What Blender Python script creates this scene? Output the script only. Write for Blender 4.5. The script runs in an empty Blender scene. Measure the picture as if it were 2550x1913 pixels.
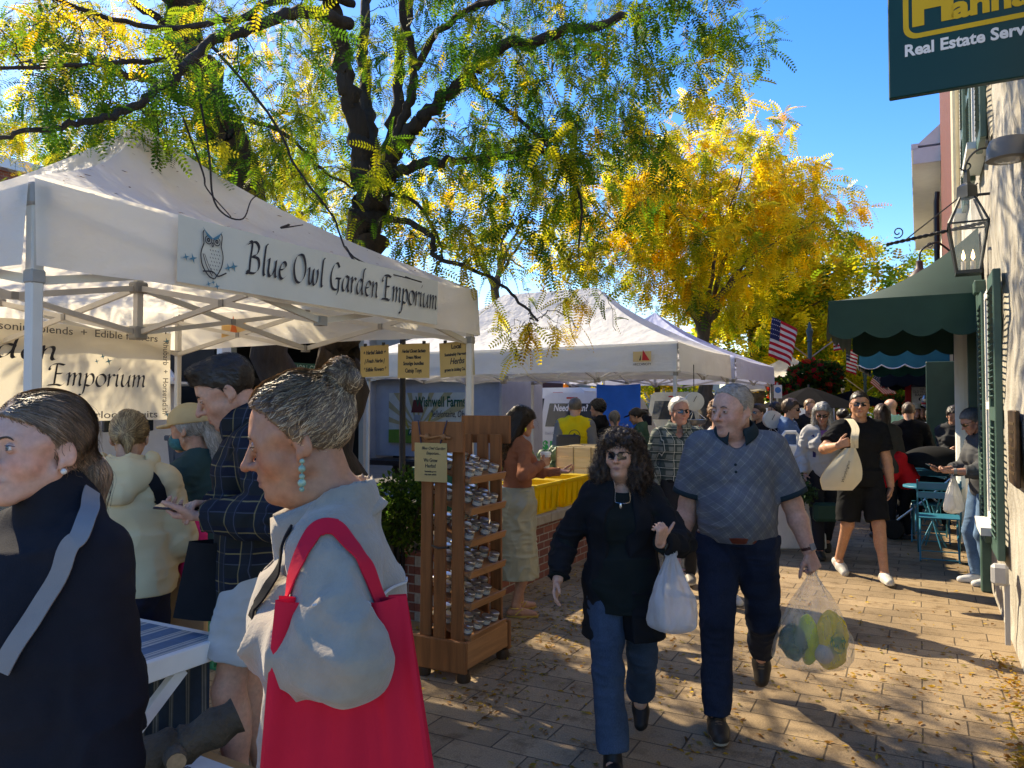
import bpy, math, random
import numpy as np
from mathutils import Vector, Matrix
SC = bpy.context.scene
COL = SC.collection
# ------------------------------------------------------------------ camera
FPX, CX, CY, HOR, CAMZ = 1915.0, 1275.0, 956.5, 1010.0, 1.65
PITCH = math.atan((HOR - CY) / FPX)
cam_d = bpy.data.cameras.new("camera"); cam = bpy.data.objects.new("camera", cam_d); COL.objects.link(cam)
cam.location = (0, 0, CAMZ); cam.rotation_euler = (math.pi / 2 + PITCH, 0, 0)
cam_d.sensor_width = 36; cam_d.lens = 36 * FPX / 2550; cam_d.clip_start = 0.05; cam_d.clip_end = 2000
SC.camera = cam
# ------------------------------------------------------------------ sky and sun
SUN_AZ, SUN_EL = math.radians(-40), math.radians(38)
w = bpy.data.worlds.new("World"); SC.world = w; w.use_nodes = True
nt = w.node_tree; bg = nt.nodes['Background']
sky = nt.nodes.new('ShaderNodeTexSky'); sky.sky_type = 'NISHITA'; sky.sun_disc = False
sky.sun_elevation = SUN_EL; sky.sun_rotation = SUN_AZ
sky.air_density = 1.0; sky.dust_density = 0.2; sky.ozone_density = 4.0; sky.altitude = 200
hs_ = nt.nodes.new('ShaderNodeHueSaturation'); hs_.inputs['Hue'].default_value = .515; hs_.inputs['Saturation'].default_value = 1.35; nt.links.new(sky.outputs[0], hs_.inputs['Color']); nt.links.new(hs_.outputs[0], bg.inputs[0]); bg.inputs[1].default_value = 0.15
sl = bpy.data.lights.new("sun", 'SUN'); sl.energy = 4.0; sl.angle = math.radians(0.5); sl.color = (1.0, 0.92, 0.78)
so = bpy.data.objects.new("sun", sl); COL.objects.link(so)
TOSUN = Vector((math.sin(SUN_AZ) * math.cos(SUN_EL), math.cos(SUN_AZ) * math.cos(SUN_EL), math.sin(SUN_EL)))
so.rotation_euler = (-TOSUN).to_track_quat('-Z', 'Y').to_euler(); so.location = (-5, 6, 12)
SC.view_settings.view_transform = 'Standard'; SC.view_settings.look = 'None'
SC.view_settings.exposure = 1.28; SC.view_settings.gamma = 1.0
SC.view_settings.use_white_balance = True; SC.view_settings.white_balance_temperature = 8100; SC.view_settings.white_balance_tint = 8
SC.render.engine = 'CYCLES'
SC.cycles.max_bounces = 8; SC.cycles.transparent_max_bounces = 12; SC.cycles.transmission_bounces = 6
SC.cycles.use_denoising = True; SC.cycles.sample_clamp_indirect = 6
# ------------------------------------------------------------------ coordinates
RZ = -math.radians(27.9)
NX, NY = math.cos(RZ), math.sin(RZ)          # u axis: across the sidewalk, to the shops
def W(u, v, z=0.0): return np.array([NX * u - NY * v, NY * u + NX * v, z])
def UV(x, y): return NX * x + NY * y, -NY * x + NX * y
def at(px, py, D):
    x = (px - CX) / FPX; y = -(py - CY) / FPX
    f = math.cos(PITCH) - y * math.sin(PITCH); u = y * math.cos(PITCH) + math.sin(PITCH)
    return np.array([x / f * D, D, CAMZ + u / f * D])
def gnd(px, py, z=0.0):
    p = at(px, py, 1.0); D = (z - CAMZ) / (p[2] - CAMZ); return at(px, py, D)
def atuv(px, py, D):
    p = at(px, py, D); u, v = UV(p[0], p[1]); return np.array([u, v, p[2]])
# ------------------------------------------------------------------ materials
def _nodes(name):
    m = bpy.data.materials.new(name); m.use_nodes = True; t = m.node_tree
    return m, t, t.nodes['Principled BSDF'], t.nodes['Material Output']
def _mul(c, f): return tuple(min(1, max(0, x * f)) for x in c[:3]) + (1,)
def coords(t, sc=(1, 1, 1), kind='Object'):
    tc = t.nodes.new('ShaderNodeTexCoord'); mp = t.nodes.new('ShaderNodeMapping')
    mp.inputs['Scale'].default_value = sc; t.links.new(tc.outputs[kind], mp.inputs[0]); return mp.outputs[0]
def noise(t, vec, scale, detail=4, rough=.55):
    n = t.nodes.new('ShaderNodeTexNoise'); n.inputs['Scale'].default_value = scale; n.inputs['Detail'].default_value = detail
    n.inputs['Roughness'].default_value = rough
    t.links.new(vec, n.inputs['Vector']); return n.outputs['Fac']
def ramp(t, fac, stops):
    r = t.nodes.new('ShaderNodeValToRGB'); e = r.color_ramp.elements
    while len(e) < len(stops): e.new(.5)
    for el, (p, c) in zip(e, stops): el.position = p; el.color = tuple(c[:3]) + (1,)
    t.links.new(fac, r.inputs[0]); return r.outputs[0]
def mixc(t, fac, a, b, mode='MIX'):
    m = t.nodes.new('ShaderNodeMix'); m.data_type = 'RGBA'; m.blend_type = mode
    for s, v in ((m.inputs[0], fac), (m.inputs[6], a), (m.inputs[7], b)):
        if isinstance(v, (int, float)): s.default_value = v
        elif isinstance(v, tuple): s.default_value = tuple(v[:3]) + (1,)
        else: t.links.new(v, s)
    return m.outputs[2]
def bump(t, p, fac, strength=.3, dist=.01):
    b = t.nodes.new('ShaderNodeBump'); b.inputs['Strength'].default_value = strength; b.inputs['Distance'].default_value = dist
    t.links.new(fac, b.inputs['Height']); t.links.new(b.outputs[0], p.inputs['Normal'])
MATS = {}
def translucent(t, p, out, col, amt):
    tr = t.nodes.new('ShaderNodeBsdfTranslucent'); mx = t.nodes.new('ShaderNodeMixShader'); mx.inputs[0].default_value = amt
    if isinstance(col, tuple): tr.inputs[0].default_value = tuple(col[:3]) + (1,)
    else: t.links.new(col, tr.inputs[0])
    t.links.new(p.outputs[0], mx.inputs[1]); t.links.new(tr.outputs[0], mx.inputs[2]); t.links.new(mx.outputs[0], out.inputs[0])
def mat(name, c, rough=.6, var=.12, vs=6, bmp=0, bs=80, bd=.004, metal=0, spec=.3, tl=0, st=(1, 1, 1), emit=0, alpha=1, sheen=0):
    if name in MATS: return MATS[name]
    m, t, p, o = _nodes(name); vec = coords(t, st)
    colr = ramp(t, noise(t, vec, vs), [(.28, _mul(c, 1 - var)), (.72, _mul(c, 1 + var))])
    t.links.new(colr, p.inputs['Base Color'])
    p.inputs['Roughness'].default_value = rough; p.inputs['Metallic'].default_value = metal
    p.inputs['Specular IOR Level'].default_value = spec
    if bmp: bump(t, p, noise(t, vec, bs, 5), bmp, bd)
    if sheen: p.inputs['Sheen Weight'].default_value = sheen
    if tl: translucent(t, p, o, colr, tl)
    if emit:
        p.inputs['Emission Color'].default_value = tuple(c[:3]) + (1,); p.inputs['Emission Strength'].default_value = emit
    if alpha < 1: p.inputs['Alpha'].default_value = alpha
    MATS[name] = m; return m
def mat_attr(name, rough=.6, var=.12, vs=30, bmp=0, bs=200, bd=.003, tl=0, spec=.3, st=(1, 1, 1), sss=0, sheen=0):
    if name in MATS: return MATS[name]
    m, t, p, o = _nodes(name); vec = coords(t, st)
    a = t.nodes.new('ShaderNodeAttribute'); a.attribute_name = 'Col'
    g = ramp(t, noise(t, vec, vs), [(.25, (1 - var,) * 3), (.75, (1 + var,) * 3)])
    c = mixc(t, 1.0, a.outputs['Color'], g, 'MULTIPLY'); t.links.new(c, p.inputs['Base Color'])
    p.inputs['Roughness'].default_value = rough; p.inputs['Specular IOR Level'].default_value = spec
    if sss:
        p.inputs['Subsurface Weight'].default_value = sss; p.inputs['Subsurface Scale'].default_value = .01
        p.inputs['Subsurface Radius'].default_value = (1, .35, .2)
    if sheen: p.inputs['Sheen Weight'].default_value = sheen
    if bmp: bump(t, p, noise(t, vec, bs, 4), bmp, bd)
    if tl: translucent(t, p, o, c, tl)
    MATS[name] = m; return m
def glass(name, c=(1, 1, 1), rough=.02, alpha=.25):
    if name in MATS: return MATS[name]
    m, t, p, o = _nodes(name); p.inputs['Base Color'].default_value = tuple(c) + (1,)
    p.inputs['Roughness'].default_value = rough; p.inputs['Alpha'].default_value = alpha; p.inputs['Specular IOR Level'].default_value = .8
    MATS[name] = m; return m
# ------------------------------------------------------------------ objects
ORG = {}
def tag(o, label=None, cat=None, group=None, kind=None):
    for k, v in (('label', label), ('category', cat), ('group', group), ('kind', kind)):
        if v: o[k] = v
    return o
def thing(name, label, cat, org=(0, 0, 0), frame='w', group=None, rz=0):
    o = bpy.data.objects.new(name, None); COL.objects.link(o); o.empty_display_size = .1
    org = np.array(org, float)
    if frame == 'uv': o.location = W(*org); o.rotation_euler = (0, 0, RZ); ORG[o.name] = org
    elif frame == 'w': o.location = org; ORG[o.name] = org
    else: o.location = org; o.rotation_euler = (0, 0, rz); ORG[o.name] = np.zeros(3)
    return tag(o, label, cat, group)
def rotm(ax, ay=0, az=0):
    return np.array(Matrix.Rotation(az, 3, 'Z') @ Matrix.Rotation(ay, 3, 'Y') @ Matrix.Rotation(ax, 3, 'X'))
class MB:
    def __init__(s): s.v = []; s.f = []; s.m = []; s.n = 0; s.cur = 0; s.col = []; s.curcol = None
    def add(s, v, f):
        v = np.asarray(v, float).reshape(-1, 3); s.v.append(v)
        for q in f: s.f.append(tuple(i + s.n for i in q)); s.m.append(s.cur)
        if s.curcol is not None: s.col.append(np.tile(np.array(s.curcol[:3]), (len(v), 1)))
        s.n += len(v); return s
    def box(s, c, d, R=None, bev=0):
        c = np.array(c, float); x, y, z = [k / 2 for k in d]
        if bev and min(d) > 2.5 * bev:
            b = bev; pts = []; idx = {}
            import itertools
            for sx, sy, sz in itertools.product((-1, 1), repeat=3):
                for k in range(3):
                    p = [sx * (x - b), sy * (y - b), sz * (z - b)]; p[k] = (sx * x, sy * y, sz * z)[k]
                    idx[(sx, sy, sz, k)] = len(pts); pts.append(p)
            F = []
            for k in range(3):
                i, j = [a for a in range(3) if a != k]
                for sg in (-1, 1):
                    loop = []
                    for a, bb in ((-1, -1), (1, -1), (1, 1), (-1, 1)):
                        q = [0, 0, 0]; q[k] = sg; q[i] = a; q[j] = bb; loop.append(idx[(q[0], q[1], q[2], k)])
                    F.append(loop if sg * (1 if k != 1 else -1) > 0 else loop[::-1])
                for a in (-1, 1):
                    for bb in (-1, 1):
                        q1 = [0, 0, 0]; q1[i] = a; q1[j] = bb; q2 = list(q1); q1[k] = -1; q2[k] = 1
                        F.append([idx[(*q1, i)], idx[(*q2, i)], idx[(*q2, j)], idx[(*q1, j)]])
            for sx, sy, sz in itertools.product((-1, 1), repeat=3): F.append([idx[(sx, sy, sz, k)] for k in range(3)])
            p = np.array(pts)
        else:
            p = np.array([[-x, -y, -z], [x, -y, -z], [x, y, -z], [-x, y, -z], [-x, -y, z], [x, -y, z], [x, y, z], [-x, y, z]])
            F = [(0, 3, 2, 1), (4, 5, 6, 7), (0, 1, 5, 4), (1, 2, 6, 5), (2, 3, 7, 6), (3, 0, 4, 7)]
        if R is not None: p = p @ np.asarray(R).T
        return s.add(p + c, F)
    def beam(s, a, b, wd, h, up=(0, 0, 1), bev=0):
        a = np.array(a, float); b = np.array(b, float); d = b - a; L = np.linalg.norm(d); d /= L
        upv = np.array(up, float)
        if abs(d @ upv) > .98: upv = np.array([0, 1, 0.])
        x = np.cross(d, upv); x /= np.linalg.norm(x); z = np.cross(x, d)
        return s.box((a + b) / 2, (wd, L, h), np.stack([x, d, z], 1), bev)
    def tube(s, pts, r, n=8, cap=True, flat=1.0):
        P = np.array(pts, float); N = len(P); r = np.broadcast_to(np.array(r, float), (N,))
        T = np.gradient(P, axis=0); T /= np.linalg.norm(T, axis=1)[:, None] + 1e-9
        ref = np.array([0, 0, 1.]) if abs(T[0, 2]) < .9 else np.array([1., 0, 0])
        V = []
        for i in range(N):
            x = np.cross(T[i], ref); x /= np.linalg.norm(x) + 1e-9; y = np.cross(x, T[i]); ref = y
            a = np.arange(n) * 2 * math.pi / n
            V.append(P[i] + r[i] * (np.cos(a)[:, None] * x + np.sin(a)[:, None] * y * flat))
        F = [(i * n + j, i * n + (j + 1) % n, (i + 1) * n + (j + 1) % n, (i + 1) * n + j) for i in range(N - 1) for j in range(n)]
        if cap: F += [tuple(range(n))[::-1], tuple((N - 1) * n + j for j in range(n))]
        return s.add(np.concatenate(V), F)
    def lathe(s, prof, c=(0, 0, 0), n=20, R=None, cap=True):
        a = np.arange(n) * 2 * math.pi / n
        V = np.concatenate([np.stack([r * np.cos(a), r * np.sin(a), np.full(n, z)], 1) for r, z in prof])
        F = [(i * n + j, i * n + (j + 1) % n, (i + 1) * n + (j + 1) % n, (i + 1) * n + j) for i in range(len(prof) - 1) for j in range(n)]
        if cap: F += [tuple(range(n))[::-1], tuple((len(prof) - 1) * n + j for j in range(n))]
        if R is not None: V = V @ np.asarray(R).T
        return s.add(V + np.array(c, float), F)
    def ell(s, c, r, nu=12, nv=8, R=None):
        prof = [(math.sin(math.pi * i / nv), -math.cos(math.pi * i / nv)) for i in range(nv + 1)]
        prof[0] = (1e-3, -1); prof[-1] = (1e-3, 1)
        m = MB(); m.lathe(prof, n=nu); V = np.concatenate(m.v) * np.array(r)
        if R is not None: V = V @ np.asarray(R).T
        return s.add(V + np.array(c, float), m.f)
    def grid(s, fn, nu, nv):
        V = np.array([fn(i / nu, j / nv) for i in range(nu + 1) for j in range(nv + 1)], float); k = nv + 1
        return s.add(V, [(i * k + j, (i + 1) * k + j, (i + 1) * k + j + 1, i * k + j + 1) for i in range(nu) for j in range(nv)])
    def prism(s, poly, o, X, Y, th):
        o = np.array(o, float); X = np.array(X, float); Y = np.array(Y, float); Z = np.cross(X, Y); Z /= np.linalg.norm(Z)
        p = np.array([o + a * X + b * Y for a, b in poly]); n = len(p)
        F = [tuple(range(n, 2 * n)), tuple(range(n))[::-1]] + [(i, (i + 1) % n, n + (i + 1) % n, n + i) for i in range(n)]
        return s.add(np.concatenate([p, p + Z * th]), F)
    def build(s, name, mats, parent=None, label=None, cat=None, group=None, kind=None, frame='w', smooth=False, org=None):
        V = np.concatenate(s.v); mats = mats if isinstance(mats, (list, tuple)) else [mats]
        if parent is not None: o0 = ORG[parent.name]
        elif frame == 'l': o0 = np.zeros(3)
        else: o0 = np.array(org, float) if org is not None else np.array([*((V.min(0) + V.max(0)) / 2)[:2], V[:, 2].min()])
        ob = mesh_obj(name, V - o0, s.f, mats, s.m, smooth)
        if s.col:
            set_col(ob, np.concatenate(s.col))
        if parent is not None: ob.parent = parent; ORG[ob.name] = o0
        elif frame == 'uv': ob.location = W(*o0); ob.rotation_euler = (0, 0, RZ); ORG[ob.name] = o0
        elif frame == 'w': ob.location = o0; ORG[ob.name] = o0
        else: ORG[ob.name] = np.zeros(3)
        return tag(ob, label, cat, group, kind)
def set_col(ob, C):
    me = ob.data; a = me.color_attributes.new('Col', 'FLOAT_COLOR', 'POINT')
    C4 = np.ones((len(C), 4), np.float32); C4[:, :3] = C[:, :3]; a.data.foreach_set('color', C4.ravel())
def mesh_obj(name, V, F, mats, mi=None, smooth=False):
    me = bpy.data.meshes.new(name)
    if isinstance(F, np.ndarray):
        k = F.shape[1]; me.vertices.add(len(V)); me.vertices.foreach_set('co', np.ascontiguousarray(V, np.float32).ravel())
        me.loops.add(F.size); me.loops.foreach_set('vertex_index', F.astype(np.int32).ravel())
        me.polygons.add(len(F)); me.polygons.foreach_set('loop_start', np.arange(0, F.size, k, dtype=np.int32))
        me.update(calc_edges=True)
    else: me.from_pydata(np.asarray(V).tolist(), [], F)
    for m in mats: me.materials.append(m)
    if mi is not None and len(mats) > 1: me.polygons.foreach_set('material_index', np.array(mi, np.int32))
    if smooth is True: me.polygons.foreach_set('use_smooth', np.ones(len(me.polygons), bool))
    elif smooth:
        me.polygons.foreach_set('use_smooth', np.ones(len(me.polygons), bool)); me.set_sharp_from_angle(angle=math.radians(smooth))
    me.update()
    ob = bpy.data.objects.new(name, me); COL.objects.link(ob); return ob
FONT = {}
def font(fn):
    if fn not in FONT:
        try:
            import os
            p = os.path.join(bpy.utils.resource_path('LOCAL'), 'datafiles', 'fonts', fn); FONT[fn] = bpy.data.fonts.load(p)
        except Exception: FONT[fn] = None
    return FONT[fn]
def text(parent, body, o, X, Y, size, m, name='lettering', align='CENTER', shear=0, ext=.0008, bold=0, width=None, sp=1.0, fn=None):
    cu = bpy.data.curves.new('tmp', 'FONT'); cu.body = body; cu.size = size; cu.align_x = align; cu.align_y = 'CENTER'
    cu.shear = shear; cu.extrude = ext; cu.offset = bold; cu.space_character = sp; cu.resolution_u = 3
    f = font(fn) if fn else None
    if f: cu.font = f
    ob = bpy.data.objects.new('tmp', cu); COL.objects.link(ob)
    me = bpy.data.meshes.new_from_object(ob); bpy.data.objects.remove(ob)
    n = len(me.vertices); V = np.zeros(n * 3, np.float32); me.vertices.foreach_get('co', V); V = V.reshape(-1, 3)
    F = [tuple(p.vertices) for p in me.polygons]; bpy.data.meshes.remove(me)
    if width and n: V[:, 0] *= width / max(1e-6, np.ptp(V[:, 0]))
    X = np.array(X, float); Y = np.array(Y, float); Z = np.cross(X, Y)
    mb = MB(); mb.add(np.array(o, float) + V[:, :1] * X + V[:, 1:2] * Y + V[:, 2:] * Z, F)
    return mb.build(name, m, parent)
def spl(P, n=8):
    P = np.array(P, float)
    if len(P) < 3: return np.array([P[0] + (P[-1] - P[0]) * i / n for i in range(n + 1)])
    Q = np.concatenate([[2 * P[0] - P[1]], P, [2 * P[-1] - P[-2]]]); out = []
    for i in range(1, len(Q) - 2):
        for k in range(n):
            t = k / n
            out.append(.5 * (2 * Q[i] + (Q[i + 1] - Q[i - 1]) * t + (2 * Q[i - 1] - 5 * Q[i] + 4 * Q[i + 1] - Q[i + 2]) * t * t
                             + (3 * Q[i] - Q[i - 1] - 3 * Q[i + 1] + Q[i + 2]) * t ** 3))
    out.append(P[-1]); return np.array(out)
EX, EY, EZ = np.eye(3)
# ================================================================== ground
def paver_mat():
    m, t, p, o = _nodes('pavers'); vec = coords(t)
    wob = t.nodes.new('ShaderNodeTexNoise'); wob.inputs['Scale'].default_value = 2.5; t.links.new(vec, wob.inputs['Vector'])
    v2 = mixc(t, .012, vec, wob.outputs['Color'], 'ADD')
    b = t.nodes.new('ShaderNodeTexBrick'); b.inputs['Scale'].default_value = 1.0
    b.inputs['Brick Width'].default_value = .41; b.inputs['Row Height'].default_value = .205; b.inputs['Mortar Size'].default_value = .0045
    b.inputs['Mortar Smooth'].default_value = .35; b.inputs['Bias'].default_value = -.2
    b.inputs['Color1'].default_value = (.34, .26, .17, 1); b.inputs['Color2'].default_value = (.25, .19, .125, 1); b.inputs['Mortar'].default_value = (.10, .08, .06, 1)
    t.links.new(v2, b.inputs['Vector'])
    big = ramp(t, noise(t, vec, 1.3, 5), [(.3, (.68, .66, .64)), (.7, (1.2, 1.16, 1.1))])
    fine = ramp(t, noise(t, vec, 130, 3), [(.3, (.72, .72, .72)), (.7, (1.22, 1.2, 1.16))])
    c = mixc(t, 1, mixc(t, 1, b.outputs['Color'], big, 'MULTIPLY'), fine, 'MULTIPLY')
    st = ramp(t, noise(t, vec, 6, 6, .7), [(.52, (1, 1, 1)), (.66, (.62, .58, .54))])
    t.links.new(mixc(t, 1, c, st, 'MULTIPLY'), p.inputs['Base Color'])
    p.inputs['Roughness'].default_value = .85; p.inputs['Specular IOR Level'].default_value = .2
    h = mixc(t, .35, ramp(t, b.outputs['Fac'], [(0, (1, 1, 1)), (1, (0, 0, 0))]), ramp(t, noise(t, vec, 60, 5), [(0, (0, 0, 0)), (1, (1, 1, 1))]))
    bump(t, p, h, .9, .012); return m
def brick_mat(name, c1, c2, mort, bw=.21, rh=.072, plane='xz'):
    m, t, p, o = _nodes(name); tc = t.nodes.new('ShaderNodeTexCoord'); mp = t.nodes.new('ShaderNodeMapping')
    mp.inputs['Rotation'].default_value = {'xz': (math.pi / 2, 0, 0), 'yz': (math.pi / 2, 0, math.pi / 2), 'xy': (0, 0, 0)}[plane]
    sx = t.nodes.new('ShaderNodeSeparateXYZ'); cb = t.nodes.new('ShaderNodeCombineXYZ'); t.links.new(tc.outputs['Object'], sx.inputs[0])
    t.links.new(sx.outputs['X' if plane[0] == 'x' else 'Y'], cb.inputs['X']); t.links.new(sx.outputs['Y' if plane[1] == 'y' else 'Z'], cb.inputs['Y'])
    vec = cb.outputs[0]
    b = t.nodes.new('ShaderNodeTexBrick'); b.inputs['Scale'].default_value = 1; b.inputs['Brick Width'].default_value = bw; b.inputs['Row Height'].default_value = rh
    b.inputs['Mortar Size'].default_value = .006; b.inputs['Mortar Smooth'].default_value = .2
    for k, c in (('Color1', c1), ('Color2', c2), ('Mortar', mort)): b.inputs[k].default_value = tuple(c) + (1,)
    t.links.new(vec, b.inputs['Vector']); ov = coords(t)
    f = ramp(t, noise(t, ov, 40, 4), [(.3, (.8,) * 3), (.7, (1.18,) * 3)]); t.links.new(mixc(t, 1, b.outputs['Color'], f, 'MULTIPLY'), p.inputs['Base Color'])
    p.inputs['Roughness'].default_value = .85
    bump(t, p, ramp(t, b.outputs['Fac'], [(0, (1, 1, 1)), (1, (0, 0, 0))]), .6, .008); MATS[name] = m; return m
WHITE = mat('white_paint', (.78, .77, .73), .5, .05)
BLACK = mat('black_metal', (.02, .02, .022), .45, .2)
GREENP = mat('green_paint', (.06, .115, .095), .4, .12, 9, .15, 60)
DKGREEN = mat('dark_green_paint', (.02, .05, .042), .45, .15)
mb = MB(); mb.add([(-400, -200, -.16), (400, -200, -.16), (400, 700, -.16), (-400, 700, -.16)], [(0, 1, 2, 3)])
mb.build('ground', mat('asphalt_far', (.09, .088, .085), .9, .2, 1, .3, 40), kind='structure', frame='uv')
mb = MB(); mb.box((-13, 40, -.11), (13, 130, .06)); mb.build('road', mat('asphalt', (.075, .073, .07), .9, .25, 2, .5, 120, .006), kind='structure', frame='uv')
mb = MB(); mb.box((-2.9, 30, -.08), (7.0, 70, .16)); mb.build('sidewalk', paver_mat(), kind='structure', frame='uv', org=(0, 0, 0))
mb = MB(); mb.box((-6.48, 30, -.065), (.16, 70, .15), bev=.015); mb.build('kerb', mat('concrete', (.38, .36, .33), .85, .15, 8, .4, 90), kind='structure', frame='uv')
# ================================================================== buildings on the shop side
def stucco_mat():
    m, t, p, o = _nodes('stucco'); vec = coords(t, (1, 1, .55))
    c = ramp(t, noise(t, vec, 3.2, 7, .62), [(.3, (.25, .225, .185)), (.5, (.40, .375, .32)), (.72, (.52, .49, .43))])
    c = mixc(t, 1, c, ramp(t, noise(t, coords(t, (9, 9, 1.2)), 2.2, 6, .7), [(.45, (1, 1, 1)), (.75, (.55, .5, .44))]), 'MULTIPLY')
    t.links.new(c, p.inputs['Base Color']); p.inputs['Roughness'].default_value = .9
    bump(t, p, noise(t, coords(t), 55, 6, .65), .7, .015); MATS['stucco'] = m; return m
STUC = stucco_mat()
def vnoise(p, f, seed=0):
    p = np.asarray(p, np.float32) * f; i = np.floor(p).astype(np.int64); d = p - i; d = d * d * (3 - 2 * d); r = 0
    def h(a, b, c):
        n = (a * 73856093) ^ (b * 19349663) ^ (c * 83492791) ^ (seed * 2654435761)
        n = (n ^ (n >> 13)) * 1274126177; n = n ^ (n >> 16); return (n & 0xffff).astype(np.float32) / 65535.
    for a in (0, 1):
        for b in (0, 1):
            for c in (0, 1):
                wt = (d[:, 0] if a else 1 - d[:, 0]) * (d[:, 1] if b else 1 - d[:, 1]) * (d[:, 2] if c else 1 - d[:, 2])
                r = r + wt * h(i[:, 0] + a, i[:, 1] + b, i[:, 2] + c)
    return r * 2 - 1
UW = .55
stb = thing('stucco_building', 'rough cream stucco building with green shutters beside the sidewalk', 'building', (UW, 5, 0), 'uv')
def rough_panel(mb, v0, v1, z0, z1, amp=.022, step=.05):
    nv = max(2, int((v1 - v0) / step)); nz = max(2, int((z1 - z0) / step))
    a = np.linspace(v0, v1, nv + 1); b = np.linspace(z0, z1, nz + 1); A, B = np.meshgrid(a, b, indexing='ij')
    P = np.stack([A.ravel(), B.ravel(), A.ravel() * 0], 1)
    d = vnoise(P, 1.3, 1) * amp * 1.2 + vnoise(P * np.array([2.2, .7, 1]), 3.0, 2) * amp * .8 + vnoise(P, 11, 3) * amp * .35
    edge = np.minimum(np.minimum(A - v0, v1 - A), np.minimum(B - z0, z1 - B)).ravel(); d = d * np.clip(edge / .08, 0, 1)
    V = np.stack([UW - d, A.ravel(), B.ravel()], 1); k = nz + 1
    mb.add(V, [(i * k + j, i * k + j + 1, (i + 1) * k + j + 1, (i + 1) * k + j) for i in range(nv) for j in range(nz)])
mb = MB()
rough_panel(mb, 2.0, 8.12, 0, 6.9); rough_panel(mb, 8.12, 9.55, 2.62, 6.9); rough_panel(mb, 9.55, 9.9, 0, 6.9)
mb.add([(UW, 2, 0), (UW, 2, 6.9), (4, 2, 6.9), (4, 2, 0)], [(0, 1, 2, 3)])
mb.add([(UW, 2, 6.9), (UW, 9.9, 6.9), (4, 9.9, 6.9), (4, 2, 6.9)], [(0, 1, 2, 3)])
mb.build('wall', STUC, stb, smooth=True)
mb = MB(); mb.box((1.02, 8.835, 1.31), (.9, .06, 2.62)); mb.v = [];  mb = MB()
mb.box((1.0, 8.09, 1.3), (.86, .06, 2.6)); mb.box((1.0, 9.58, 1.3), (.86, .06, 2.6)); mb.box((1.46, 8.835, 1.3), (.06, 1.43, 2.6)); mb.box((1.0, 8.835, 2.59), (.86, 1.43, .05))
mb.build('doorway', DKGREEN, stb)
mb = MB(); mb.box((1.40, 8.835, 1.02), (.05, .95, 2.02), bev=.01)
for zc in (.5, 1.45): mb.box((1.365, 8.835, zc), (.03, .7, .7), bev=.01)
d = mb.build('door', GREENP, stb); MB().lathe([(.03, 0), (.035, .03), (.001, .05)], (1.35, 8.5, 1.0), 10, rotm(0, -math.pi / 2)).build('handle', mat('brass', (.5, .36, .12), .3, metal=1), d)
mb = MB()
for v in (8.06, 9.61): mb.box((UW - .04, v, 1.33), (.09, .13, 2.66), bev=.01)
mb.box((UW - .05, 8.835, 2.71), (.11, 1.72, .12), bev=.01); mb.build('door_frame', GREENP, stb)
def shutter(v0, v1, z0, z1, open_ang=0):
    """louvred shutter lying on the wall, slats proud of the stiles' plane"""
    mb = MB(); t = .05; uu = UW - .055; s = .055
    for v in (v0 + s / 2, v1 - s / 2): mb.box((uu, v, (z0 + z1) / 2), (t, s, z1 - z0), bev=.006)
    for z in (z0 + .05, (z0 + z1) / 2, z1 - .05): mb.box((uu, (v0 + v1) / 2, z), (t * .9, v1 - v0 - 2 * s, .1))
    fr = mb.build('shutter', GREENP, stb)
    mb = MB(); z = z0 + .13; R = rotm(0, math.radians(38))
    while z < z1 - .12:
        if abs(z - (z0 + z1) / 2) > .08: mb.box((uu - .008, (v0 + v1) / 2, z), (.062, v1 - v0 - 2 * s, .009), R)
        z += .046
    mb.build('slat', GREENP, fr)
GLASSD = mat('window_glass_dark', (.03, .04, .05), .06, .3, 2, spec=.8)
def window(v0, v1, z0, z1, root=None, fm=None, uw=None):
    root = root or stb; uw = UW if uw is None else uw; mb = MB(); vc = (v0 + v1) / 2; zc = (z0 + z1) / 2
    for v in (v0, v1, vc): mb.box((uw - .03, v, zc), (.06, .06 if v != vc else .03, z1 - z0 + (.06 if v != vc else -.07)))
    for z in (z0, z1, zc): mb.box((uw - .032, vc, z), (.058, v1 - v0 - .06, .06))
    mb.box((uw - .07, vc, z0 - .06), (.16, v1 - v0 + .16, .06))
    f = mb.build('window', fm or WHITE, root)
    MB().box((uw - .012, vc, zc), (.016, v1 - v0, z1 - z0)).build('pane', GLASSD, f)
window(6.95, 7.5, .75, 2.55); shutter(6.38, 6.9, .56, 2.62); shutter(7.56, 8.0, .5, 2.62)
window(7.9, 8.7, 4.0, 5.6); shutter(7.35, 7.85, 3.86, 5.7); shutter(8.75, 9.25, 3.86, 5.7)
window(4.7, 5.5, 4.0, 5.6); shutter(4.15, 4.65, 3.86, 5.7); shutter(5.55, 6.05, 3.86, 5.7)
mb = MB(); mb.box((UW - .04, 5.62, 1.39), (.025, .42, .46), bev=.006); pq = mb.build('bronze_plaque', mat('bronze', (.10, .065, .04), .45, .35, 14, .4, 60, metal=.6), label='dark bronze plaque with raised lettering on the stucco wall', cat='plaque', frame='uv')
for k in range(7):
    MB().box((UW - .054, 5.62, 1.54 - k * .05), (.004, .3 - .05 * (k % 3), .016)).build('lettering', mat('bronze_hi', (.22, .15, .08), .4, metal=.7), pq)
mb = MB(); mb.box((UW - .09, 6.1, .52), (.1, .09, .14), bev=.02); mb.box((UW - .05, 6.1, .26), (.03, .03, .4)); mb.build('outlet_box', mat('grey_metal', (.42, .42, .42), .45, .08), label='grey weatherproof outlet box low on the stucco wall', cat='outlet', frame='uv')
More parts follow.
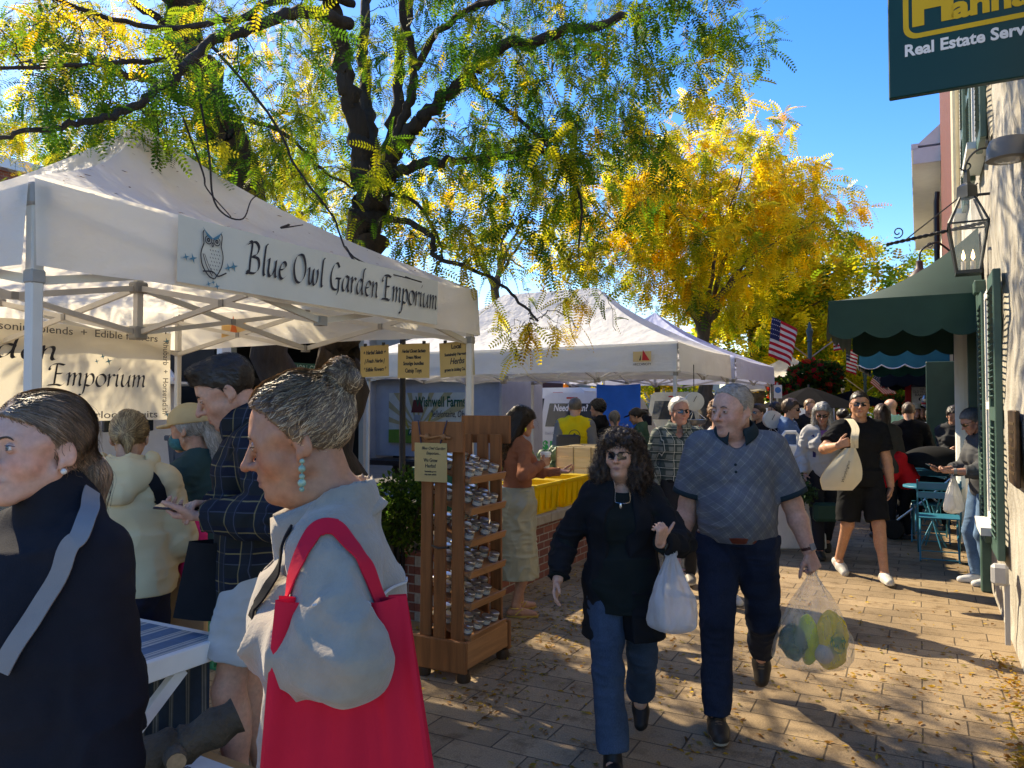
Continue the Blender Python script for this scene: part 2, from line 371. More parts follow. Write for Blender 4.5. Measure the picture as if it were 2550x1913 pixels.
# white painted brick building with downpipe
wb = thing('white_brick_building', 'white painted brick building with cream downpipe past the stucco wall', 'building', (UW, 11.4, 0), 'uv')
MB().box((2.35, 11.4, 3.6), (3.6, 2.96, 7.2)).build('wall', brick_mat('white_brick', (.66, .63, .55), (.6, .57, .5), (.45, .42, .36), plane='yz'), wb)
MB().tube([(UW - .08, 11.7, .3), (UW - .08, 11.7, 7.1)], .055, 10).build('downpipe', mat('cream_paint', (.66, .56, .36), .5), wb)
MB().tube([(UW - .1, 10.2, .1), (UW - .1, 10.2, 2.55)], .09, 12).build('pilaster', WHITE, wb)
MB().box((UW + .02, 11.1, 1.3), (.1, 1.5, 2.3)).build('shop_window', GLASSD, wb)
shut_root = wb
_s = stb; stb = wb; UW_ = UW; UW = .57
shutter(10.35, 10.8, .5, 2.5); shutter(12.3, 12.75, .5, 2.5); shutter(10.4, 10.85, 4, 5.8); window(10.95, 11.45, 4.1, 5.7); UW = UW_; stb = _s
# red brick building
rb = thing('brick_building', 'tall red brick building beyond the white painted facade', 'building', (UW, 16.4, 0), 'uv')
RBM = brick_mat('red_brick', (.125, .018, .014), (.095, .014, .012), (.12, .08, .06), plane='yz')
MB().box((2.4, 16.45, 4.6), (3.8, 7.1, 9.2)).build('wall', RBM, rb)
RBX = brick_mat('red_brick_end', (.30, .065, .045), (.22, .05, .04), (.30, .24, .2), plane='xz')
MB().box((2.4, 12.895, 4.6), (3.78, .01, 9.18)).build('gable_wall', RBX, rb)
MB().box((.52, 16.4, 1.4), (.1, 5.5, 2.5)).build('shopfront', BLACK, rb)
MB().tube([(.4, 19.85, 0), (.4, 19.85, 6.3), (.42, 19.85, 6.5)], .06, 8).build('downpipe', BLACK, rb)
hs = thing('white_house', 'white house with boxed eave and gutter far along the sidewalk', 'house', (UW, 26, 0), 'uv')
MB().box((2.6, 25.5, 3.6), (3.9, 10.8, 7.2)).build('wall', mat('white_siding', (.7, .68, .62), .7, .06), hs)
mb = MB(); mb.box((1.9, 25.5, 7.4), (3.9, 11.2, .36)); mb.box((-.02, 25.5, 7.62), (.14, 11.2, .14)); mb.prism([(0, 7.66), (4.2, 7.66), (2.2, 9.6)], (0, 20, 0), (1, 0, 0), (0, 0, 1), -11).build('roof', mat('white_trim', (.72, .71, .68), .5, .05), hs)
MB().box((.62, 25.5, 1.4), (.12, 8, 2.6)).build('shopfront', BLACK, hs)
far = thing('shop_row', 'low row of shopfronts at the far end of the sidewalk', 'building', (UW, 40, 0), 'uv')
MB().box((3.0, 42, 2.6), (4.6, 21, 5.2)).build('wall', mat('far_wall', (.4, .37, .32), .8, .1), far)
MB().box((.68, 42, 1.4), (.1, 19, 2.4)).build('shopfront', BLACK, far)
# ================================================================== awnings
def scallop(mb, a, b, z1, z0, n, amp, outw):
    """hanging valance strip from point a to b (uv) with scalloped foot"""
    a = np.array(a); b = np.array(b); N = n * 10
    def fn(i, j):
        p = a + (b - a) * i; ph = (i * n) % 1.0; zb = z0 - amp * (1 - abs(2 * ph - 1) ** 2) + amp * .5
        z = z1 + (zb - z1) * j; k = .012 * math.sin(i * n * 3.1) * j
        return (p[0] + outw[0] * (k + .02 * j), p[1] + outw[1] * (k + .02 * j), z)
    mb.grid(fn, N, 4)
def awning(nm, lab, v0, v1, uo, zw, zt, zb, m, trim=None, nsc=(3, 5), under=None):
    rt = thing(nm, lab, 'awning', (UW, (v0 + v1) / 2, zt), 'uv'); uw = UW - .03; mb = MB()
    def prof(t):                                           # bowed section from the wall to the front bar
        u = uw + (uo - uw) * t; z = zt + (zw - zt) * (1 - t) ** 1.9; return u, z
    hip = .42
    def top(i, j):
        t = i; u, z = prof(t); va = v0 + hip * (1 - t); vb = v1 - hip * (1 - t); return (u, va + (vb - va) * j, z)
    mb.grid(top, 12, 14)
    for ve, sg in ((v0, 1), (v1, -1)):
        def side(i, j):
            u, z = prof(i); return (u, ve + sg * hip * (1 - i) * j, zt + (z - zt) * j)
        mb.grid(side, 12, 8)
    c = mb.build('canopy', m, rt, smooth=40)
    mb = MB(); scallop(mb, (uo, v0), (uw, v0), zt, zb, nsc[0], .07, (0, -1)); scallop(mb, (uo, v0), (uo, v1), zt, zb, nsc[1], .07, (-1, 0)); scallop(mb, (uo, v1), (uw, v1), zt, zb, nsc[0], .07, (0, 1))
    mb.build('valance', m, rt, smooth=40)
    if trim:
        mb = MB()
        for a, b, nn in (((uo, v0 - .022), (uw, v0 - .022), nsc[0]), ((uo - .022, v0), (uo - .022, v1), nsc[1])):
            pts = []
            for i in range(nn * 10 + 1):
                f = i / (nn * 10); ph = (f * nn) % 1.0; pts.append((a[0] + (b[0] - a[0]) * f, a[1] + (b[1] - a[1]) * f, zb - .07 * (1 - abs(2 * ph - 1) ** 2) + .035))
            mb.tube(pts, .012, 5)
        mb.build('trim', trim, rt)
    mb = MB()
    for v in (v0 + .05, (v0 + v1) / 2, v1 - .05):
        mb.tube([(uw, v, zt), (uo + .03, v, zt - .02)], .014, 6)
        mb.tube([(uw, v, zt - .0), (uo + .03, v, zt - .03)], .012, 6)
    mb.tube([(uo + .03, v0 + .03, zt - .02), (uo + .03, v1 - .03, zt - .02)], .014, 6); mb.build('frame', BLACK, rt)
AWG = mat('awning_green', (.017, .058, .044), .75, .1, 5, .15, 300, sheen=.2)
awning('green_awning', 'dark green canvas awning with scalloped valance over the doorway', 8.15, 11.2, -.78, 3.36, 2.68, 2.33, AWG, nsc=(4, 7))
AWT = mat('awning_teal', (.015, .15, .175), .7, .1, 5)
awning('teal_awning', 'teal canvas awning with pale piping behind the dark green awning', 15.2, 19.6, -.95, 2.95, 2.74, 2.34, AWT, trim=WHITE, nsc=(4, 7))
awning('black_awning', 'black canvas awning farther along, under the teal awning', 20.2, 25.5, -.8, 2.9, 2.42, 2.12, mat('awning_black', (.012, .014, .016), .8), nsc=(4, 7))
# ================================================================== lamps, brackets, sign
def gooseneck():
    o = (UW, 12.6, 3.0); rt = thing('gooseneck_lamp', 'black gooseneck barn lamp above the green awning', 'wall lamp', o, 'uv')
    p = atuv(2290, 690, 12.0); c = p
    pts = spl([(UW, c[1] + .1, c[2] + .28), (UW - .2, c[1] + .06, c[2] + .48), (c[0] + .22, c[1], c[2] + .52), (c[0] + .03, c[1], c[2] + .42), (c[0], c[1], c[2] + .22)], 6)
    MB().tube(pts, .016, 8).build('arm', BLACK, rt)
    MB().lathe([(.02, .26), (.05, .24), (.055, .14), (.09, .1), (.16, .02), (.165, 0), (.15, 0)], c, 18).build('shade', mat('lamp_rust', (.06, .03, .028), .5), rt, smooth=50)
gooseneck()
def lantern():
    c = atuv(2410, 590, 6.5); rt = thing('gas_lantern', 'clear glass wall lantern with two small flames under a scrolled bracket', 'lantern', (c[0], c[1], c[2] - .3), 'uv')
    z0, z1, zt = c[2] - .3, c[2] + .1, c[2] + .33; a, b = .085, .145; DB = mat('lantern_metal', (.05, .055, .055), .4, metal=.5); mb = MB()
    lo = [(c[0] + sx * a, c[1] + sy * a, z0) for sx, sy in ((-1, -1), (1, -1), (1, 1), (-1, 1))]; hi = [(c[0] + sx * b, c[1] + sy * b, z1) for sx, sy in ((-1, -1), (1, -1), (1, 1), (-1, 1))]
    tp = [(c[0] + sx * .055, c[1] + sy * .055, zt) for sx, sy in ((-1, -1), (1, -1), (1, 1), (-1, 1))]
    for i in range(4):
        j = (i + 1) % 4
        for p, q in ((lo[i], lo[j]), (hi[i], hi[j]), (lo[i], hi[i]), (hi[i], tp[i])): mb.beam(p, q, .014, .014)
    mb.lathe([(.08, zt - c[2] - .0), (.075, zt - c[2] + .1), (.03, zt - c[2] + .13), (.02, zt - c[2] + .24)], (c[0], c[1], c[2]), 4)
    mb.box((c[0], c[1], z0 - .012), (.19, .19, .02)); mb.build('frame', DB, rt)
    GL = glass('lantern_glass', (.8, .85, .85), .03, .16); mb = MB()
    for i in range(4):
        j = (i + 1) % 4; mb.add([lo[i], lo[j], hi[j], hi[i]], [(0, 1, 2, 3)]); mb.add([hi[i], hi[j], tp[j], tp[i]], [(0, 1, 2, 3)])
    mb.build('pane', GL, rt)
    for dx in (-.035, .035):
        MB().lathe([(.018, 0), (.018, .09), (.001, .095)], (c[0] + dx, c[1], z0), 10).build('candle', mat('candle', (.75, .7, .6), .5), rt)
        MB().lathe([(.002, 0), (.015, .02), (.012, .05), (.001, .09)], (c[0] + dx, c[1], z0 + .1), 10).build('flame', mat('flame', (1, .72, .38), emit=3), rt)
    mb = MB(); mb.tube([(UW, c[1], zt + .02), (c[0], c[1], zt + .02)], .012, 8)
    r = .14; mb.tube([(c[0] + r * .9 + r * math.cos(t), c[1], zt + .22 + .19 * math.sin(t)) for t in np.linspace(math.pi * 1.05, -.5, 18)], .009, 6)
    mb.tube([(c[0] + .05 * (1 - k / 16) * math.cos(t), c[1], zt + .28 + .05 * (1 - k / 16) * math.sin(t)) for k, t in enumerate(np.linspace(3.4, 9.5, 16))], .007, 6)
    mb.build('bracket', DB, rt)
lantern()
def sign_arm():
    a = atuv(2195, 610, 6.9); b = (UW, a[1], a[2] + .12); rt = thing('sign_bracket', 'empty black twisted iron sign bracket with scroll tip', 'bracket', b, 'uv')
    mb = MB(); a = np.array([UW - .78, a[1], a[2]]); b = np.array(b)
    for s in (0, math.pi):
        mb.tube([a + (b - a) * i / 60 + .008 * np.array([0, math.cos(i * .9 + s), math.sin(i * .9 + s)]) for i in range(61)], .010, 6)
    mb.tube([a + (.12, 0, .01), b + (-.08, 0, .34)], .006, 6)
    mb.tube([a + np.array([.08 + .05 * (1 - k / 22) * math.cos(t), 0, .1 + .055 * (1 - k / 22) * math.sin(t)]) for k, t in enumerate(np.linspace(-2.2, 6, 18))], .006, 6)
    mb.ell(a, (.02, .016, .016)); mb.tube([a + np.array([.33 + .02 * math.cos(t), 0, -.04 + .02 * math.sin(t)]) for t in np.linspace(0, 6.3, 14)], .004, 5)
    mb.build('arm', BLACK, rt)
sign_arm()
def dome_lamp():
    c = atuv(2512, 380, 4.4); MB().lathe([(.095, -.045), (.115, -.04), (.112, .03), (.095, .075), (.03, .085)], c, 24).build('dome_lamp', mat('grey_lamp', (.2, .19, .17), .5), label='round grey metal wall lamp below the hanging green sign', cat='wall lamp', frame='uv', smooth=40)
    MB().lathe([(.09, 0), (.001, -.012)], (c[0], c[1], c[2] - .043), 24).build('lens', mat('lamp_lens', (.4, .4, .38), .2), bpy.data.objects['dome_lamp'])
    MB().tube([(c[0] + .1, c[1], c[2] + .05), (UW + .02, c[1], c[2] + .05)], .03, 8).build('arm', BLACK, bpy.data.objects['dome_lamp'])
dome_lamp()
def hanna():
    c0 = atuv(2214, 250, 3.145); v = c0[1]; zb = c0[2]; u0 = c0[0]; wd, hh = .80, .86
    rt = thing('hanging_sign', 'large dark green real estate sign with yellow lettering hung above the sidewalk', 'hanging sign', (u0 + wd / 2, v, zb), 'uv')
    MB().box((u0 + wd / 2, v, zb + hh / 2), (wd, .035, hh), bev=.004).build('board', mat('sign_green', (.004, .045, .04), .35, .08, 3), rt)
    Yl = mat('sign_yellow', (.62, .40, .01), .45, .03); f = v - .0185
    def rr(x0, x1, z0, z1, r):
        P = []
        for cx, cz, a0 in ((x1 - r, z1 - r, 0), (x0 + r, z1 - r, 90), (x0 + r, z0 + r, 180), (x1 - r, z0 + r, 270)):
            P += [(cx + r * math.cos(math.radians(a0 + k * 15)), cz + r * math.sin(math.radians(a0 + k * 15))) for k in range(7)]
        return P
    x0, x1, z0, z1 = u0 + .056, u0 + wd - .056, zb + .228, zb + hh - .05
    A = rr(x0, x1, z0, z1, .05); B = rr(x0 + .02, x1 - .02, z0 + .02, z1 - .02, .035); n = len(A)
    MB().add([(a, f - .0005, b) for a, b in A] + [(a, f - .0005, b) for a, b in B], [(i, (i + 1) % n, n + (i + 1) % n, n + i) for i in range(n)]).build('border', Yl, rt)
    text(rt, 'H', (u0 + .162, f, zb + .352), EX, EZ, .215, Yl, bold=.011); text(rt, 'anna', (u0 + .228, f, zb + .318), EX, EZ, .125, Yl, align='LEFT', bold=.005, width=.27)
    text(rt, 'Howard', (u0 + .10, f, zb + .60), EX, EZ, .2, Yl, align='LEFT', bold=.01, width=.6)
    text(rt, 'Real Estate Services', (u0 + .058, f, zb + .182), EX, EZ, .066, mat('sign_white', (.72, .74, .74), .5), align='LEFT', bold=.002, width=.505)
    mb = MB(); mb.beam((u0 + .05, v, zb + hh + .12), (UW + .05, v, zb + hh + .12), .03, .03)
    for u in (u0 + .12, u0 + wd - .12): mb.tube([(u, v, zb + hh - .01), (u, v, zb + hh + .12)], .008, 6)
    mb.build('bracket', BLACK, rt)
hanna()
# ================================================================== tents
def cloth_mat(name, c, tl=.35, c2=None):
    m, t, p, o = _nodes(name); vec = coords(t)
    col = ramp(t, noise(t, vec, 2.5, 5), [(.3, _mul(c, .93)), (.7, c)]); t.links.new(col, p.inputs['Base Color'])
    p.inputs['Roughness'].default_value = .6; p.inputs['Specular IOR Level'].default_value = .25
    h = mixc(t, .5, noise(t, coords(t, (1, 1, 2.2)), 3.5, 5, .6), noise(t, coords(t, (3, 3, .6)), 2.0, 3, .5)); bump(t, p, h, .8, .06)
    translucent(t, p, o, c2 or col, tl); MATS[name] = m; return m
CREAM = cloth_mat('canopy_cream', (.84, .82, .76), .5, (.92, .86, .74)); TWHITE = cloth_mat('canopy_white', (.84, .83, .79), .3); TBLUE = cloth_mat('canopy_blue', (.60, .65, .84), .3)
POLE = mat('pole_cream', (.62, .59, .53), .45, .06); POLEW = mat('pole_white', (.62, .62, .61), .4, .06); JOINT = mat('joint_grey', (.30, .29, .27), .5, .1)
def tent(name, label, u0, u1, v0, v1, zb, zt, zp, peaks, cm, pm, lean=0, seed=1, legs=True):
    rt = thing(name, label, 'market tent', ((u0 + u1) / 2, (v0 + v1) / 2, 0), 'uv'); rnd = random.Random(seed)
    C = [(u0, v0), (u1, v0), (u1, v1), (u0, v1)]
    pk = peaks if len(peaks) == 4 else [peaks[0]] * 4           # the ridge point each corner rises to
    mb = MB()
    for i in range(4):
        a, b = np.array(C[i]), np.array(C[(i + 1) % 4]); ta, tb = np.array(pk[i]), np.array(pk[(i + 1) % 4])
        def fn(s, t):
            e = a + (b - a) * t; q = ta + (tb - ta) * t; p = e + (q - e) * s
            sag = math.sin(math.pi * t) * math.sin(math.pi * min(1, s * 1.02)) * .10 + .025 * math.sin(math.pi * t) * (1 - s)
            z = zt + (zp - zt) * (.72 * s + .28 * s ** 3.2) - sag
            wr = .010 * math.sin(t * 23 + s * 9 + seed) * s * (1 - s) * 4 * min(1, 6 * t * (1 - t)); return (p[0], p[1], z + wr)
        mb.grid(fn, 16, 28)
    mb.build('canopy_roof', cm, rt, smooth=55)
    mb = MB(); cen = np.array([(u0 + u1) / 2, (v0 + v1) / 2])
    for i in range(4):
        a, b = np.array(C[i]), np.array(C[(i + 1) % 4]); nrm = (a + b) / 2 - cen; nrm /= np.linalg.norm(nrm)
        def fn(j, t):
            p = a + (b - a) * t; ed = min(1, 10 * t * (1 - t)); sag = .02 * math.sin(math.pi * t)
            wv = (.014 * math.sin(t * 17 + i + seed) + .009 * math.sin(t * 41 + 2 * i)) * j * ed
            p = p + nrm * (.012 + wv + .02 * j); z = zt + (zb - zt) * j - sag + (.025 * math.sin(math.pi * t) if j > .99 else 0) * 1.2
            return (p[0], p[1], z + .001)
        mb.grid(fn, 6, 40)
    mb.build('valance', cm, rt, smooth=55)
    for (u, v) in C:
        s = .03; uu = u + (s if u == u0 else -s); vv = v + (s if v == v0 else -s); du = rnd.uniform(-1, 1) * lean; mb = MB()
        if legs:
            mb.beam((uu + du, vv, .02), (uu, vv, zt - .03), .045, .045, bev=.006)
            lg = mb.build('leg', pm, rt)
            mb = MB(); mb.box((uu, vv, zb - .03), (.054, .054, .05), bev=.006); mb.box((uu, vv, zt - .06), (.07, .07, .08), bev=.01); mb.box((uu + du, vv, .01), (.1, .1, .02)); mb.build('bracket', JOINT, lg)
    zu, zl = zt - .08, zb - .04
    ends = [np.array([u + (.05 if u == u0 else -.05), v + (.05 if v == v0 else -.05)]) for u, v in C]
    for i in range(4):
        a, b = ends[i], ends[(i + 1) % 4]; mb = MB(); jb = MB(); n = 2
        for k in range(n):
            p = a + (b - a) * k / n; q = a + (b - a) * (k + 1) / n; up = (0, 0, 1)
            mb.beam((*p, zu), (*q, zl), .018, .034); mb.beam((*(p + .0), zl), (*q, zu), .02, .03)
            mm = (p + q) / 2; jb.box((*mm, (zu + zl) / 2), (.035, .035, .04)); 
            if k: jb.box((*p, zu), (.05, .05, .05)); jb.box((*p, zl), (.05, .05, .05))
        tr = mb.build('truss', pm, rt); jb.build('joint', JOINT, tr)
    hubs = [peaks[0]] if len(peaks) == 1 else [peaks[0], peaks[1]]
    for h in hubs:
        mb = MB(); jb = MB(); mb.beam((*h, zl - .02), (*h, zp - .03), .04, .04); jb.box((*h, zl), (.085, .085, .08), bev=.01); jb.box((*h, zu), (.085, .085, .07), bev=.01)
        for p in [(h[0], v0 + .05), (h[0], v1 - .05), (u0 + .05, h[1]), (u1 - .05, h[1])]:
            p = np.array(p); q = np.array(h); mm = (p + q) / 2; za, zc = zu, zl
            if abs(p[0] - q[0]) + abs(p[1] - q[1]) > 3.2: continue
            mb.beam((*p, zl), (*q, zu), .018, .034); mb.beam((*p, zu), (*q, zl), .02, .03); jb.box((*mm, (zu + zl) / 2), (.035, .035, .04))
        cp = mb.build('centre_pole', pm, rt); jb.build('joint', JOINT, cp)
    return rt
T1 = tent('market_tent', 'cream canopy tent with a garden shop banner across its front valance', -5.78, -2.73, 1.573, 4.62, 2.135, 2.455, 3.40, [(-4.25, 3.1)], CREAM, POLE, .02, 3)
T2 = tent('market_tent', 'wide white twin peaked produce tent behind the cream one, red sail emblem on its corner', -7.6, -2.68, 9.5, 12.5, 2.08, 2.46, 3.46, [(-5.98, 11), (-4.35, 11), (-4.35, 11), (-5.98, 11)], TWHITE, POLEW, .05, 7)
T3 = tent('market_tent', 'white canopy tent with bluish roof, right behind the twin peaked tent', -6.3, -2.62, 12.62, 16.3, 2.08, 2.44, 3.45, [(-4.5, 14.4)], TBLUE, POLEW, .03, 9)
T4 = tent('market_tent', 'small far white canopy tent peak beyond the black umbrella', -5.2, -2.2, 24.5, 27.5, 2.15, 2.5, 3.3, [(-3.7, 26)], TWHITE, POLEW, 0, 11)
# emblem on the twin tent
emb = MB(); o = np.array([-3.12, 9.44, 2.27])
EMB_T = mat('emblem_tan', (.72, .50, .22), .6, .03); EMB_R = mat('emblem_red', (.62, .03, .03), .6, .03); INK = mat('ink_dark', (.035, .035, .045), .6, .05)
MB().prism([(-.12, -.06), (.12, -.06), (.12, .07), (-.12, .07)], o, EX, EZ, .001).build('emblem', EMB_T, T2)
MB().prism([(.0, -.045), (.1, -.045), (.012, .09)], o + (0, -.002, 0), EX, EZ, .001).build('emblem_sail', EMB_R, T2)
MB().prism([(-.04, -.045), (-.015, -.045), (-.015, .03)], o + (0, -.002, 0), EX, EZ, .001).build('emblem_sail', INK, T2)
text(T2, 'ARCCANOPY', o + (0, -.001, -.095), EX, EZ, .045, INK, width=.24)
MB().prism([(-.14, -.06), (.14, -.06), (.14, .09), (-.14, .09)], (-5.05, 4.57, 2.28), EX, EZ, .001).build('emblem', mat('emblem_pale', (.8, .6, .3), .6, .03, tl=.5), T1)
MB().prism([(-.04, -.055), (.06, -.055), (.0, .12)], (-5.05, 4.566, 2.28), EX, EZ, .001).build('emblem_sail', mat('emblem_orange', (.8, .22, .06), .6, .03, tl=.4), T1)
# ------------------------------------------------------------------ chancery lettering drawn with a broad nib
GLY = {  # strokes in x-height units, advance
 'B': ([[(-.1, 1.45), (.25, 1.72), (.45, 1.6), (.3, .8), (.18, .02), (-.05, -.02)], [(.1, 1.55), (.7, 1.75), (1.02, 1.5), (.85, 1.1), (.42, .92)], [(.42, .92), (.95, .85), (1.02, .4), (.7, .05), (.2, .0), (.0, .1)]], 1.25),
 'l': ([[(.55, 1.75), (.42, 1.72), (.3, 1.2), (.17, .25), (.24, .02), (.42, .14)]], .5),
 'u': ([[(.0, .85), (.16, 1.0), (.2, .9), (.1, .3), (.2, .03), (.42, .12), (.72, .6), (.8, .98)], [(.82, 1.0), (.7, .3), (.76, .04), (.95, .14)]], 1.0),
 'e': ([[(.12, .5), (.5, .6), (.72, .82), (.6, 1.0), (.35, .92), (.12, .5), (.16, .12), (.38, .02), (.68, .2)]], .82),
 'O': ([[(.75, 1.7), (.3, 1.45), (.06, .8), (.2, .15), (.6, .0), (1.05, .4), (1.2, 1.05), (1.0, 1.6), (.7, 1.68)]], 1.4),
 'w': ([[(.0, .85), (.15, 1.0), (.2, .85), (.12, .25), (.22, .03), (.42, .2), (.62, .98)], [(.64, .98), (.54, .3), (.62, .03), (.85, .15), (1.05, .65), (1.02, 1.0)]], 1.25),
 'G': ([[(1.05, 1.45), (.8, 1.7), (.4, 1.45), (.1, .8), (.2, .15), (.55, .0), (.9, .15), (.98, .7)], [(.62, .72), (1.2, .76)], [(.98, .7), (.9, .0), (.7, -.3)]], 1.3),
 'a': ([[(.78, .95), (.5, 1.0), (.2, .75), (.06, .3), (.18, .03), (.42, .15), (.7, .6), (.82, .98)], [(.82, .98), (.7, .3), (.76, .04), (.95, .15)]], .98),
 'r': ([[(.0, .85), (.15, 1.0), (.22, .9), (.12, .0)], [(.14, .45), (.35, .85), (.55, 1.0), (.7, .9)]], .7),
 'd': ([[(.75, .92), (.48, 1.0), (.18, .72), (.06, .3), (.18, .03), (.42, .15), (.7, .6), (.8, .9)], [(1.12, 1.72), (.98, 1.7), (.82, 1.1), (.68, .3), (.75, .04), (.94, .15)]], 1.02),
 'n': ([[(.0, .85), (.15, 1.0), (.22, .9), (.1, .0)], [(.13, .45), (.38, .88), (.62, 1.0), (.7, .8), (.6, .25), (.68, .03), (.86, .15)]], .93),
 'E': ([[(1.05, 1.62), (.55, 1.7), (.1, 1.58), (-.08, 1.3), (.0, 1.2)], [(.5, 1.66), (.4, 1.0), (.28, .1)], [(.38, .9), (.85, .95)], [(-.2, .0), (.4, .06), (.8, .0), (1.05, .2)]], 1.2),
 'm': ([[(.0, .85), (.15, 1.0), (.22, .9), (.1, .0)], [(.13, .45), (.38, .88), (.58, 1.0), (.64, .8), (.52, .0)], [(.55, .45), (.8, .88), (1.02, 1.0), (1.1, .8), (1.0, .25), (1.08, .03), (1.26, .15)]], 1.34),
 'p': ([[(.02, .88), (.16, 1.0), (.22, .9), (.1, .1), (-.04, -.5), (-.2, -.72), (-.4, -.68)], [(.14, .5), (.4, .92), (.66, .98), (.8, .7), (.72, .25), (.45, .02), (.15, .1)]], .95),
 'o': ([[(.5, 1.0), (.2, .85), (.06, .4), (.2, .04), (.5, .03), (.78, .35), (.82, .75), (.62, .98), (.48, .99)]], .92),
 'i': ([[(.0, .85), (.16, 1.0), (.22, .88), (.12, .25), (.2, .03), (.38, .14)], [(.3, 1.38), (.46, 1.6)]], .48),
 ' ': ([], .6),
}
def nib(parent, s, o, X, Y, xh, m, name='lettering', wpen=.19, fit=None, ret=False):
    """writes s with a broad nib; o is the left end of the base line; fit gives the width in metres"""
    adv = sum(GLY[c][1] for c in s); k = (fit / adv if fit else xh); X = np.array(X, float); Y = np.array(Y, float); Z = np.cross(X, Y); o = np.array(o, float)
    mb = MB(); x = 0; nb = np.array([math.cos(math.radians(38)), math.sin(math.radians(38))]) * wpen / 2; e = 0
    for c in s:
        for st in GLY[c][0]:
            P = spl(st, 6); V = []
            for p in P:
                for sg in (-1, 1):
                    q = p + nb * sg; e += 1; V.append(o + (q[0] + x) * k * X + q[1] * xh * Y + Z * (.0006 + .0000008 * e))
            mb.add(V, [(2 * i, 2 * i + 1, 2 * i + 3, 2 * i + 2) for i in range(len(P) - 1)])
        x += GLY[c][1]
    return mb.build(name, m, parent)
BANNER = mat('banner_vinyl', (.60, .60, .53), .5, .05, 3, .3, 6, .02)
NIBINK = mat('nib_ink', (.025, .025, .035), .6, .05); TEAL = mat('logo_teal', (.06, .20, .28), .6, .05)
def star4(mb, x, y, r, k=.28):
    return [(x + (r if i % 2 == 0 else r * k) * math.cos(i * math.pi / 4 + .3), y + (r if i % 2 == 0 else r * k) * math.sin(i * math.pi / 4 + .3)) for i in range(8)]
def front_banner():
    u = -2.664; a = gnd(435, 570, 0); va, vb = 2.116, 4.03; z0, z1 = 2.155, 2.43
    rt = thing('shop_banner', 'long pale vinyl banner with owl logo on the cream tent valance', 'banner', (u, (va + vb) / 2, z0), 'uv')
    MB().grid(lambda i, j: (u - .012 * math.sin(i * 22) * .35 + .004 * j, va + (vb - va) * i, z0 + (z1 - z0) * j), 30, 4).build('cloth', BANNER, rt, smooth=True)
    u += .0085
    nib(rt, 'Blue Owl Garden Emporium', (u, va + .36, z0 + .092), EY, EZ, .083, NIBINK, fit=1.54, wpen=.225)
    # the owl: outline, brow, eyes, breast marks, twig
    X, Y, o = EY, EZ, np.array([u, va + .17, z0 + .135]); L = []
    def line(pts, w, m=L):
        P = spl(pts, 5) if len(pts) > 2 else np.array(pts, float); T = np.gradient(P, axis=0); T /= np.linalg.norm(T, axis=1)[:, None] + 1e-9; Nn = np.stack([-T[:, 1], T[:, 0]], 1) * w / 2
        m.append((P, Nn))
    line([(-.045, .045), (-.06, 0), (-.052, -.05), (-.02, -.09), (.01, -.1)], .006); line([(.045, .045), (.056, 0), (.045, -.05), (.012, -.1)], .005)
    line([(-.045, .045), (-.05, .085), (-.045, .1)], .005); line([(.045, .045), (.05, .085), (.045, .1)], .005); line([(-.05, .0), (-.03, -.05), (0, -.09)], .004); line([(-.042, .0), (-.02, -.045), (.004, -.08)], .003)
    for s in (-1, 1):
        line([(s * .022 + .017 * math.cos(t), .062 + .017 * math.sin(t)) for t in np.linspace(0, 6.3, 12)], .004); line([(s * .022 + .006 * math.cos(t), .062 + .006 * math.sin(t)) for t in np.linspace(0, 6.3, 8)], .006)
    line([(0, .055), (.004, .045), (0, .036), (-.004, .045), (0, .055)], .004); line([(-.05, -.075), (.0, -.07), (.03, -.085), (.075, -.065)], .006)
    for r in range(6):
        for q in range(4): line([(-.014 + q * .014 + (r % 2) * .007, .024 - r * .016), (-.010 + q * .014 + (r % 2) * .007, .018 - r * .016)], .003)
    mb = MB()
    for e, (P, Nn) in enumerate(L):
        V = [o + (p[0] + s * n[0]) * X + (p[1] + s * n[1]) * Y + EX * (.0006 + 1e-5 * e) for p, n in zip(P, Nn) for s in (-1, 1)]
        mb.add(V, [(2 * i, 2 * i + 1, 2 * i + 3, 2 * i + 2) for i in range(len(P) - 1)])
    mb.build('owl_logo', NIBINK, rt); mb = MB()
    for s in (-1, 1): mb.prism([(0, .072), (s * .035, .096), (s * .052, .112), (s * .03, .078), (s * .01, .066)][::s], o + EX * .001, X, Y, .0005)
    for x, y, r in ((-.1, -.03, .022), (-.135, -.03, .017), (.085, -.04, .02), (.115, -.03, .024), (-.02, -.125, .014), (.005, -.115, .012), (.025, -.13, .016)): mb.prism(star4(mb, x, y, r), o + EX * .001, X, Y, .0005)
    mb.build('star_pattern', TEAL, rt)
front_banner()
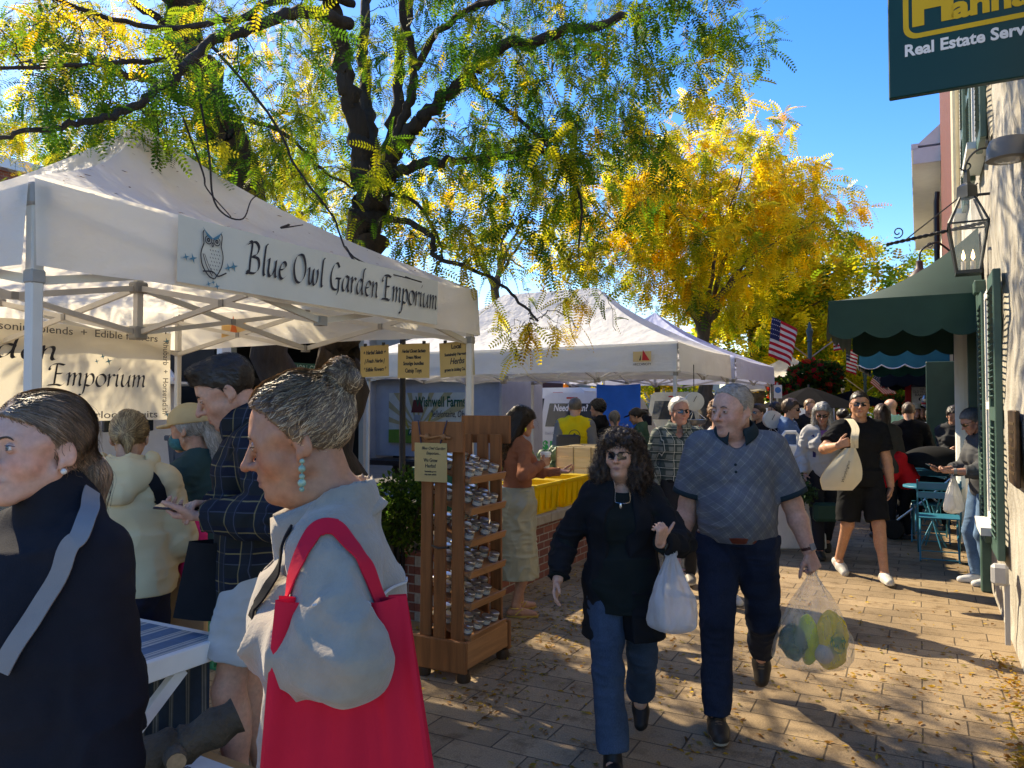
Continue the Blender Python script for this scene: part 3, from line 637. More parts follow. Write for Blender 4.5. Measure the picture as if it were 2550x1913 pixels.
def back_banner():
    u = -5.68; va, vb, z0, z1 = .9, 4.47, 1.53, 2.27; rt = thing('shop_banner', 'big tan herb shop banner hung across the back of the cream tent', 'banner', (u, 3, z0), 'uv')
    bm = mat('banner_tan', (.80, .73, .58), .6, .05, 3, .35, 5, .03, tl=.35)
    MB().grid(lambda i, j: (u + .012 * math.sin(i * 9 + j * 3) - .006, va + (vb - va) * i, z0 + (z1 - z0) * j - .02 * math.sin(math.pi * i * 3) ** 2 * (j > .99)), 40, 10).build('cloth', bm, rt, smooth=True); u += .012
    nib(rt, 'Garden', (u, 2.56, 1.985), EY, EZ, .10, NIBINK, wpen=.21, fit=.92); nib(rt, 'Emporium', (u, 3.42, 1.80), EY, EZ, .095, NIBINK, wpen=.21, fit=.80)
    nib(rt, 'Blue Owl', (u, 1.0, 2.0), EY, EZ, .11, NIBINK, wpen=.17, fit=.9)
    kw = dict(shear=.0); sm = mat('banner_small', (.10, .09, .085), .7)
    text(rt, 'Shallots  +  Gooseberries  +  Seasoning blends  +  Edible flowers', (u, 3.02, 2.21), EY, EZ, .082, sm, width=2.6)
    text(rt, 'Herbs  +  Grilling planks  +  Heirloom fruits', (u, 3.3, 1.575), EY, EZ, .082, sm, width=2.05)
    text(rt, 'Rhubarb  +  Horseradish', (u, 4.40, 1.89), -EZ, EY, .075, sm, width=.62)
    mb = MB()
    for x, y, r in ((4.41, 2.2, .03), (4.42, 1.575, .03), (3.88, 2.0, .032), (3.83, 2.035, .024), (3.78, 1.995, .02)): mb.prism(star4(mb, x, y, r), (u + .001, 0, 0), EY, EZ, .0005)
    mb.build('star_pattern', TEAL, rt); mb = MB()
    for v in (1.0, 2.6, 4.4): mb.tube([(u, v, 2.26), (-5.75, v + .04, 2.36)], .005, 5)
    mb.build('tie', BLACK, rt)
back_banner()
PAPER = mat('tan_paper', (.62, .47, .21), .7, .06, 5, .15, 20, tl=.25)
def hung_sign(uc, w_, h_, lab, lines, tilt):
    v = 4.60; z1 = 2.10; rt = thing('paper_sign', lab, 'paper sign', (uc, v, z1 - h_), 'uv'); c, s = math.cos(tilt), math.sin(tilt); X = np.array([c, 0, s]); Y = np.array([-s, 0, c])
    o = np.array([uc, v, z1 - h_ / 2]); MB().prism([(-w_ / 2, -h_ / 2), (w_ / 2, -h_ / 2), (w_ / 2, h_ / 2), (-w_ / 2, h_ / 2)], o, X, Y, .0015).build('sheet', PAPER, rt)
    for txt, y, sz, sh, wd in lines: text(rt, txt, o + X * 0 + Y * (y * h_) - EY * .0022, X, Y, sz, INK, shear=sh, width=wd, bold=.0012)
    mb = MB()
    for x in (-.32, .32): mb.box(o + X * x * w_ + Y * (h_ / 2 + .006), (.02, .015, .022))
    mb.build('clip', BLACK, rt)
hung_sign(-3.60, .265, .235, 'tan paper sign reading herbal salads, fresh herbs, edible flowers', [('+ Herbal Salads +', .27, .04, .3, .21), ('| Fresh Herbs |', 0, .04, .3, .19), ('* Edible Flowers *', -.27, .04, .3, .21)], .02)
hung_sign(-3.245, .28, .25, 'tan paper sign reading sachets, smudge bundles, catnip toys', [('Herbal Closet Sachets', .28, .033, .3, .21), ('Dream Pillows', .1, .033, 0, .13), ('Smudge bundles', -.08, .036, 0, .18), ('Catnip Toys', -.29, .042, 0, .145)], -.01)
hung_sign(-2.875, .285, .245, 'tan paper sign reading local sustainably harvested herbs', [('Local', .36, .045, 0, .08), ('Sustainably Harvested', .14, .028, 0, .2), ('Herbs', -.06, .06, .3, .12), ('grown in Licking Co. OH', -.3, .03, 0, .21)], .05)
# ================================================================== figures: smooth solids on a grid, skinned to one surface
class Field:
    def __init__(s, lo, hi, res):
        s.res = res; s.lo = np.array(lo, float); n = np.ceil((np.array(hi) - s.lo) / res).astype(int) + 1
        s.n = n; s.D = np.full(n, 1.0, np.float32); s.ax = [(s.lo[i] + np.arange(n[i]) * res).astype(np.float32) for i in range(3)]
    def _sl(s, lo, hi):
        a = np.clip(np.floor((np.array(lo) - s.lo) / s.res).astype(int), 0, s.n); b = np.clip(np.ceil((np.array(hi) - s.lo) / s.res).astype(int) + 1, 0, s.n)
        return tuple(slice(int(x), int(y)) for x, y in zip(a, b))
    def pts(s, sl):
        return s.ax[0][sl[0]][:, None, None], s.ax[1][sl[1]][None, :, None], s.ax[2][sl[2]][None, None, :]
    def op(s, prim, k=.02, mode='+'):
        bb, fn = prim; m = k * 1.2 + 3 * s.res + .006; sl = s._sl(bb[0] - m, bb[1] + m)
        if any(x.stop <= x.start for x in sl): return s
        d = fn(*s.pts(sl)); A = s.D[sl]
        if mode == '+': h = np.clip(.5 + .5 * (A - d) / k, 0, 1); s.D[sl] = A + (d - A) * h - k * h * (1 - h)
        elif mode == '-': d = -d; h = np.clip(.5 - .5 * (A - d) / k, 0, 1); s.D[sl] = A + (d - A) * h + k * h * (1 - h)
        return s
    def add(s, prims, k=.02):
        for p in prims: s.op(p, k)
        return s
    def cut(s, o, n, lo=None, hi=None):
        """removes what lies on the side the normal points to"""
        o = np.array(o, np.float32); n = np.array(n, np.float32); n /= np.linalg.norm(n)
        sl = s._sl(lo, hi) if lo is not None else (slice(None),) * 3; x, y, z = s.pts(sl)
        s.D[sl] = np.maximum(s.D[sl], (x - o[0]) * n[0] + (y - o[1]) * n[1] + (z - o[2]) * n[2]); return s
    def func(s, g, lo=None, hi=None):
        sl = s._sl(lo, hi) if lo is not None else (slice(None),) * 3; x, y, z = s.pts(sl); s.D[sl] = np.maximum(s.D[sl], g(x, y, z)); return s
    def near(s, band):
        idx = np.argwhere(np.abs(s.D) < band); return idx, (s.lo + idx * s.res).astype(np.float32)
    def disp(s, fn, band=.03):
        idx, P = s.near(band)
        if len(idx): s.D[tuple(idx.T)] += fn(P).astype(np.float32)
        return s
    def sample(s, P):
        q = (np.asarray(P) - s.lo) / s.res; i = np.clip(np.floor(q).astype(int), 0, s.n - 2); f = np.clip(q - i, 0, 1); r = 0
        for a in (0, 1):
            for b in (0, 1):
                for c in (0, 1):
                    r = r + (f[:, 0] if a else 1 - f[:, 0]) * (f[:, 1] if b else 1 - f[:, 1]) * (f[:, 2] if c else 1 - f[:, 2]) * s.D[i[:, 0] + a, i[:, 1] + b, i[:, 2] + c]
        return r
    def grad(s, P):
        e = s.res; g = np.stack([s.sample(P + np.eye(3)[k] * e) - s.sample(P - np.eye(3)[k] * e) for k in range(3)], 1)
        return g / (np.linalg.norm(g, axis=1)[:, None] + 1e-9)
    def mesh(s):
        D = s.D; S = D < 0
        for ax in range(3):
            for e in (0, -1):
                ix = [slice(None)] * 3; ix[ax] = e; S[tuple(ix)] = False; D[tuple(ix)] = np.maximum(D[tuple(ix)], 1e-4)
        cnt = np.zeros(tuple(s.n - 1), np.int8)
        for a in (0, 1):
            for b in (0, 1):
                for c in (0, 1): cnt += S[a:s.n[0] - 1 + a, b:s.n[1] - 1 + b, c:s.n[2] - 1 + c]
        act = np.argwhere((cnt > 0) & (cnt < 8)); N = len(act)
        if N == 0: return np.zeros((0, 3)), np.zeros((0, 4), int)
        vid = np.full(tuple(s.n - 1), -1, np.int32); vid[tuple(act.T)] = np.arange(N)
        acc = np.zeros((N, 3), np.float32); ct = np.zeros(N, np.float32); cor = {}
        for a in (0, 1):
            for b in (0, 1):
                for c in (0, 1): cor[(a, b, c)] = D[act[:, 0] + a, act[:, 1] + b, act[:, 2] + c]
        for ax in range(3):
            for u in (0, 1):
                for v in (0, 1):
                    p = [0, 0, 0]; o = [i for i in range(3) if i != ax]; p[o[0]] = u; p[o[1]] = v; q = list(p); q[ax] = 1
                    d0, d1 = cor[tuple(p)], cor[tuple(q)]; mk = (d0 < 0) != (d1 < 0); t = np.where(mk, d0 / np.where(mk, d0 - d1, 1), 0)
                    pos = np.tile(np.array(p, np.float32), (N, 1)); pos[:, ax] = t; acc += pos * mk[:, None]; ct += mk
        V = s.lo + (act + acc / ct[:, None]) * s.res; F = []
        for ax in range(3):
            o = [i for i in range(3) if i != ax]; n = s.n; sl0 = [slice(1, n[i] - 1) for i in range(3)]; sl0[ax] = slice(0, n[ax] - 1); sl1 = list(sl0); sl1[ax] = slice(1, n[ax])
            A, B = S[tuple(sl0)], S[tuple(sl1)]; e = np.argwhere(A != B); base = e + np.array([s_.start for s_ in sl0]); fl = A[tuple(e.T)]
            def c(du, dv):
                q = base.copy(); q[:, o[0]] += du; q[:, o[1]] += dv; return vid[tuple(q.T)]
            Q = np.stack([c(-1, -1), c(0, -1), c(0, 0), c(-1, 0)], 1)
            if ax == 1: fl = ~fl
            Q[~fl] = Q[~fl][:, ::-1]; F.append(Q)
        return V, np.concatenate(F)
    def obj(s, name, m, parent, col=None, org=None):
        V, F = s.mesh()
        ob = mesh_obj(name, V, F, [m] if not isinstance(m, list) else m, None, True)
        if col is not None: set_col(ob, np.tile(np.array(col[:3]), (len(V), 1)) if not callable(col) else col(V))
        if parent is not None: ob.parent = parent
        ORG[ob.name] = np.zeros(3); return ob, V
def cone(a, b, ra, rb, cap=0):
    a = np.array(a, float); b = np.array(b, float); r = max(ra, rb); bb = (np.minimum(a, b) - r, np.maximum(a, b) + r); ba = b - a; L2 = max(1e-9, float(ba @ ba)); L = math.sqrt(L2)
    def fn(x, y, z):
        px, py, pz = x - a[0], y - a[1], z - a[2]; t0 = (px * ba[0] + py * ba[1] + pz * ba[2]) / L2; t = np.clip(t0, 0, 1)
        d = np.sqrt((px - t * ba[0]) ** 2 + (py - t * ba[1]) ** 2 + (pz - t * ba[2]) ** 2) - (ra + (rb - ra) * t)
        if cap: d = np.maximum(d, (t0 - 1) * L)
        return d.astype(np.float32)
    return bb, fn
def ball(c, r): return cone(c, np.array(c) + [0, 0, 1e-4], r, r)
def elli(c, r, R=None):
    c = np.array(c, float); r = np.array(r, float); R = np.eye(3) if R is None else np.asarray(R); ext = np.sqrt(((R * r) ** 2).sum(1)); bb = (c - ext, c + ext)
    def fn(x, y, z):
        p = (x - c[0], y - c[1], z - c[2]); q = [p[0] * R[0, i] + p[1] * R[1, i] + p[2] * R[2, i] for i in range(3)]
        k0 = np.sqrt(sum((q[i] / r[i]) ** 2 for i in range(3))); k1 = np.sqrt(sum((q[i] / r[i] ** 2) ** 2 for i in range(3))) + 1e-6
        return (k0 * (k0 - 1) / k1).astype(np.float32)
    return bb, fn
def rings(P, pw=2.2):
    """upright loft through elliptic rings (z, cx, cy, rx, ry), low to high"""
    P = np.array(sorted(P), float); bb = (np.array([(P[:, 1] - P[:, 3]).min(), (P[:, 2] - P[:, 4]).min(), P[0, 0]]), np.array([(P[:, 1] + P[:, 3]).max(), (P[:, 2] + P[:, 4]).max(), P[-1, 0]]))
    def fn(x, y, z):
        g = [np.interp(z, P[:, 0], P[:, i]).astype(np.float32) for i in range(1, 5)]; m = np.minimum(g[2], g[3])
        d = ((np.abs((x - g[0]) / g[2]) ** pw + np.abs((y - g[1]) / g[3]) ** pw) ** (1 / pw) - 1) * m
        return np.maximum(d, np.maximum(P[0, 0] - z, z - P[-1, 0])).astype(np.float32)
    return bb, fn
def ik(a, t, l1, l2, pole):
    a = np.array(a, float); t = np.array(t, float); d = t - a; L = np.linalg.norm(d); mx = (l1 + l2) * .998
    if L > mx: t = a + d / L * mx; d = t - a; L = mx
    n = d / L; x = (l1 * l1 - l2 * l2 + L * L) / (2 * L); h = math.sqrt(max(0, l1 * l1 - x * x)); p = np.array(pole, float); p = p - n * (p @ n); p /= np.linalg.norm(p) + 1e-9
    return a + n * x + p * h, t
def unit(v): v = np.array(v, float); return v / (np.linalg.norm(v) + 1e-9)
def rot_to(v, n, ang):
    """turn v by ang towards n"""
    v = unit(v); n = unit(np.array(n) - v * (np.array(n) @ v)); return v * math.cos(ang) + n * math.sin(ang)
SKINM = mat_attr('skin', .46, .13, 75, .3, 320, .0012, spec=.35, sss=.08)
HAIRM = mat_attr('hair', .45, .35, 60, .5, 220, .002, spec=.4, st=(1, 1, .35))
LEATH = mat_attr('shoe_leather', .5, .1, 30, .15, 120)
class Fig: pass
def skeleton(H, sex, fat, pose):
    g = Fig(); s = H / 1.75; g.s = s; g.H = H; f = sex == 'f'; g.sex = sex; g.fat = fat
    lean, tw, hipdrop = pose.get('lean', 0), pose.get('twist', 0), pose.get('drop', 0); sway = pose.get('sway', 0)
    hz = (.93 - hipdrop) * s; g.hz = hz; R1 = rotm(-lean * .5, 0, 0); R2 = rotm(-lean, 0, 0) @ rotm(0, 0, tw); g.R2 = R2
    g.pel = np.array([sway, 0, hz]); g.wai = g.pel + R1 @ np.array([0, 0, .16 * s]); g.che = g.wai + R2 @ np.array([0, -.005, .20 * s]); g.nek = g.che + R2 @ np.array([0, -.025 * s, .165 * s])
    hy, hp, hr = pose.get('head', (0, 0, 0)); g.Rh = rotm(0, 0, tw * .6 + hy) @ rotm(-hp - lean * .5, 0, 0) @ rotm(0, hr, 0)
    g.hs = s * pose.get('hscale', 1.0) * (.965 if f else 1.0)
    g.atl = g.nek + rotm(-lean - hp * .5, 0, 0) @ np.array([0, .03 * s, .095 * s * pose.get('nk', .9)]); g.hc = g.atl + g.Rh @ np.array([0, .018, .078]) * g.hs
    sw = (.150 if f else .178) * s * pose.get('shw', 1.0); sz = pose.get('shrug', 0)
    g.sh = [g.che + R2 @ np.array([sg * sw, -.01 * s, (.10 + sz) * s]) for sg in (-1, 1)]
    hw = .09 * s; g.hip = [g.pel + np.array([sg * hw, 0, -.01 * s]) for sg in (-1, 1)]
    ft = pose.get('feet', [(-.1, 0, 0, 0), (.1, .02, 0, 0)])        # x, y, heel lift, toe-out yaw
    g.ank, g.knee, g.foot = [], [], []
    for i, ff in enumerate(ft):
        x, y, lift = ff[0] * s, ff[1] * s, ff[2]; yaw = ff[3] if len(ff) > 3 else 0; pit = ff[4] if len(ff) > 4 else 0
        a = np.array([x, y - .0, .085 * s + lift]); kn, a2 = ik(g.hip[i], a, .425 * s, .425 * s, (.12 * (-1, 1)[i] + .3 * math.sin(-yaw), 1, 0)); g.knee.append(kn); g.ank.append(a2); g.foot.append((yaw, pit))
    g.elb, g.wri, g.hand = [], [], []
    for i, sg in enumerate((-1, 1)):
        hd = pose.get('lh' if i == 0 else 'rh', {}); t = hd.get('at', (sg * .245, .04, .80)); t = np.array(t, float) * s
        e, wv = ik(g.sh[i], t, .295 * s, .255 * s, hd.get('pole', (sg * .35, -1, -.2))); e = np.array(hd['elbow'], float) * s if 'elbow' in hd else e; g.elb.append(e); g.wri.append(wv)
        d = unit(hd.get('dir', wv - e)); n = unit(hd.get('palm', (-sg, 0.15, 0))); n = unit(n - d * (n @ d)); g.hand.append((d, n, hd.get('curl', .45), hd.get('spread', 0), hd.get('thumb', .4)))
    return g
def torso(g, t=0.0, hipx=0):
    s, f = g.s, g.sex == 'f'; fat = g.fat; R1 = rotm(0); R = g.R2; P = []
    P.append(elli(g.pel + (0, -.015 * s, .02 * s), (np.array([.165 if f else .155, .118, .125]) * s * (1 + .25 * fat)) + t + hipx, None))
    for sg in (-1, 1): P.append(elli(g.pel + (sg * .075 * s, -.055 * s, -.02 * s), np.array([.085, .08, .095]) * s * (1 + .2 * fat) + t))
    P.append(elli(g.wai + (0, .0, -.0), np.array([.128 if f else .142, .10, .14]) * s * (1 + .5 * fat) + t, R))
    if fat > .3: P.append(elli(g.wai + R @ np.array([0, .055, -.02]) * s, np.array([.13, .12, .145]) * s * (1 + .25 * fat) + t, R))
    P.append(elli(g.che + R @ np.array([0, -.005, -.02]) * s, np.array([.142 if f else .162, .112, .175]) * s * (1 + .22 * fat) + t, R))
    P.append(cone(g.sh[0] + R @ np.array([.05, -.012, -.012]) * s, g.sh[1] + R @ np.array([-.05, -.012, -.012]) * s, .062 * s + t * .7, .062 * s + t * .7))
    for i, sg in enumerate((-1, 1)): P.append(cone(g.nek + R @ np.array([0, -.01, .02]) * s, g.sh[i] + R @ np.array([-sg * .02, -.012, .0]) * s, .05 * s + t * .7, .05 * s + t * .8))
    if f:
        for sg in (-1, 1): P.append(elli(g.che + R @ np.array([sg * .068, .085, -.035]) * s, np.array([.062, .055, .065]) * s * (1 + .3 * fat) + t, R))
    else:
        for sg in (-1, 1): P.append(elli(g.che + R @ np.array([sg * .075, .06, .0]) * s, np.array([.078, .052, .075]) * s * (1 + .15 * fat) + t, R))
    return P
def arm(g, i, frac=2.0, t=0.0, tc=None):
    s = g.s * (1 if g.sex == 'm' else .88); fm = 1 + .3 * g.fat; tc = t if tc is None else tc; S, E, Wr = g.sh[i], g.elb[i], g.wri[i]; P = []
    r0, r1, r2 = .053 * s * fm + t, .042 * s * fm + t, .029 * s * fm + tc
    if frac <= 1:
        e = S + (E - S) * frac; P.append(cone(S, e, r0 * 1.0, r0 + (r1 - r0) * frac + (tc - t), 1))
    else:
        P.append(cone(S, E, r0, r1)); f = min(1, frac - 1); e = E + (Wr - E) * f; m = E + (Wr - E) * .35 * f
        P.append(cone(E, m, r1, r1 * 1.0)); P.append(cone(m, e, r1 * 1.0, r1 + (r2 - r1) * f, 1))
    return P
def leg(g, i, frac=2.0, t=0.0, tc=None, flare=0):
    s = g.s; fm = 1 + .22 * g.fat; h, k, a = g.hip[i], g.knee[i], g.ank[i]; tc = t if tc is None else tc; P = []
    r0, r1, r2 = .084 * s * fm + t, .054 * s + t, .036 * s + tc
    if frac <= 1: e = h + (k - h) * frac; P.append(cone(h, e, r0, r0 + (r1 - r0) * frac + flare, 1))
    else:
        f = min(1.12, frac - 1); P.append(cone(h, k, r0, r1)); e = k + (a - k) * f
        if tc < .02 and abs(unit(a - k)[2]) > .93: P.append(elli(k + (a - k) * .3 + np.array([0, -.018, 0]) * s, (.05 * s + t, .052 * s + t, .13 * s)))
        P.append(cone(k, e, r1, r1 + (r2 - r1) * f + flare, 1))
    return P
def hand(g, i):
    s = g.s * (1.0 if g.sex == 'm' else .9); d, n, curl, spread, th = g.hand[i]; w = np.cross(d, n) * (1 if i == 1 else -1); wr = g.wri[i]; palm, fing = [], []
    for j in range(4):
        x = .030 - .0195 * j; K = wr + (d * (.088 - .004 * abs(j - 1)) + w * x) * s; palm.append(cone(wr + (d * .008 + w * x * .55) * s, K, .0155 * s, .0115 * s))
        L = (.070, .078, .073, .058)[j] * s; p = K; v = unit(d + w * spread * (1 - j * .66)); c = curl * (1 + .06 * j)
        for q, fr, r in ((0, .45, .0092), (1, .31, .0084), (2, .24, .0074)):
            v = rot_to(v, n, c * (.8, 1.0, .7)[q]); e = p + v * L * fr; fing.append(cone(p, e, r * s, (r - .0009) * s)); p = e
    b = wr + (d * .022 + w * .022) * s; v = unit(d * .62 + w * (.75 - th * .5) + n * (.2 + th * .6)); e = b + v * .05 * s; palm.append(cone(b, e, .0165 * s, .0125 * s))
    v2 = unit(v + d * .35 - w * th * .3); e2 = e + v2 * .033 * s; fing.append(cone(e, e2, .0112 * s, .0098 * s)); fing.append(cone(e2, e2 + unit(v2 + d * .2) * .026 * s, .0098 * s, .008 * s)); return palm, fing
def head_prims(g, face):
    """head in head axes: y ahead, z up, eye line at z = 0, then carried to the body"""
    k = g.hs; R = g.Rh; c = g.hc; f = g.sex == 'f'; fw = face.get('w', 1.0); jw = face.get('jaw', .9 if f else 1.03); nz = face.get('nose', .92 if f else 1.08); full = face.get('full', 0)
    T = lambda p: c + R @ (np.array(p, float) * k)
    E = lambda p, r: elli(T(p), np.array(r) * k, R)
    C = lambda a, b, ra, rb: cone(T(a), T(b), ra * k, rb * k)
    big = [E((0, -.018, .036), (.076 * fw, .096, .082)), E((0, .012, .02), (.07 * fw, .078, .078)), E((0, .030, -.042), (.056 * fw * jw, .058, .07))]
    for sg in (-1, 1):
        big += [C((sg * .052 * jw, .0, -.058), (sg * .014, .064, -.102), .019, .0165), E((sg * .038, .052, -.034), (.028 + .006 * full, .026 + .006 * full, .03)), C((sg * .062 * fw, .03, .012), (sg * .05, .058, .0), .012, .012)]
    big += [E((0, .0725, -.104), (.019 * jw, .018, .0155)), C((-.034, .073, .018), (.034, .073, .018), .0115, .0115), C((0, .066, -.056), (0, .070, -.075), .026, .024)]
    if full: big += [E((0, .02, -.105), (.05, .05, .03)), E((0, .0, -.12), (.05, .055, .035))]
    return T, E, C, big, nz
def head_into(F, g, face):
    T, E, C, big, nz = head_prims(g, face); k = g.hs; F.add(big, .022 * k)
    for sg in (-1, 1): F.op(E((sg * .032, .094, .001), (.017, .016, .0125)), .014 * k, '-')
    F.op(C((0, .083, .014), (0, .087 + .024 * nz, -.030), .0078, .0105 * nz), .007 * k); F.op(E((0, .0905 + .0245 * nz, -.035), (.0112 * nz, .0112, .0102)), .006 * k)
    for sg in (-1, 1): F.op(E((sg * .0120 * nz, .0935, -.0375), (.0088, .0165, .0095)), .006 * k)
    [F.op(C((0, .0935, -.0668), (sg * .0215, .0855, -.0695), .0056, .0045), .005 * k) for sg in (-1, 1)]; [F.op(C((0, .0925, -.0785), (sg * .017, .0868, -.0765), .0066, .005), .005 * k) for sg in (-1, 1)]
    [F.op(C((0, .1005, -.0724), (sg * .024, .0925, -.0728), .0028, .0028), .003 * k, '-') for sg in (-1, 1)]; F.op(C((-.012, .098, -.0925), (.012, .098, -.0925), .006, .006), .01 * k, '-')
    for sg in (-1, 1): F.op(elli(T((sg * .0315, .0765, .0)), np.array((.0155, .0125, .0118)) * k, g.Rh), .004 * k)
    for sg in (-1, 1):
        Re = g.Rh @ rotm(0, 0, sg * .35) @ rotm(-.22, 0, 0); F.op(elli(T((sg * .078, -.012, -.012)), np.array((.0095, .019, .032)) * k, Re), .006 * k)
        F.op(elli(T((sg * .0885, -.008, -.008)), np.array((.007, .011, .02)) * k, Re), .005 * k, '-'); F.op(C((sg * .077, -.002, -.034), (sg * .074, .0, -.044), .008, .006), .006 * k)
def neck_into(F, g, t=0, k=.014):
    s = g.s; r = (.050 if g.sex == 'f' else .060) * s * (1 + .12 * g.fat) + t
    F.op(cone(g.nek - g.R2 @ np.array([0, .0, .03]) * s, g.hc + g.Rh @ np.array([0, -.028, -.055]) * g.hs, r * 1.1, r * .98), k)
def face_paint(g, V, base, face):
    q = ((V - g.hc) @ g.Rh) / g.hs; C = np.tile(np.array(base, float), (len(V), 1)); x, y, z = np.abs(q[:, 0]), q[:, 1], q[:, 2]; hd = (np.linalg.norm(q, axis=1) < .17)
    def mix(mk, col, a): m = (np.clip(mk, 0, 1) * a * hd)[:, None]; C[:] = C * (1 - m) + np.array(col) * m
    b = np.array(base)
    mix(np.exp(-((x - .042) / .022) ** 2 - ((z + .035) / .022) ** 2) * (y > .02), b * np.array([1.1, .78, .74]), .5)
    mix(np.exp(-(x / .016) ** 2 - ((z + .036) / .014) ** 2) * (y > .08), b * np.array([1.08, .8, .76]), .5)
    lip = face.get('lips', tuple(b * np.array([.92, .55, .55])))
    mix(np.clip(1.6 - 1.6 * ((x / .025) ** 2 + ((z + .0722) / .0105) ** 2), 0, 1) * (y > .07), lip, .85)
    mix(np.exp(-((x - .007) / .0035) ** 2 - ((z + .0455) / .003) ** 2) * (y > .075), b * .25, .9)
    mix(np.exp(-(x / .021) ** 2 - ((z + .0722) / .0022) ** 2) * (y > .06), b * .3, .7)
    mix(np.exp(-((x - .03) / .016) ** 2 - ((z + .017) / .006) ** 2) * (y > .05), b * .72, .35)
    if face.get('stubble'): mix(np.clip((-.045 - z) / .012, 0, 1) * (y > -.02) * (z > -.13) * (1 - np.exp(-(x / .02) ** 2 - ((z + .072) / .012) ** 2)), b * np.array([.62, .6, .62]), face['stubble'])
    n = vnoise(V, 90, 5); C *= (1 + .07 * n + .07 * vnoise(V, 25, 6))[:, None]; C[:, 1:] *= (1 + .06 * vnoise(V, 40, 8))[:, None]; return C
def eyes(g, root, face, skin, F):
    k = g.hs; R = g.Rh; T = lambda p: g.hc + R @ (np.array(p, float) * k); op = face.get('open', .28); gz = face.get('gaze', (0, 0))
    for sg in (-1, 1):
        c = T((sg * .0315, .0775, .0)); r = .0125 * k; mb = MB(); d = unit(np.array([gz[0], 1, gz[1]])); Rg = R @ np.array(Vector((0, 0, 1)).rotation_difference(Vector(d)).to_matrix())
        for (th0, th1, col) in ((0, .22, (.01, .01, .01)), (.22, .48, face.get('iris', (.07, .04, .02))), (.48, 1.7, (.62, .58, .54))):
            mb.curcol = col; mb.lathe([(r * math.sin(t) + 1e-5, r * math.cos(t)) for t in np.linspace(th0, th1, 4)], c, 16, Rg, cap=False)
        def lid(a0, a1, rr, col):
            mb.curcol = col
            def fn(i, j):
                lo = -1.35 + 2.7 * i; el = a0 + (a1 - a0) * j; el *= math.cos(lo * .75); v = np.array([math.sin(lo) * math.cos(el), math.cos(lo) * math.cos(el), math.sin(el)]) * rr * r; return c + R @ v
            mb.grid(fn, 14, 5)
        sk = np.array(skin) * .86; lid(op, 1.35, 1.10, sk); lid(op - .02, op + .14, 1.17, np.array(skin) * .12); lid(-.42, -1.3, 1.08, sk); lid(-.40, -.46, 1.10, np.array(skin) * .45)
        ob = mb.build('eye', mat_attr('eye', .25, .03, spec=.6), root, smooth=True, frame='l')
        bc = face.get('brow', (.05, .035, .025)); mb = MB(); bw = face.get('bw', 1.0)
        for j in range(70):
            t = random.random(); x = sg * (.013 + .036 * t); zz = .0185 + .008 * math.sin(t * 2.3) - .005 * t + random.uniform(-.0022, .0022) * bw; yy = .0885 - .012 * t * t - .002
            a = T((x, .1, zz)); bb = T((x + sg * .007, .1, zz + .0026 * (1 - 1.7 * t))); AB = np.array([a, bb])
            for _ in range(3): AB = AB - F.grad(AB) * F.sample(AB)[:, None]
            a, bb = AB + F.grad(AB) * .0012; mb.tube([a, (a + bb) / 2, bb], [.0008 * bw, .001 * bw, .0003], 4, cap=False)
        mb.curcol = None; mb.build('eyebrow', mat('brow_%02x%02x' % (int(bc[0] * 255), int(bc[1] * 255)), bc, .7), root, frame='l')
HL = {'std': ([-.12, -.07, -.03, .0, .012, .05, .085, .1], [-.085, -.065, -.035, -.025, .004, .045, .066, .075]),
      'high': ([-.12, -.07, -.03, .0, .012, .03, .06, .085, .1], [-.085, -.065, -.04, -.03, .0, .045, .084, .115, .12]),
      'up': ([-.12, -.07, -.03, .0, .012, .045, .07, .1], [-.075, -.06, -.03, -.02, .012, .056, .082, .10]), 'low': ([-.12, -.07, -.03, .0, .012, .05, .085, .1], [-.10, -.08, -.045, -.03, -.002, .036, .054, .06])}
def hair_field(g, hair, res):
    k = g.hs; R = g.Rh; c = g.hc; st = hair['style']; th = hair.get('th', .008); P = lambda p: c + R @ (np.array(p, float) * k); ext = .22 * k
    lo, hi = c - ext, c + ext
    if hair.get('locks'):
        for l in hair['locks']:
            for q in l[:2]: lo = np.minimum(lo, P(q) - .1); hi = np.maximum(hi, P(q) + .1)
    F = Field(lo, hi, res); E = lambda p, r: elli(P(p), np.array(r) * k, R)
    F.op(E((0, -.018, .036), (.076 + th, .096 + th, .082 + th * 1.3)), .01); F.op(E((0, .012, .022), (.07 + th, .078 + th, .078 + th)), .02 * k)
    if hair.get('quiff'): F.op(E((0, .052, .098), (.05, .036, .026)), .03 * k)
    xs, zs = HL[hair.get('line', 'std')]
    def g_(x, y, z):
        X, Y, Z = x - c[0], y - c[1], z - c[2]; qy = (X * R[0, 1] + Y * R[1, 1] + Z * R[2, 1]) / k; qz = (X * R[0, 2] + Y * R[1, 2] + Z * R[2, 2]) / k; return ((np.interp(qy, xs, zs) - qz) * k * .8).astype(np.float32)
    F.func(g_)
    for l in hair.get('locks', []): F.op(cone(P(l[0]), P(l[1]), l[2] * k, l[3] * k), hair.get('lk', .03) * k)
    for b in hair.get('balls', []): F.op(E(b[0], b[1]), hair.get('bk', .012) * k)
    for b in hair.get('cutb', []): F.op(E(b[0], b[1]), .01 * k, '-')
    a = hair.get('amp', .004); fr = hair.get('fr', 40)
    F.disp(lambda V: a * vnoise(V * np.array([1, 1, hair.get('stz', .35)]), fr, 11) + a * .5 * vnoise(V, fr * 2.2, 12), .04)
    return F
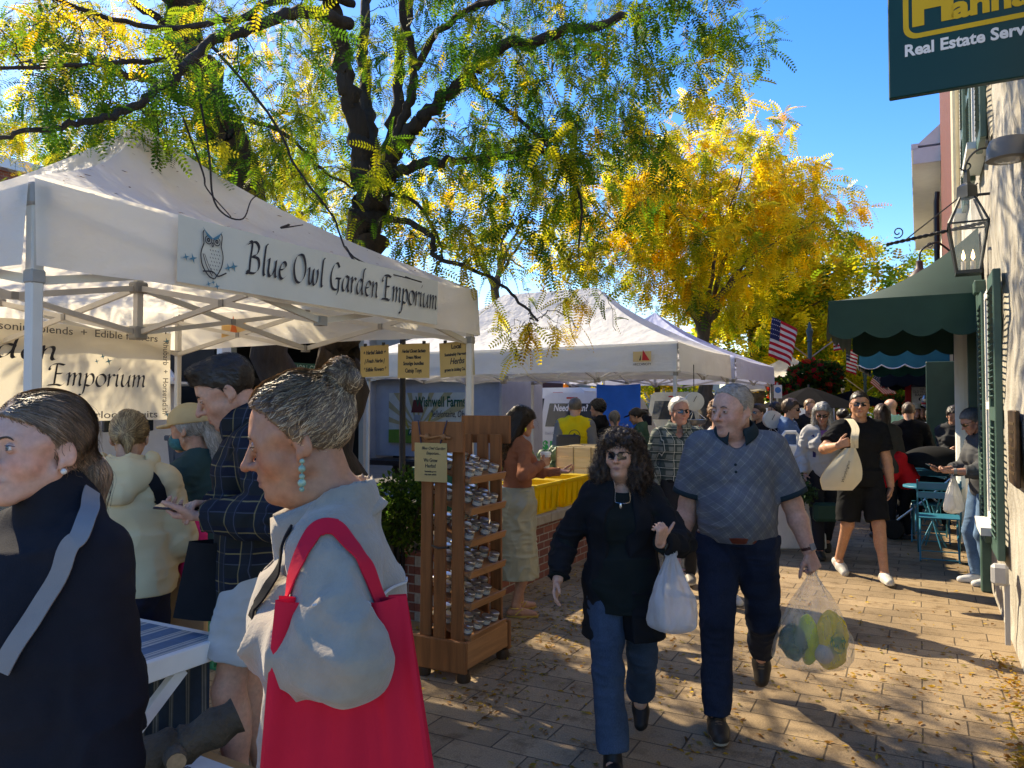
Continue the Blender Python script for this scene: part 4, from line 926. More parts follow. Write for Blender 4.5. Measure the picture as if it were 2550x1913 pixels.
def strands(F, V, n, L, target, root, col, wd=.0022, wave=0, lift=.004, seed=0, step=.008, name='hair_strands', follow=.8, jit=.25, curl=0):
    """fine locks that run over the hair mass towards target(P) -> direction"""
    rg = np.random.default_rng(seed); P = V[rg.integers(0, len(V), n)].astype(float); N = max(4, int(L / step)); path = []; ofs = rg.uniform(-.001, lift, n); ph = rg.uniform(0, 6.28, n); T = None
    jd = rg.normal(0, jit, (n, 3)); life = rg.uniform(.5, 1, n)
    for i in range(N):
        d = target(P) + jd; G = F.grad(P); t = d - G * (d * G).sum(1)[:, None] * follow; t /= np.linalg.norm(t, axis=1)[:, None] + 1e-9; T = t if T is None else T * .5 + t * .5; T /= np.linalg.norm(T, axis=1)[:, None] + 1e-9
        S = np.cross(T, G); S /= np.linalg.norm(S, axis=1)[:, None] + 1e-9; Q = P.copy()
        if wave: Q = P + S * (wave * np.sin(ph + i * step * (90 + 60 * life)))[:, None] + G * (curl * np.cos(ph + i * step * (90 + 60 * life)))[:, None]
        path.append((Q, S, G)); P = P + T * (step * life)[:, None]; D = F.sample(P); ok = np.abs(D) < .05; P = P - G * (np.where(ok, np.clip(D - ofs, -.006, .006), 0) * follow)[:, None]
    VV = np.zeros((n, N, 2, 3)); 
    for i, (Q, S, G) in enumerate(path):
        w_ = wd * (1 - .85 * (i / (N - 1)) ** 2) * .5; VV[:, i, 0] = Q - S * w_; VV[:, i, 1] = Q + S * w_ + G * .0005
    b = (np.arange(n) * N * 2)[:, None] + (np.arange(N - 1) * 2)[None, :]; Fc = np.stack([b, b + 1, b + 3, b + 2], -1).reshape(-1, 4)
    ob = mesh_obj(name, VV.reshape(-1, 3), Fc, [HAIRM], None, True); cc = col(path[0][0], rg) if callable(col) else np.array(col)[None] * rg.uniform(.55, 1.5, (n, 1)); set_col(ob, np.repeat(cc, N * 2, 0)); ob.parent = root; return ob
def wrinkle(a, f=11, seed=3, st=(1, 1, .5)):
    def fn(V):
        w_ = np.stack([vnoise(V, f * .5, seed), vnoise(V, f * .5, seed + 1), vnoise(V, f * .5, seed + 2)], 1) * .05
        n = vnoise((V + w_) * np.array(st), f, seed + 3); m = vnoise((V + w_) * np.array((.6, .6, 1.5)), f * 1.3, seed + 4); return a * (np.abs(n) * 1.6 - .5) + a * .7 * (np.abs(m) * 1.5 - .5)
    return fn
def clothmat(name, c, rough=.85, var=.08, vs=12, bmp=.25, bs=350, **k): return mat(name, c, rough, var, vs, bmp, bs, .002, spec=.15, **k)
def person(label, xy, rz, H=1.72, sex='m', fat=0., skin=(.45, .27, .2), res=.007, pose=None, hair=None, face=None, top=None, bottom=None, shoes=None, group=None, eyeson=False, glasses=None):
    pose = pose or {}; face = face or {}; g = skeleton(H, sex, fat, pose); g.rz = math.radians(rz); g.xy = xy; g.res = res
    rt = thing('person', label, 'person', (xy[0], xy[1], pose.get('z', 0)), 'l', group, g.rz); g.root = rt
    g.world = lambda p: np.array([xy[0], xy[1], pose.get('z', 0)]) + rotm(0, 0, g.rz) @ np.asarray(p, float)
    A = np.array([g.hc, g.pel, *g.sh, *g.elb, *g.wri, *g.knee, *g.ank]); lo, hi = A.min(0) - .26, A.max(0) + .26; lo[2] = min(lo[2], -.01) if True else lo[2]; g.lo, g.hi = lo, hi
    F = Field(lo, hi, res); F.add(torso(g, -.012 if top else 0), .04); lt = -.014 if bottom and bottom.get('kind', 'trousers') == 'trousers' and bottom.get('len', 2) >= 1.7 else 0; at_ = -.010 if top and top.get('sleeve', 2) >= 1.8 else 0
    for i in (0, 1):
        F.add(arm(g, i, 2, at_, 0), .025); F.add(leg(g, i, 2, lt, max(lt, -.004)), .03); pm, fg = hand(g, i); F.add(pm, .008); F.add(fg, max(.002, res * .25))
        if shoes is None or shoes.get('bare'): F.add(foot(g, i, 0), .02)
        else: F.op(cone(g.ank[i], g.ank[i] + (0, .04, -.03), .033, .033), .02)
    neck_into(F, g); head_into(F, g, face)
    F.obj('body', SKINM, rt, lambda V: face_paint(g, V, skin, face))
    if eyeson: eyes(g, rt, face, skin, F)
    if hair:
        hf = hair_field(g, hair, min(res, .006)); ho, HV = hf.obj('hair', HAIRM, rt, lambda V: np.array(hair['col'])[None] * (1 + .25 * vnoise(V * np.array([1, 1, .3]), 70, 21))[:, None]); g.HF, g.HV = hf, HV
        if hair.get('n'):
            tgt = hair.get('tgt'); T = (lambda P: (g.hc + g.Rh @ (np.array(tgt) * g.hs) - P) / (np.linalg.norm(g.hc + g.Rh @ (np.array(tgt) * g.hs) - P, axis=1)[:, None] + 1e-6)) if tgt is not None else (lambda P: np.tile(g.Rh @ np.array(hair.get('flow', (0, -.2, -1))), (len(P), 1)))
            strands(hf, HV, hair['n'], hair.get('L', .1), T, rt, hair.get('scol', hair['col']), hair.get('wd', .0022), hair.get('wave', 0), hair.get('lift', .005), hair.get('seed', 1), follow=hair.get('follow', .8), curl=hair.get('curl', 0), jit=hair.get('jit', .25))
    if top: garment_top(g, top)
    if bottom: garment_bottom(g, bottom)
    if shoes:
        for i in (0, 1): shoe(g, i, shoes)
    if glasses: sunglasses(g, glasses)
    return g
def foot(g, i, t):
    s = g.s; yaw, pit = g.foot[i]; a = g.ank[i]; R = rotm(0, 0, yaw) @ rotm(-pit, 0, 0); T = lambda p: a + R @ (np.array(p) * s)
    sw = (.9 if g.sex == 'f' else 1.0)
    return [cone(a, T((0, -.005, -.04)), .036 * s + t, .034 * s + t), cone(T((0, -.045, -.05)), T((0, .06, -.05)), .034 * s * sw + t, .036 * s * sw + t), cone(T((0, .06, -.05)), T((.004, .155, -.060)), .040 * s * sw + t, .026 * s * sw + t), cone(T((-.014, .08, -.057)), T((-.012, .14, -.062)), .03 * s * sw + t, .022 * s * sw + t)]
def shoe(g, i, sh):
    s = g.s; yaw, pit = g.foot[i]; a = g.ank[i]; R = rotm(0, 0, yaw) @ rotm(-pit, 0, 0); res = min(g.res, .007); ctr = a + R @ np.array([0, .05, -.04]) * s; F = Field(ctr - .22, ctr + .22, res); t = sh.get('t', .007)
    F.add(foot(g, i, t), .025); F.op(cone(a - (0, 0, .03), a + unit(g.knee[i] - a) * .09, .04 * s, .046 * s), .02) if sh.get('top', 0) > .03 else None; nz = R @ np.array([0, 0, -1.]); F.cut(a + nz * (.083 * s), nz)
    F.cut(a + R @ np.array([0, 0, sh.get('top', -.005)]) * s, R @ np.array([0, -.25, 1]))
    F.op(cone(a + R @ np.array([0, .0, .02]), a + R @ np.array([0, .005, -.03]), .034 * s, .03 * s), .006, '-') if sh.get('low') else None
    def col(V):
        q = (V - a) @ R / s; C = np.tile(np.array(sh['c']), (len(V), 1)); C[q[:, 2] < -.066] = sh.get('sole', (.05, .05, .05))
        if 'lace' in sh: m = (np.abs(q[:, 0]) < .017) & (q[:, 1] > .01) & (q[:, 1] < .1) & (q[:, 2] > -.045) & (np.sin(q[:, 1] * 330) > .2); C[m] = sh['lace']
        if 'stripe' in sh: m = (q[:, 1] > -.0) & (q[:, 1] < .05) & (np.abs(q[:, 0]) > .02) & (np.sin(q[:, 1] * 400) > .3) & (q[:, 2] > -.06) & (q[:, 2] < -.03); C[m] = sh['stripe']
        return C
    F.obj('shoe', LEATH, g.root, col)
def garment_top(g, o):
    s = g.s; t = o.get('t', .014); res = o.get('res', g.res); lo, hi = g.lo.copy(), g.hi.copy(); lo[2] = max(lo[2], min(o.get('hem', .8) * s, min(w_[2] for w_ in g.wri)) - .2); ex = o.get('big', 0); lo[:2] -= ex; hi[:2] += ex
    F = Field(lo, hi, res); F.add(torso(g, t), .05)
    for pr in o.get('pre', []): F.op(pr, .05)
    if o.get('skirt'): F.op(rings([(r[0] * s, g.pel[0] + (r[3] if len(r) > 3 else 0), g.pel[1] + (r[4] if len(r) > 4 else 0), r[1] * s, r[2] * s) for r in o['skirt']]), .05)
    F.disp(wrinkle(o.get('wr', .006), o.get('wf', 11), o.get('seed', 3)), .05)
    hem = o.get('hem', .85) * s; F.cut((0, 0, hem), (0, o.get('hemt', 0), -1))
    for i in (0, 1):
        A = Field(lo, hi, res) if False else None; sl = o.get('sleeve', 2.0)
        for pr in arm(g, i, sl, o.get('ts', t), o.get('tc', o.get('ts', t))): F.op(pr, .03)
    wf = wrinkle(o.get('wr', .006) * 1.1, o.get('wf', 11) * 1.5, o.get('seed', 3) + 9, (1, 1, 1)); body_lim = .16 * s
    def only_arm(V):
        d = np.full(len(V), 9.)
        for i in (0, 1):
            for a, b in ((g.sh[i], g.elb[i]), (g.elb[i], g.wri[i])):
                ba = b - a; tt = np.clip(((V - a) @ ba) / (ba @ ba), 0, 1); d = np.minimum(d, np.linalg.norm(V - a - tt[:, None] * ba, axis=1))
        return wf(V) * np.clip((.11 - d) / .03, 0, 1)
    F.disp(only_arm, .03)
    for pr in o.get('post', []): F.op(pr, o.get('pk', .03))
    nk = o.get('neck', 'crew'); r = (.050 if g.sex == 'f' else .060) * s * (1 + .12 * g.fat)
    up = g.nek + g.R2 @ np.array([0, .05, .16]) * s; R2 = g.R2
    if nk == 'turtle': F.op(cone(g.nek, g.nek + (g.atl - g.nek) * o.get('th', .85), r + .022, r + .018), .02)
    F.op(cone(g.hc + g.Rh @ np.array([0, .0, -.03]) * g.hs, g.hc + g.Rh @ np.array([0, .0, .1]) * g.hs, .066 * g.hs, .09), .005, '-') if nk == 'turtle' else None
    if nk in ('crew', 'collar', 'vee', 'open', 'scoop'):
        dz = {'crew': .014, 'collar': .03, 'vee': .0, 'open': .0, 'scoop': -.01}[nk]; rr = {'crew': 1.25, 'collar': 1.25, 'vee': 1.2, 'open': 1.3, 'scoop': 1.75}[nk]
        F.op(cone(g.nek + R2 @ np.array([0, .03, .03 + dz]) * s, g.nek + R2 @ np.array([0, .07, .25]) * s, r * rr, r * 1.5), .008, '-')
        F.op(cone(g.nek + R2 @ np.array([0, .0, .055 + dz]) * s, g.nek + R2 @ np.array([0, .03, .25]) * s, r * 1.3, r * 1.5), .008, '-')
        dp = o.get('deep', {'vee': .16, 'open': .5, 'collar': .10}.get(nk, 0))
        if dp: w_ = o.get('gap', .03); F.op(cone(g.nek + R2 @ np.array([0, .075, .0]) * s, g.nek + R2 @ np.array([0, .19, -dp]) * s, r * .8, w_), .008, '-')
    for pr in o.get('minus', []): F.op(pr, .008, '-')
    g.TF = F; ob, V = F.obj(o.get('name', 'shirt'), o['m'], g.root, o.get('col')); g.TV = V
    if o.get('collar'): collar(g, o['collar'], o.get('collar_h', .045), r, o.get('cgap', .5))
    return ob
def collar(g, m, h, r, gap=.5):
    s = g.s; c0 = g.nek + g.R2 @ np.array([0, .028, .035]) * s; R = g.R2 @ rotm(-.38, 0, 0); mb = MB()
    def fn(i, j):
        a = math.pi / 2 + gap * .5 + (2 * math.pi - gap) * i; e = abs(i - .5) * 2
        if j < .4: q = j / .4; rad = r * (1.12 + .10 * (1 - q)) + .006; z = h * .85 * q
        else: q = (j - .4) / .6; rad = r * 1.12 + .006 + .026 * q ** .8 + .004; z = h * .85 - h * (1.0 + .75 * e ** 4) * q + .004
        return c0 + R @ np.array([rad * math.cos(a) * 1.05, rad * math.sin(a) + (.02 * e ** 6) * (j > .4), z])
    mb.grid(fn, 40, 10); ob = mb.build('collar', m, g.root, smooth=True, frame='l'); md = ob.modifiers.new('s', 'SOLIDIFY'); md.thickness = .003
def garment_bottom(g, o):
    s = g.s; t = o.get('t', .010); kind = o.get('kind', 'trousers'); res = o.get('res', g.res); lo, hi = g.lo.copy(), g.hi.copy(); hi[2] = g.wai[2] + .25; lo[:2] += .0
    F = Field(lo, hi, res); F.add(torso(g, t)[:4 + (1 if g.fat > .3 else 0)], .05)
    if kind == 'skirt': F.op(rings([(r_[0] * s, g.pel[0] + r_[3] * s, r_[4] * s, r_[1] * s, r_[2] * s) for r_ in o['rings']]), .05)
    else:
        for i in (0, 1): F.add(leg(g, i, o.get('len', 2.0), o.get('tl', t + .006), o.get('tc', .02), o.get('flare', 0)), .03)
    F.disp(wrinkle(o.get('wr', .006), 13, o.get('seed', 7), (1, 1, .6)), .04)
    F.cut((0, 0, o.get('waist', 1.03) * s), (0, o.get('wt', 0), 1))
    if kind == 'skirt': F.cut((0, 0, o['rings'][0][0] * s + .004), (0, 0, -1))
    ob, V = F.obj(o.get('name', kind), o['m'], g.root, o.get('col'))
    if o.get('belt'):
        b = o['belt']; B = Field(g.pel - .3 * np.array([1, 1, .8]), g.pel + .3 * np.array([1, 1, 1.1]), res); B.add(torso(g, t + .006)[:4 + (1 if g.fat > .3 else 0)], .05); zc = b[0] * s; tl = b[2] if len(b) > 2 else 0
        B.cut((0, 0, zc + .018), (0, tl, 1)); B.cut((0, 0, zc - .018), (0, -tl, -1)); B.obj('belt', b[1], g.root)
    return ob
def sunglasses(g, o):
    k = g.hs; T = lambda p: g.hc + g.Rh @ (np.array(p, float) * k); mb = MB(); dk = o.get('c', (.01, .01, .012)); w_, h_ = o.get('w', .027), o.get('h', .02); z0 = o.get('z', -.002)
    LM = mat('lens_%d' % int(o.get('tint', 0) * 100), (.012 + o.get('tint', 0), .012 + o.get('tint', 0) * .6, .014), .08, .02, spec=.8); X = g.Rh @ EX; Y = g.Rh @ EY; Z = g.Rh @ EZ
    for sg in (-1, 1):
        n = 22; poly = []
        for i in range(n):
            a = 2 * math.pi * i / n; x = sg * .034 + w_ * np.sign(math.cos(a)) * abs(math.cos(a)) ** .75; z = z0 + h_ * np.sign(math.sin(a)) * abs(math.sin(a)) ** .75
            if o.get('cat') and math.cos(a) * sg > .3 and math.sin(a) > 0: z += .006
            poly.append((x, z))
        bend = [T((x, .1015 - 9 * (x * x), z)) for x, z in poly]; back = [T((x, .0985 - 9 * (x * x), z)) for x, z in poly]; mb.add(np.array(bend + back), [tuple(range(n))[::-1], tuple(range(n, 2 * n))] + [(i, (i + 1) % n, n + (i + 1) % n, n + i) for i in range(n)])
    fm = MB()
    for sg in (-1, 1):
        pts = [T((sg * .034 + (w_ + .001) * math.cos(a), .1005 - 9 * (sg * .034 + w_ * math.cos(a)) ** 2, z0 + (h_ + .001) * math.sin(a))) for a in np.linspace(0, 2 * math.pi, 22)]
        if not o.get('rimless'): fm.tube([T((x, .1 - 9 * x * x, z)) for x, z in [(sg * .034 + w_ * np.sign(math.cos(a)) * abs(math.cos(a)) ** .75, z0 + h_ * np.sign(math.sin(a)) * abs(math.sin(a)) ** .75) for a in np.linspace(0, 2 * math.pi, 24)]], .0019 * k, 5)
        fm.tube([T((sg * (.034 + w_), .1 - 9 * (.034 + w_) ** 2, z0 + .010)), T((sg * .076, .04, z0 + .010)), T((sg * .081, -.005, z0 + .006)), T((sg * .078, -.025, z0 - .012))], .0024 * k, 5)
    fm.tube([T((-.009, .100, z0 + .006)), T((0, .1035, z0 + .008)), T((.009, .100, z0 + .006))], .002 * k, 5)
    ob = fm.build('sunglasses', mat('frame_%02x' % int(dk[0] * 255), dk, .3, .05, spec=.5), g.root, frame='l'); mb.build('lens', LM, ob, frame='l')
# ================================================================== the people
def at_xy(px, D): return ((px - CX) / FPX * D, D)
def LL(xy, rz, px, py, D, H=1.75):
    p = at(px, py, D) - np.array([xy[0], xy[1], 0]); return tuple(rotm(0, 0, -math.radians(rz)) @ p / (H / 1.75))
def line_mask(t, sock, freq, width, off=0):
    a = t.nodes.new('ShaderNodeMath'); a.operation = 'MULTIPLY_ADD'; a.inputs[1].default_value = freq; a.inputs[2].default_value = off + 50
    b = t.nodes.new('ShaderNodeMath'); b.operation = 'FRACT'; c = t.nodes.new('ShaderNodeMath'); c.operation = 'LESS_THAN'; c.inputs[1].default_value = width
    t.links.new(sock, a.inputs[0]); t.links.new(a.outputs[0], b.inputs[0]); t.links.new(b.outputs[0], c.inputs[0]); return c.outputs[0]
def plaid(name, base, lines, rough=.9, bs=300, diag=False, across=(1, .7)):
    """woven check: lines = (direction 'h' or 'v', per metre, share, offset, colour, strength)"""
    m, t, p, o = _nodes(name); vec = coords(t); wob = t.nodes.new('ShaderNodeTexNoise'); wob.inputs['Scale'].default_value = 7; t.links.new(vec, wob.inputs['Vector'])
    v2 = mixc(t, .012, vec, wob.outputs['Color'], 'ADD'); sx = t.nodes.new('ShaderNodeSeparateXYZ'); t.links.new(v2, sx.inputs[0])
    def lin(a, b, c):
        r = None
        for s_, k in ((sx.outputs['X'], a), (sx.outputs['Y'], b), (sx.outputs['Z'], c)):
            n = t.nodes.new('ShaderNodeMath'); n.operation = 'MULTIPLY_ADD'; n.inputs[1].default_value = k; t.links.new(s_, n.inputs[0])
            if r is None: n.inputs[2].default_value = 0
            else: t.links.new(r, n.inputs[2])
            r = n.outputs[0]
        return r
    H_, V_ = (lin(across[0], across[1], 1), lin(-across[0], -across[1], 1)) if diag else (lin(0, 0, 1), lin(across[0], across[1], 0))
    col = tuple(base)
    for d, f, w_, off, c, st in lines:
        mk = line_mask(t, H_ if d == 'h' else V_, f, w_, off); n = t.nodes.new('ShaderNodeMath'); n.operation = 'MULTIPLY'; n.inputs[1].default_value = st; t.links.new(mk, n.inputs[0]); col = mixc(t, n.outputs[0], col, tuple(c))
    f = ramp(t, noise(t, vec, 14, 4), [(.3, (.86,) * 3), (.7, (1.12,) * 3)]); col = mixc(t, 1, col, f, 'MULTIPLY'); t.links.new(col, p.inputs['Base Color'])
    p.inputs['Roughness'].default_value = rough; p.inputs['Specular IOR Level'].default_value = .12; bump(t, p, noise(t, vec, bs, 3), .2, .002); MATS[name] = m; return m
def jeans(name, c):
    m, t, p, o = _nodes(name); vec = coords(t); col = ramp(t, noise(t, vec, 5, 4), [(.3, _mul(c, .75)), (.75, _mul(c, 1.45))]); col = mixc(t, 1, col, ramp(t, noise(t, coords(t, (500, 500, 60)), 1, 2), [(.3, (.75,) * 3), (.7, (1.25,) * 3)]), 'MULTIPLY')
    t.links.new(col, p.inputs['Base Color']); p.inputs['Roughness'].default_value = .9; p.inputs['Specular IOR Level'].default_value = .1; MATS[name] = m; return m
FAIR, WARM, TAN, OLIVE, BROWN = (.58, .34, .25), (.46, .25, .175), (.38, .19, .12), (.42, .24, .165), (.12, .06, .04)
NAVY = clothmat('navy_knit', (.013, .014, .019), .95, .12, 20, .5, 260); BLK = clothmat('black_cloth', (.010, .011, .013), .9, .15); JEAN = jeans('denim_dark', (.014, .021, .04)); JEANL = jeans('denim_light', (.10, .17, .28)); JEANM = jeans('denim_mid', (.035, .058, .095))
DKT = clothmat('dark_trousers', (.02, .022, .028)); GRYK = clothmat('grey_jersey', (.16, .17, .18)); CHAR = clothmat('charcoal_knit', (.04, .042, .045)); WHT = clothmat('white_cotton', (.62, .62, .60))
def strap(name, lab, pts, w_, m, grp=None, th=.004, cat='strap'):
    mb = MB(); P = spl(pts, 8); T = np.gradient(P, axis=0); T /= np.linalg.norm(T, axis=1)[:, None]; return P, T
def ribbon(mb, P, S, w_, th=.004):
    """band along P with side vectors S"""
    P = np.asarray(P, float); S = np.asarray(S, float); T = np.gradient(P, axis=0); T /= np.linalg.norm(T, axis=1)[:, None] + 1e-9; S = S - T * (S * T).sum(1)[:, None]; S /= np.linalg.norm(S, axis=1)[:, None] + 1e-9; N = np.cross(T, S); V = []
    for i in range(len(P)): V += [P[i] - S[i] * w_ / 2 - N[i] * th / 2, P[i] + S[i] * w_ / 2 - N[i] * th / 2, P[i] + S[i] * w_ / 2 + N[i] * th / 2, P[i] - S[i] * w_ / 2 + N[i] * th / 2]
    F = [(4 * i + j, 4 * i + (j + 1) % 4, 4 * i + 4 + (j + 1) % 4, 4 * i + 4 + j) for i in range(len(P) - 1) for j in range(4)]; mb.add(V, F + [(3, 2, 1, 0), tuple(4 * (len(P) - 1) + j for j in range(4))]); return mb
def on_field(F, pts, ofs=.004, n=10, it=6):
    """lay a curve of local points on a garment's surface"""
    P = spl(pts, n); 
    for _ in range(it): P = P - F.grad(P) * np.clip(F.sample(P) - ofs, -.03, .03)[:, None]
    for _ in range(6): P[1:-1] = P[1:-1] * .5 + (P[:-2] + P[2:]) * .25
    return P, F.grad(P)
def strap_on(g, name, lab, pts, w_, m, parent=None, cat='strap', ofs=.005):
    P, N = on_field(g.TF, pts, ofs); T = np.gradient(P, axis=0); mb = ribbon(MB(), [g.world(p) for p in P], np.cross(T, N) @ rotm(0, 0, g.rz).T, w_)
    return mb.build(name, m, parent, lab if parent is None else None, cat if parent is None else None, smooth=40)
# ---- woman in navy, cut by the picture's left edge
xy = at_xy(116, 1.6)
P1 = person('woman in navy turtleneck poncho with brown ponytail and pearl earring', xy, 148, 1.695, 'f', .1, (.60, .34, .25), .0042,
    dict(head=(.12, -.02, 0), shw=.93, lh=dict(at=(-.25, .02, .84)), rh=dict(at=(.22, .2, .95))), face=dict(iris=(.08, .11, .13), brow=(.10, .065, .045), open=.3, lips=(.36, .12, .12), nose=.95, bw=.9),
    hair=dict(style='pony', col=(.17, .115, .075), th=.007, amp=.003, fr=26, line='std', locks=[((0, -.095, -.02), (.0, -.125, -.075), .034, .038), ((0, -.125, -.075), (-.012, -.125, -.16), .038, .02)], n=5200, L=.17, tgt=(0, -.12, -.05), wd=.0013, lift=.0035, jit=.06, follow=.95,
        scol=lambda P, rg: np.array([.21, .145, .095])[None] * rg.uniform(.5, 1.6, (len(P), 1)) * np.where(rg.random((len(P), 1)) < .25, np.array([1.5, 1.35, 1.15]), 1)),
    top=dict(m=NAVY, name='poncho', t=.022, ts=.035, tc=.04, sleeve=1.9, hem=1.02, neck='turtle', th=.75, wr=.007, wf=8, res=.006, pre=[], skirt=[(.98, .255, .18), (1.15, .24, .165), (1.3, .21, .135), (1.40, .15, .10)]),
    bottom=dict(m=clothmat('grey_trousers', (.14, .135, .125)), res=.009), eyeson=True, shoes=dict(c=(.03, .025, .02)))
g = P1; k = g.hs; strands(g.HF, g.HV, 500, .13, lambda P: np.tile(g.Rh @ np.array([-.1, -.15, -1]), (len(P), 1)) * .6 + (g.hc + g.Rh @ np.array([-.01, -.12, -.2]) * k - P) * 4, g.root, (.13, .085, .055), .0014, .003, .012, 5, jit=.25, follow=.4)
e = MB().ell(g.hc + g.Rh @ np.array([-.083, -.002, -.052]) * k, (.0062, .0062, .0062)).build('earring', mat('pearl', (.7, .66, .6), .25, spec=.6), g.root, frame='l', smooth=True)
strap_on(g, 'bag_strap', 'wide grey crossbody strap running over the navy poncho', [np.array(LL(xy, 148, a_, b_, c_)) for a_, b_, c_ in ((255, 1200, 1.6), (220, 1230, 1.5), (185, 1290, 1.42), (110, 1400, 1.36), (20, 1540, 1.34), (-60, 1700, 1.34))], .034, clothmat('strap_grey', (.22, .22, .22)), ofs=.011)
# ---- woman with the red tote
xy = at_xy(842, 1.52)
FLEECE = clothmat('fleece_beige', (.315, .265, .205), .95, .09, 30, .9, 140, sheen=.3)
P2 = person('woman in beige fleece jacket with curly grey bun and dangling green earring', xy, 102, 1.735, 'f', .1, (.41, .19, .108), .0040,
    dict(lean=.06, shw=.88, head=(-.04, .22, 0), lh=dict(at=LL(xy, 102, 645, 1600, 1.36, 1.735), dir=(.7, -.6, -.1), elbow=LL(xy, 102, 868, 1640, 1.25, 1.735), curl=1.35, palm=(.9, -.5, .1)), rh=dict(at=(.22, .02, .82), curl=.8)),
    face=dict(iris=(.06, .045, .03), brow=(.06, .045, .035), open=.02, gaze=(0, -.35), nose=.98, lips=(.28, .10, .09), jaw=.95, full=.3),
    hair=dict(style='bun', line='up', col=(.19, .115, .062), th=.009, amp=.005, fr=34, balls=[((0, -.108, .100), (.034, .034, .031)), ((.01, -.118, .120), (.026, .026, .021)), ((-.012, -.126, .084), (.026, .026, .024))], n=6500, L=.13, tgt=(0, -.12, .10), wd=.0014, wave=.0028, curl=.0015, lift=.004, jit=.14, follow=.95,
        scol=lambda P, rg: np.where(rg.random((len(P), 1)) < .35, np.array([.46, .30, .16]), np.array([.15, .09, .05])) * rg.uniform(.6, 1.4, (len(P), 1))),
    top=dict(m=FLEECE, name='fleece_jacket', t=.012, ts=.030, tc=.028, sleeve=2.0, hem=.92, neck='open', deep=.35, gap=.03, wr=.009, wf=8, res=.006, skirt=[(.90, .165, .135), (1.05, .17, .135), (1.2, .16, .13), (1.32, .15, .12)]),
    bottom=dict(m=DKT, res=.009), shoes=dict(c=(.02, .02, .02)), eyeson=True)
g = P2; k = g.hs
mb = MB()                                                       # fold-down jacket collar
c0 = g.nek + g.R2 @ np.array([0, .012, -.022])
def fn(i, j):
    a = math.pi / 2 + .40 + (2 * math.pi - .8) * i; e_ = abs(i - .5) * 2; q = j; rad = .073 - .012 * (1 - abs(2 * q - 1)) + .036 * max(0, q - .45) ; z = .052 * math.sin(min(1, q * 1.9) * math.pi / 2) - .13 * max(0, q - .5) * (1 + .8 * e_ ** 3)
    return c0 + g.R2 @ rotm(-.35, 0, 0) @ np.array([rad * math.cos(a) * 1.1, rad * math.sin(a) * 1.12 + .035 * e_ ** 4, z])
mb.grid(fn, 44, 12); ob = mb.build('collar', FLEECE, g.root, smooth=True, frame='l'); md = ob.modifiers.new('s', 'SOLIDIFY'); md.thickness = .009
mb = MB(); q0 = g.hc + g.Rh @ np.array([-.082, -.004, -.048]) * k
for z, r, in ((0, .005), (-.014, .007), (-.028, .0055), (-.04, .008), (-.052, .005)): mb.ell(q0 + np.array([0, 0, z]), (r, r, r))
mb.tube([q0 + (0, 0, .004), q0 - (0, 0, .055)], .0014, 5); mb.build('earring', mat('bead_green', (.25, .38, .28), .25, .3, 60, spec=.6), g.root, frame='l', smooth=True)
for nm, pts in (('seam', [(-.24, .0, 1.30), (-.245, -.05, 1.30), (-.22, -.11, 1.30), (-.12, -.15, 1.31), (0, -.16, 1.31)]),):
    P, N = on_field(g.TF, pts, .0015); MB().tube(P, .0028, 5).build(nm, mat('piping', (.5, .48, .45), .8), g.root, frame='l')
strap_on(P2, 'bag_strap', 'thin black crossbody strap down the front of the fleece jacket', [np.array(LL(xy, 102, a_, b_, 1.38)) for a_, b_ in ((745, 1330), (700, 1400), (668, 1480), (650, 1540))], .022, BLK, ofs=.006)
# her tote
RED = clothmat('tote_red', (.60, .012, .035), .7, .08, 5, .3, 120)
def red_tote():
    zt = 1.335; xa, xb = at(690, 1500, 1.27), at(1012, 1462, 1.29)
    X = unit((xb - xa) * [1, 1, 0]); Yv = np.array([-X[1], X[0], 0]); cx = (xa + xb) / 2; w0 = np.linalg.norm((xb - xa)[:2]) / 2
    rt = thing('tote_bag', 'big bright red tote bag hanging from the shoulder of the fleece jacket', 'tote bag', (cx[0], cx[1], .88), 'w'); mb = MB()
    def side(sg):
        def fn(i, j):
            z = zt - .46 * j; a = (2 * i - 1); x = a * (w0 + .05 * j) + .02 * j; dep = (.012 + .03 * math.sin(min(1, j * 1.4) * math.pi / 2)) * (1 if abs(a) < .98 else .85)
            wr_ = .006 * math.sin(a * 5 + j * 3) + .004 * math.sin(a * 13 + 2 * j) - .006 * math.exp(-((a - .45) / .05) ** 2)
            return cx * [1, 1, 0] + X * x + Yv * sg * (dep + wr_ * .8) + EZ * (z - .012 * math.sin(i * math.pi) * (1 - j) ** 3)
        return fn
    f, b = side(-1), side(1); mb.grid(f, 40, 18); mb.grid(b, 28, 16)
    for e_ in (0, 1):
        mb.grid(lambda i, j: (f(e_, j) * (1 - i) + b(e_, j) * i) + X * (1 if e_ == 0 else -1) * .03 * math.sin(i * math.pi) * (1 - .3 * j), 6, 16)
    mb.grid(lambda i, j: f(i, 1) * (1 - j) + b(i, 1) * j, 28, 2); mb.build('bag', RED, rt, smooth=50); g = P2
    for px_ in ([(978, 1490), (958, 1440), (930, 1380), (893, 1310), (850, 1262), (800, 1262), (775, 1285)], [(850, 1255), (795, 1255), (757, 1300), (738, 1370), (725, 1450), (715, 1540)]):
        P, N = on_field(g.TF, [np.array(LL(g.xy, 102, a_, b_, 1.30)) for a_, b_ in px_], .005, 8, 12); T = np.gradient(P, axis=0); PW = np.array([g.world(p) for p in P]); ribbon(MB(), PW, np.cross(T, N) @ rotm(0, 0, g.rz).T, .03, .003).build('strap', RED, rt, smooth=40)
red_tote()
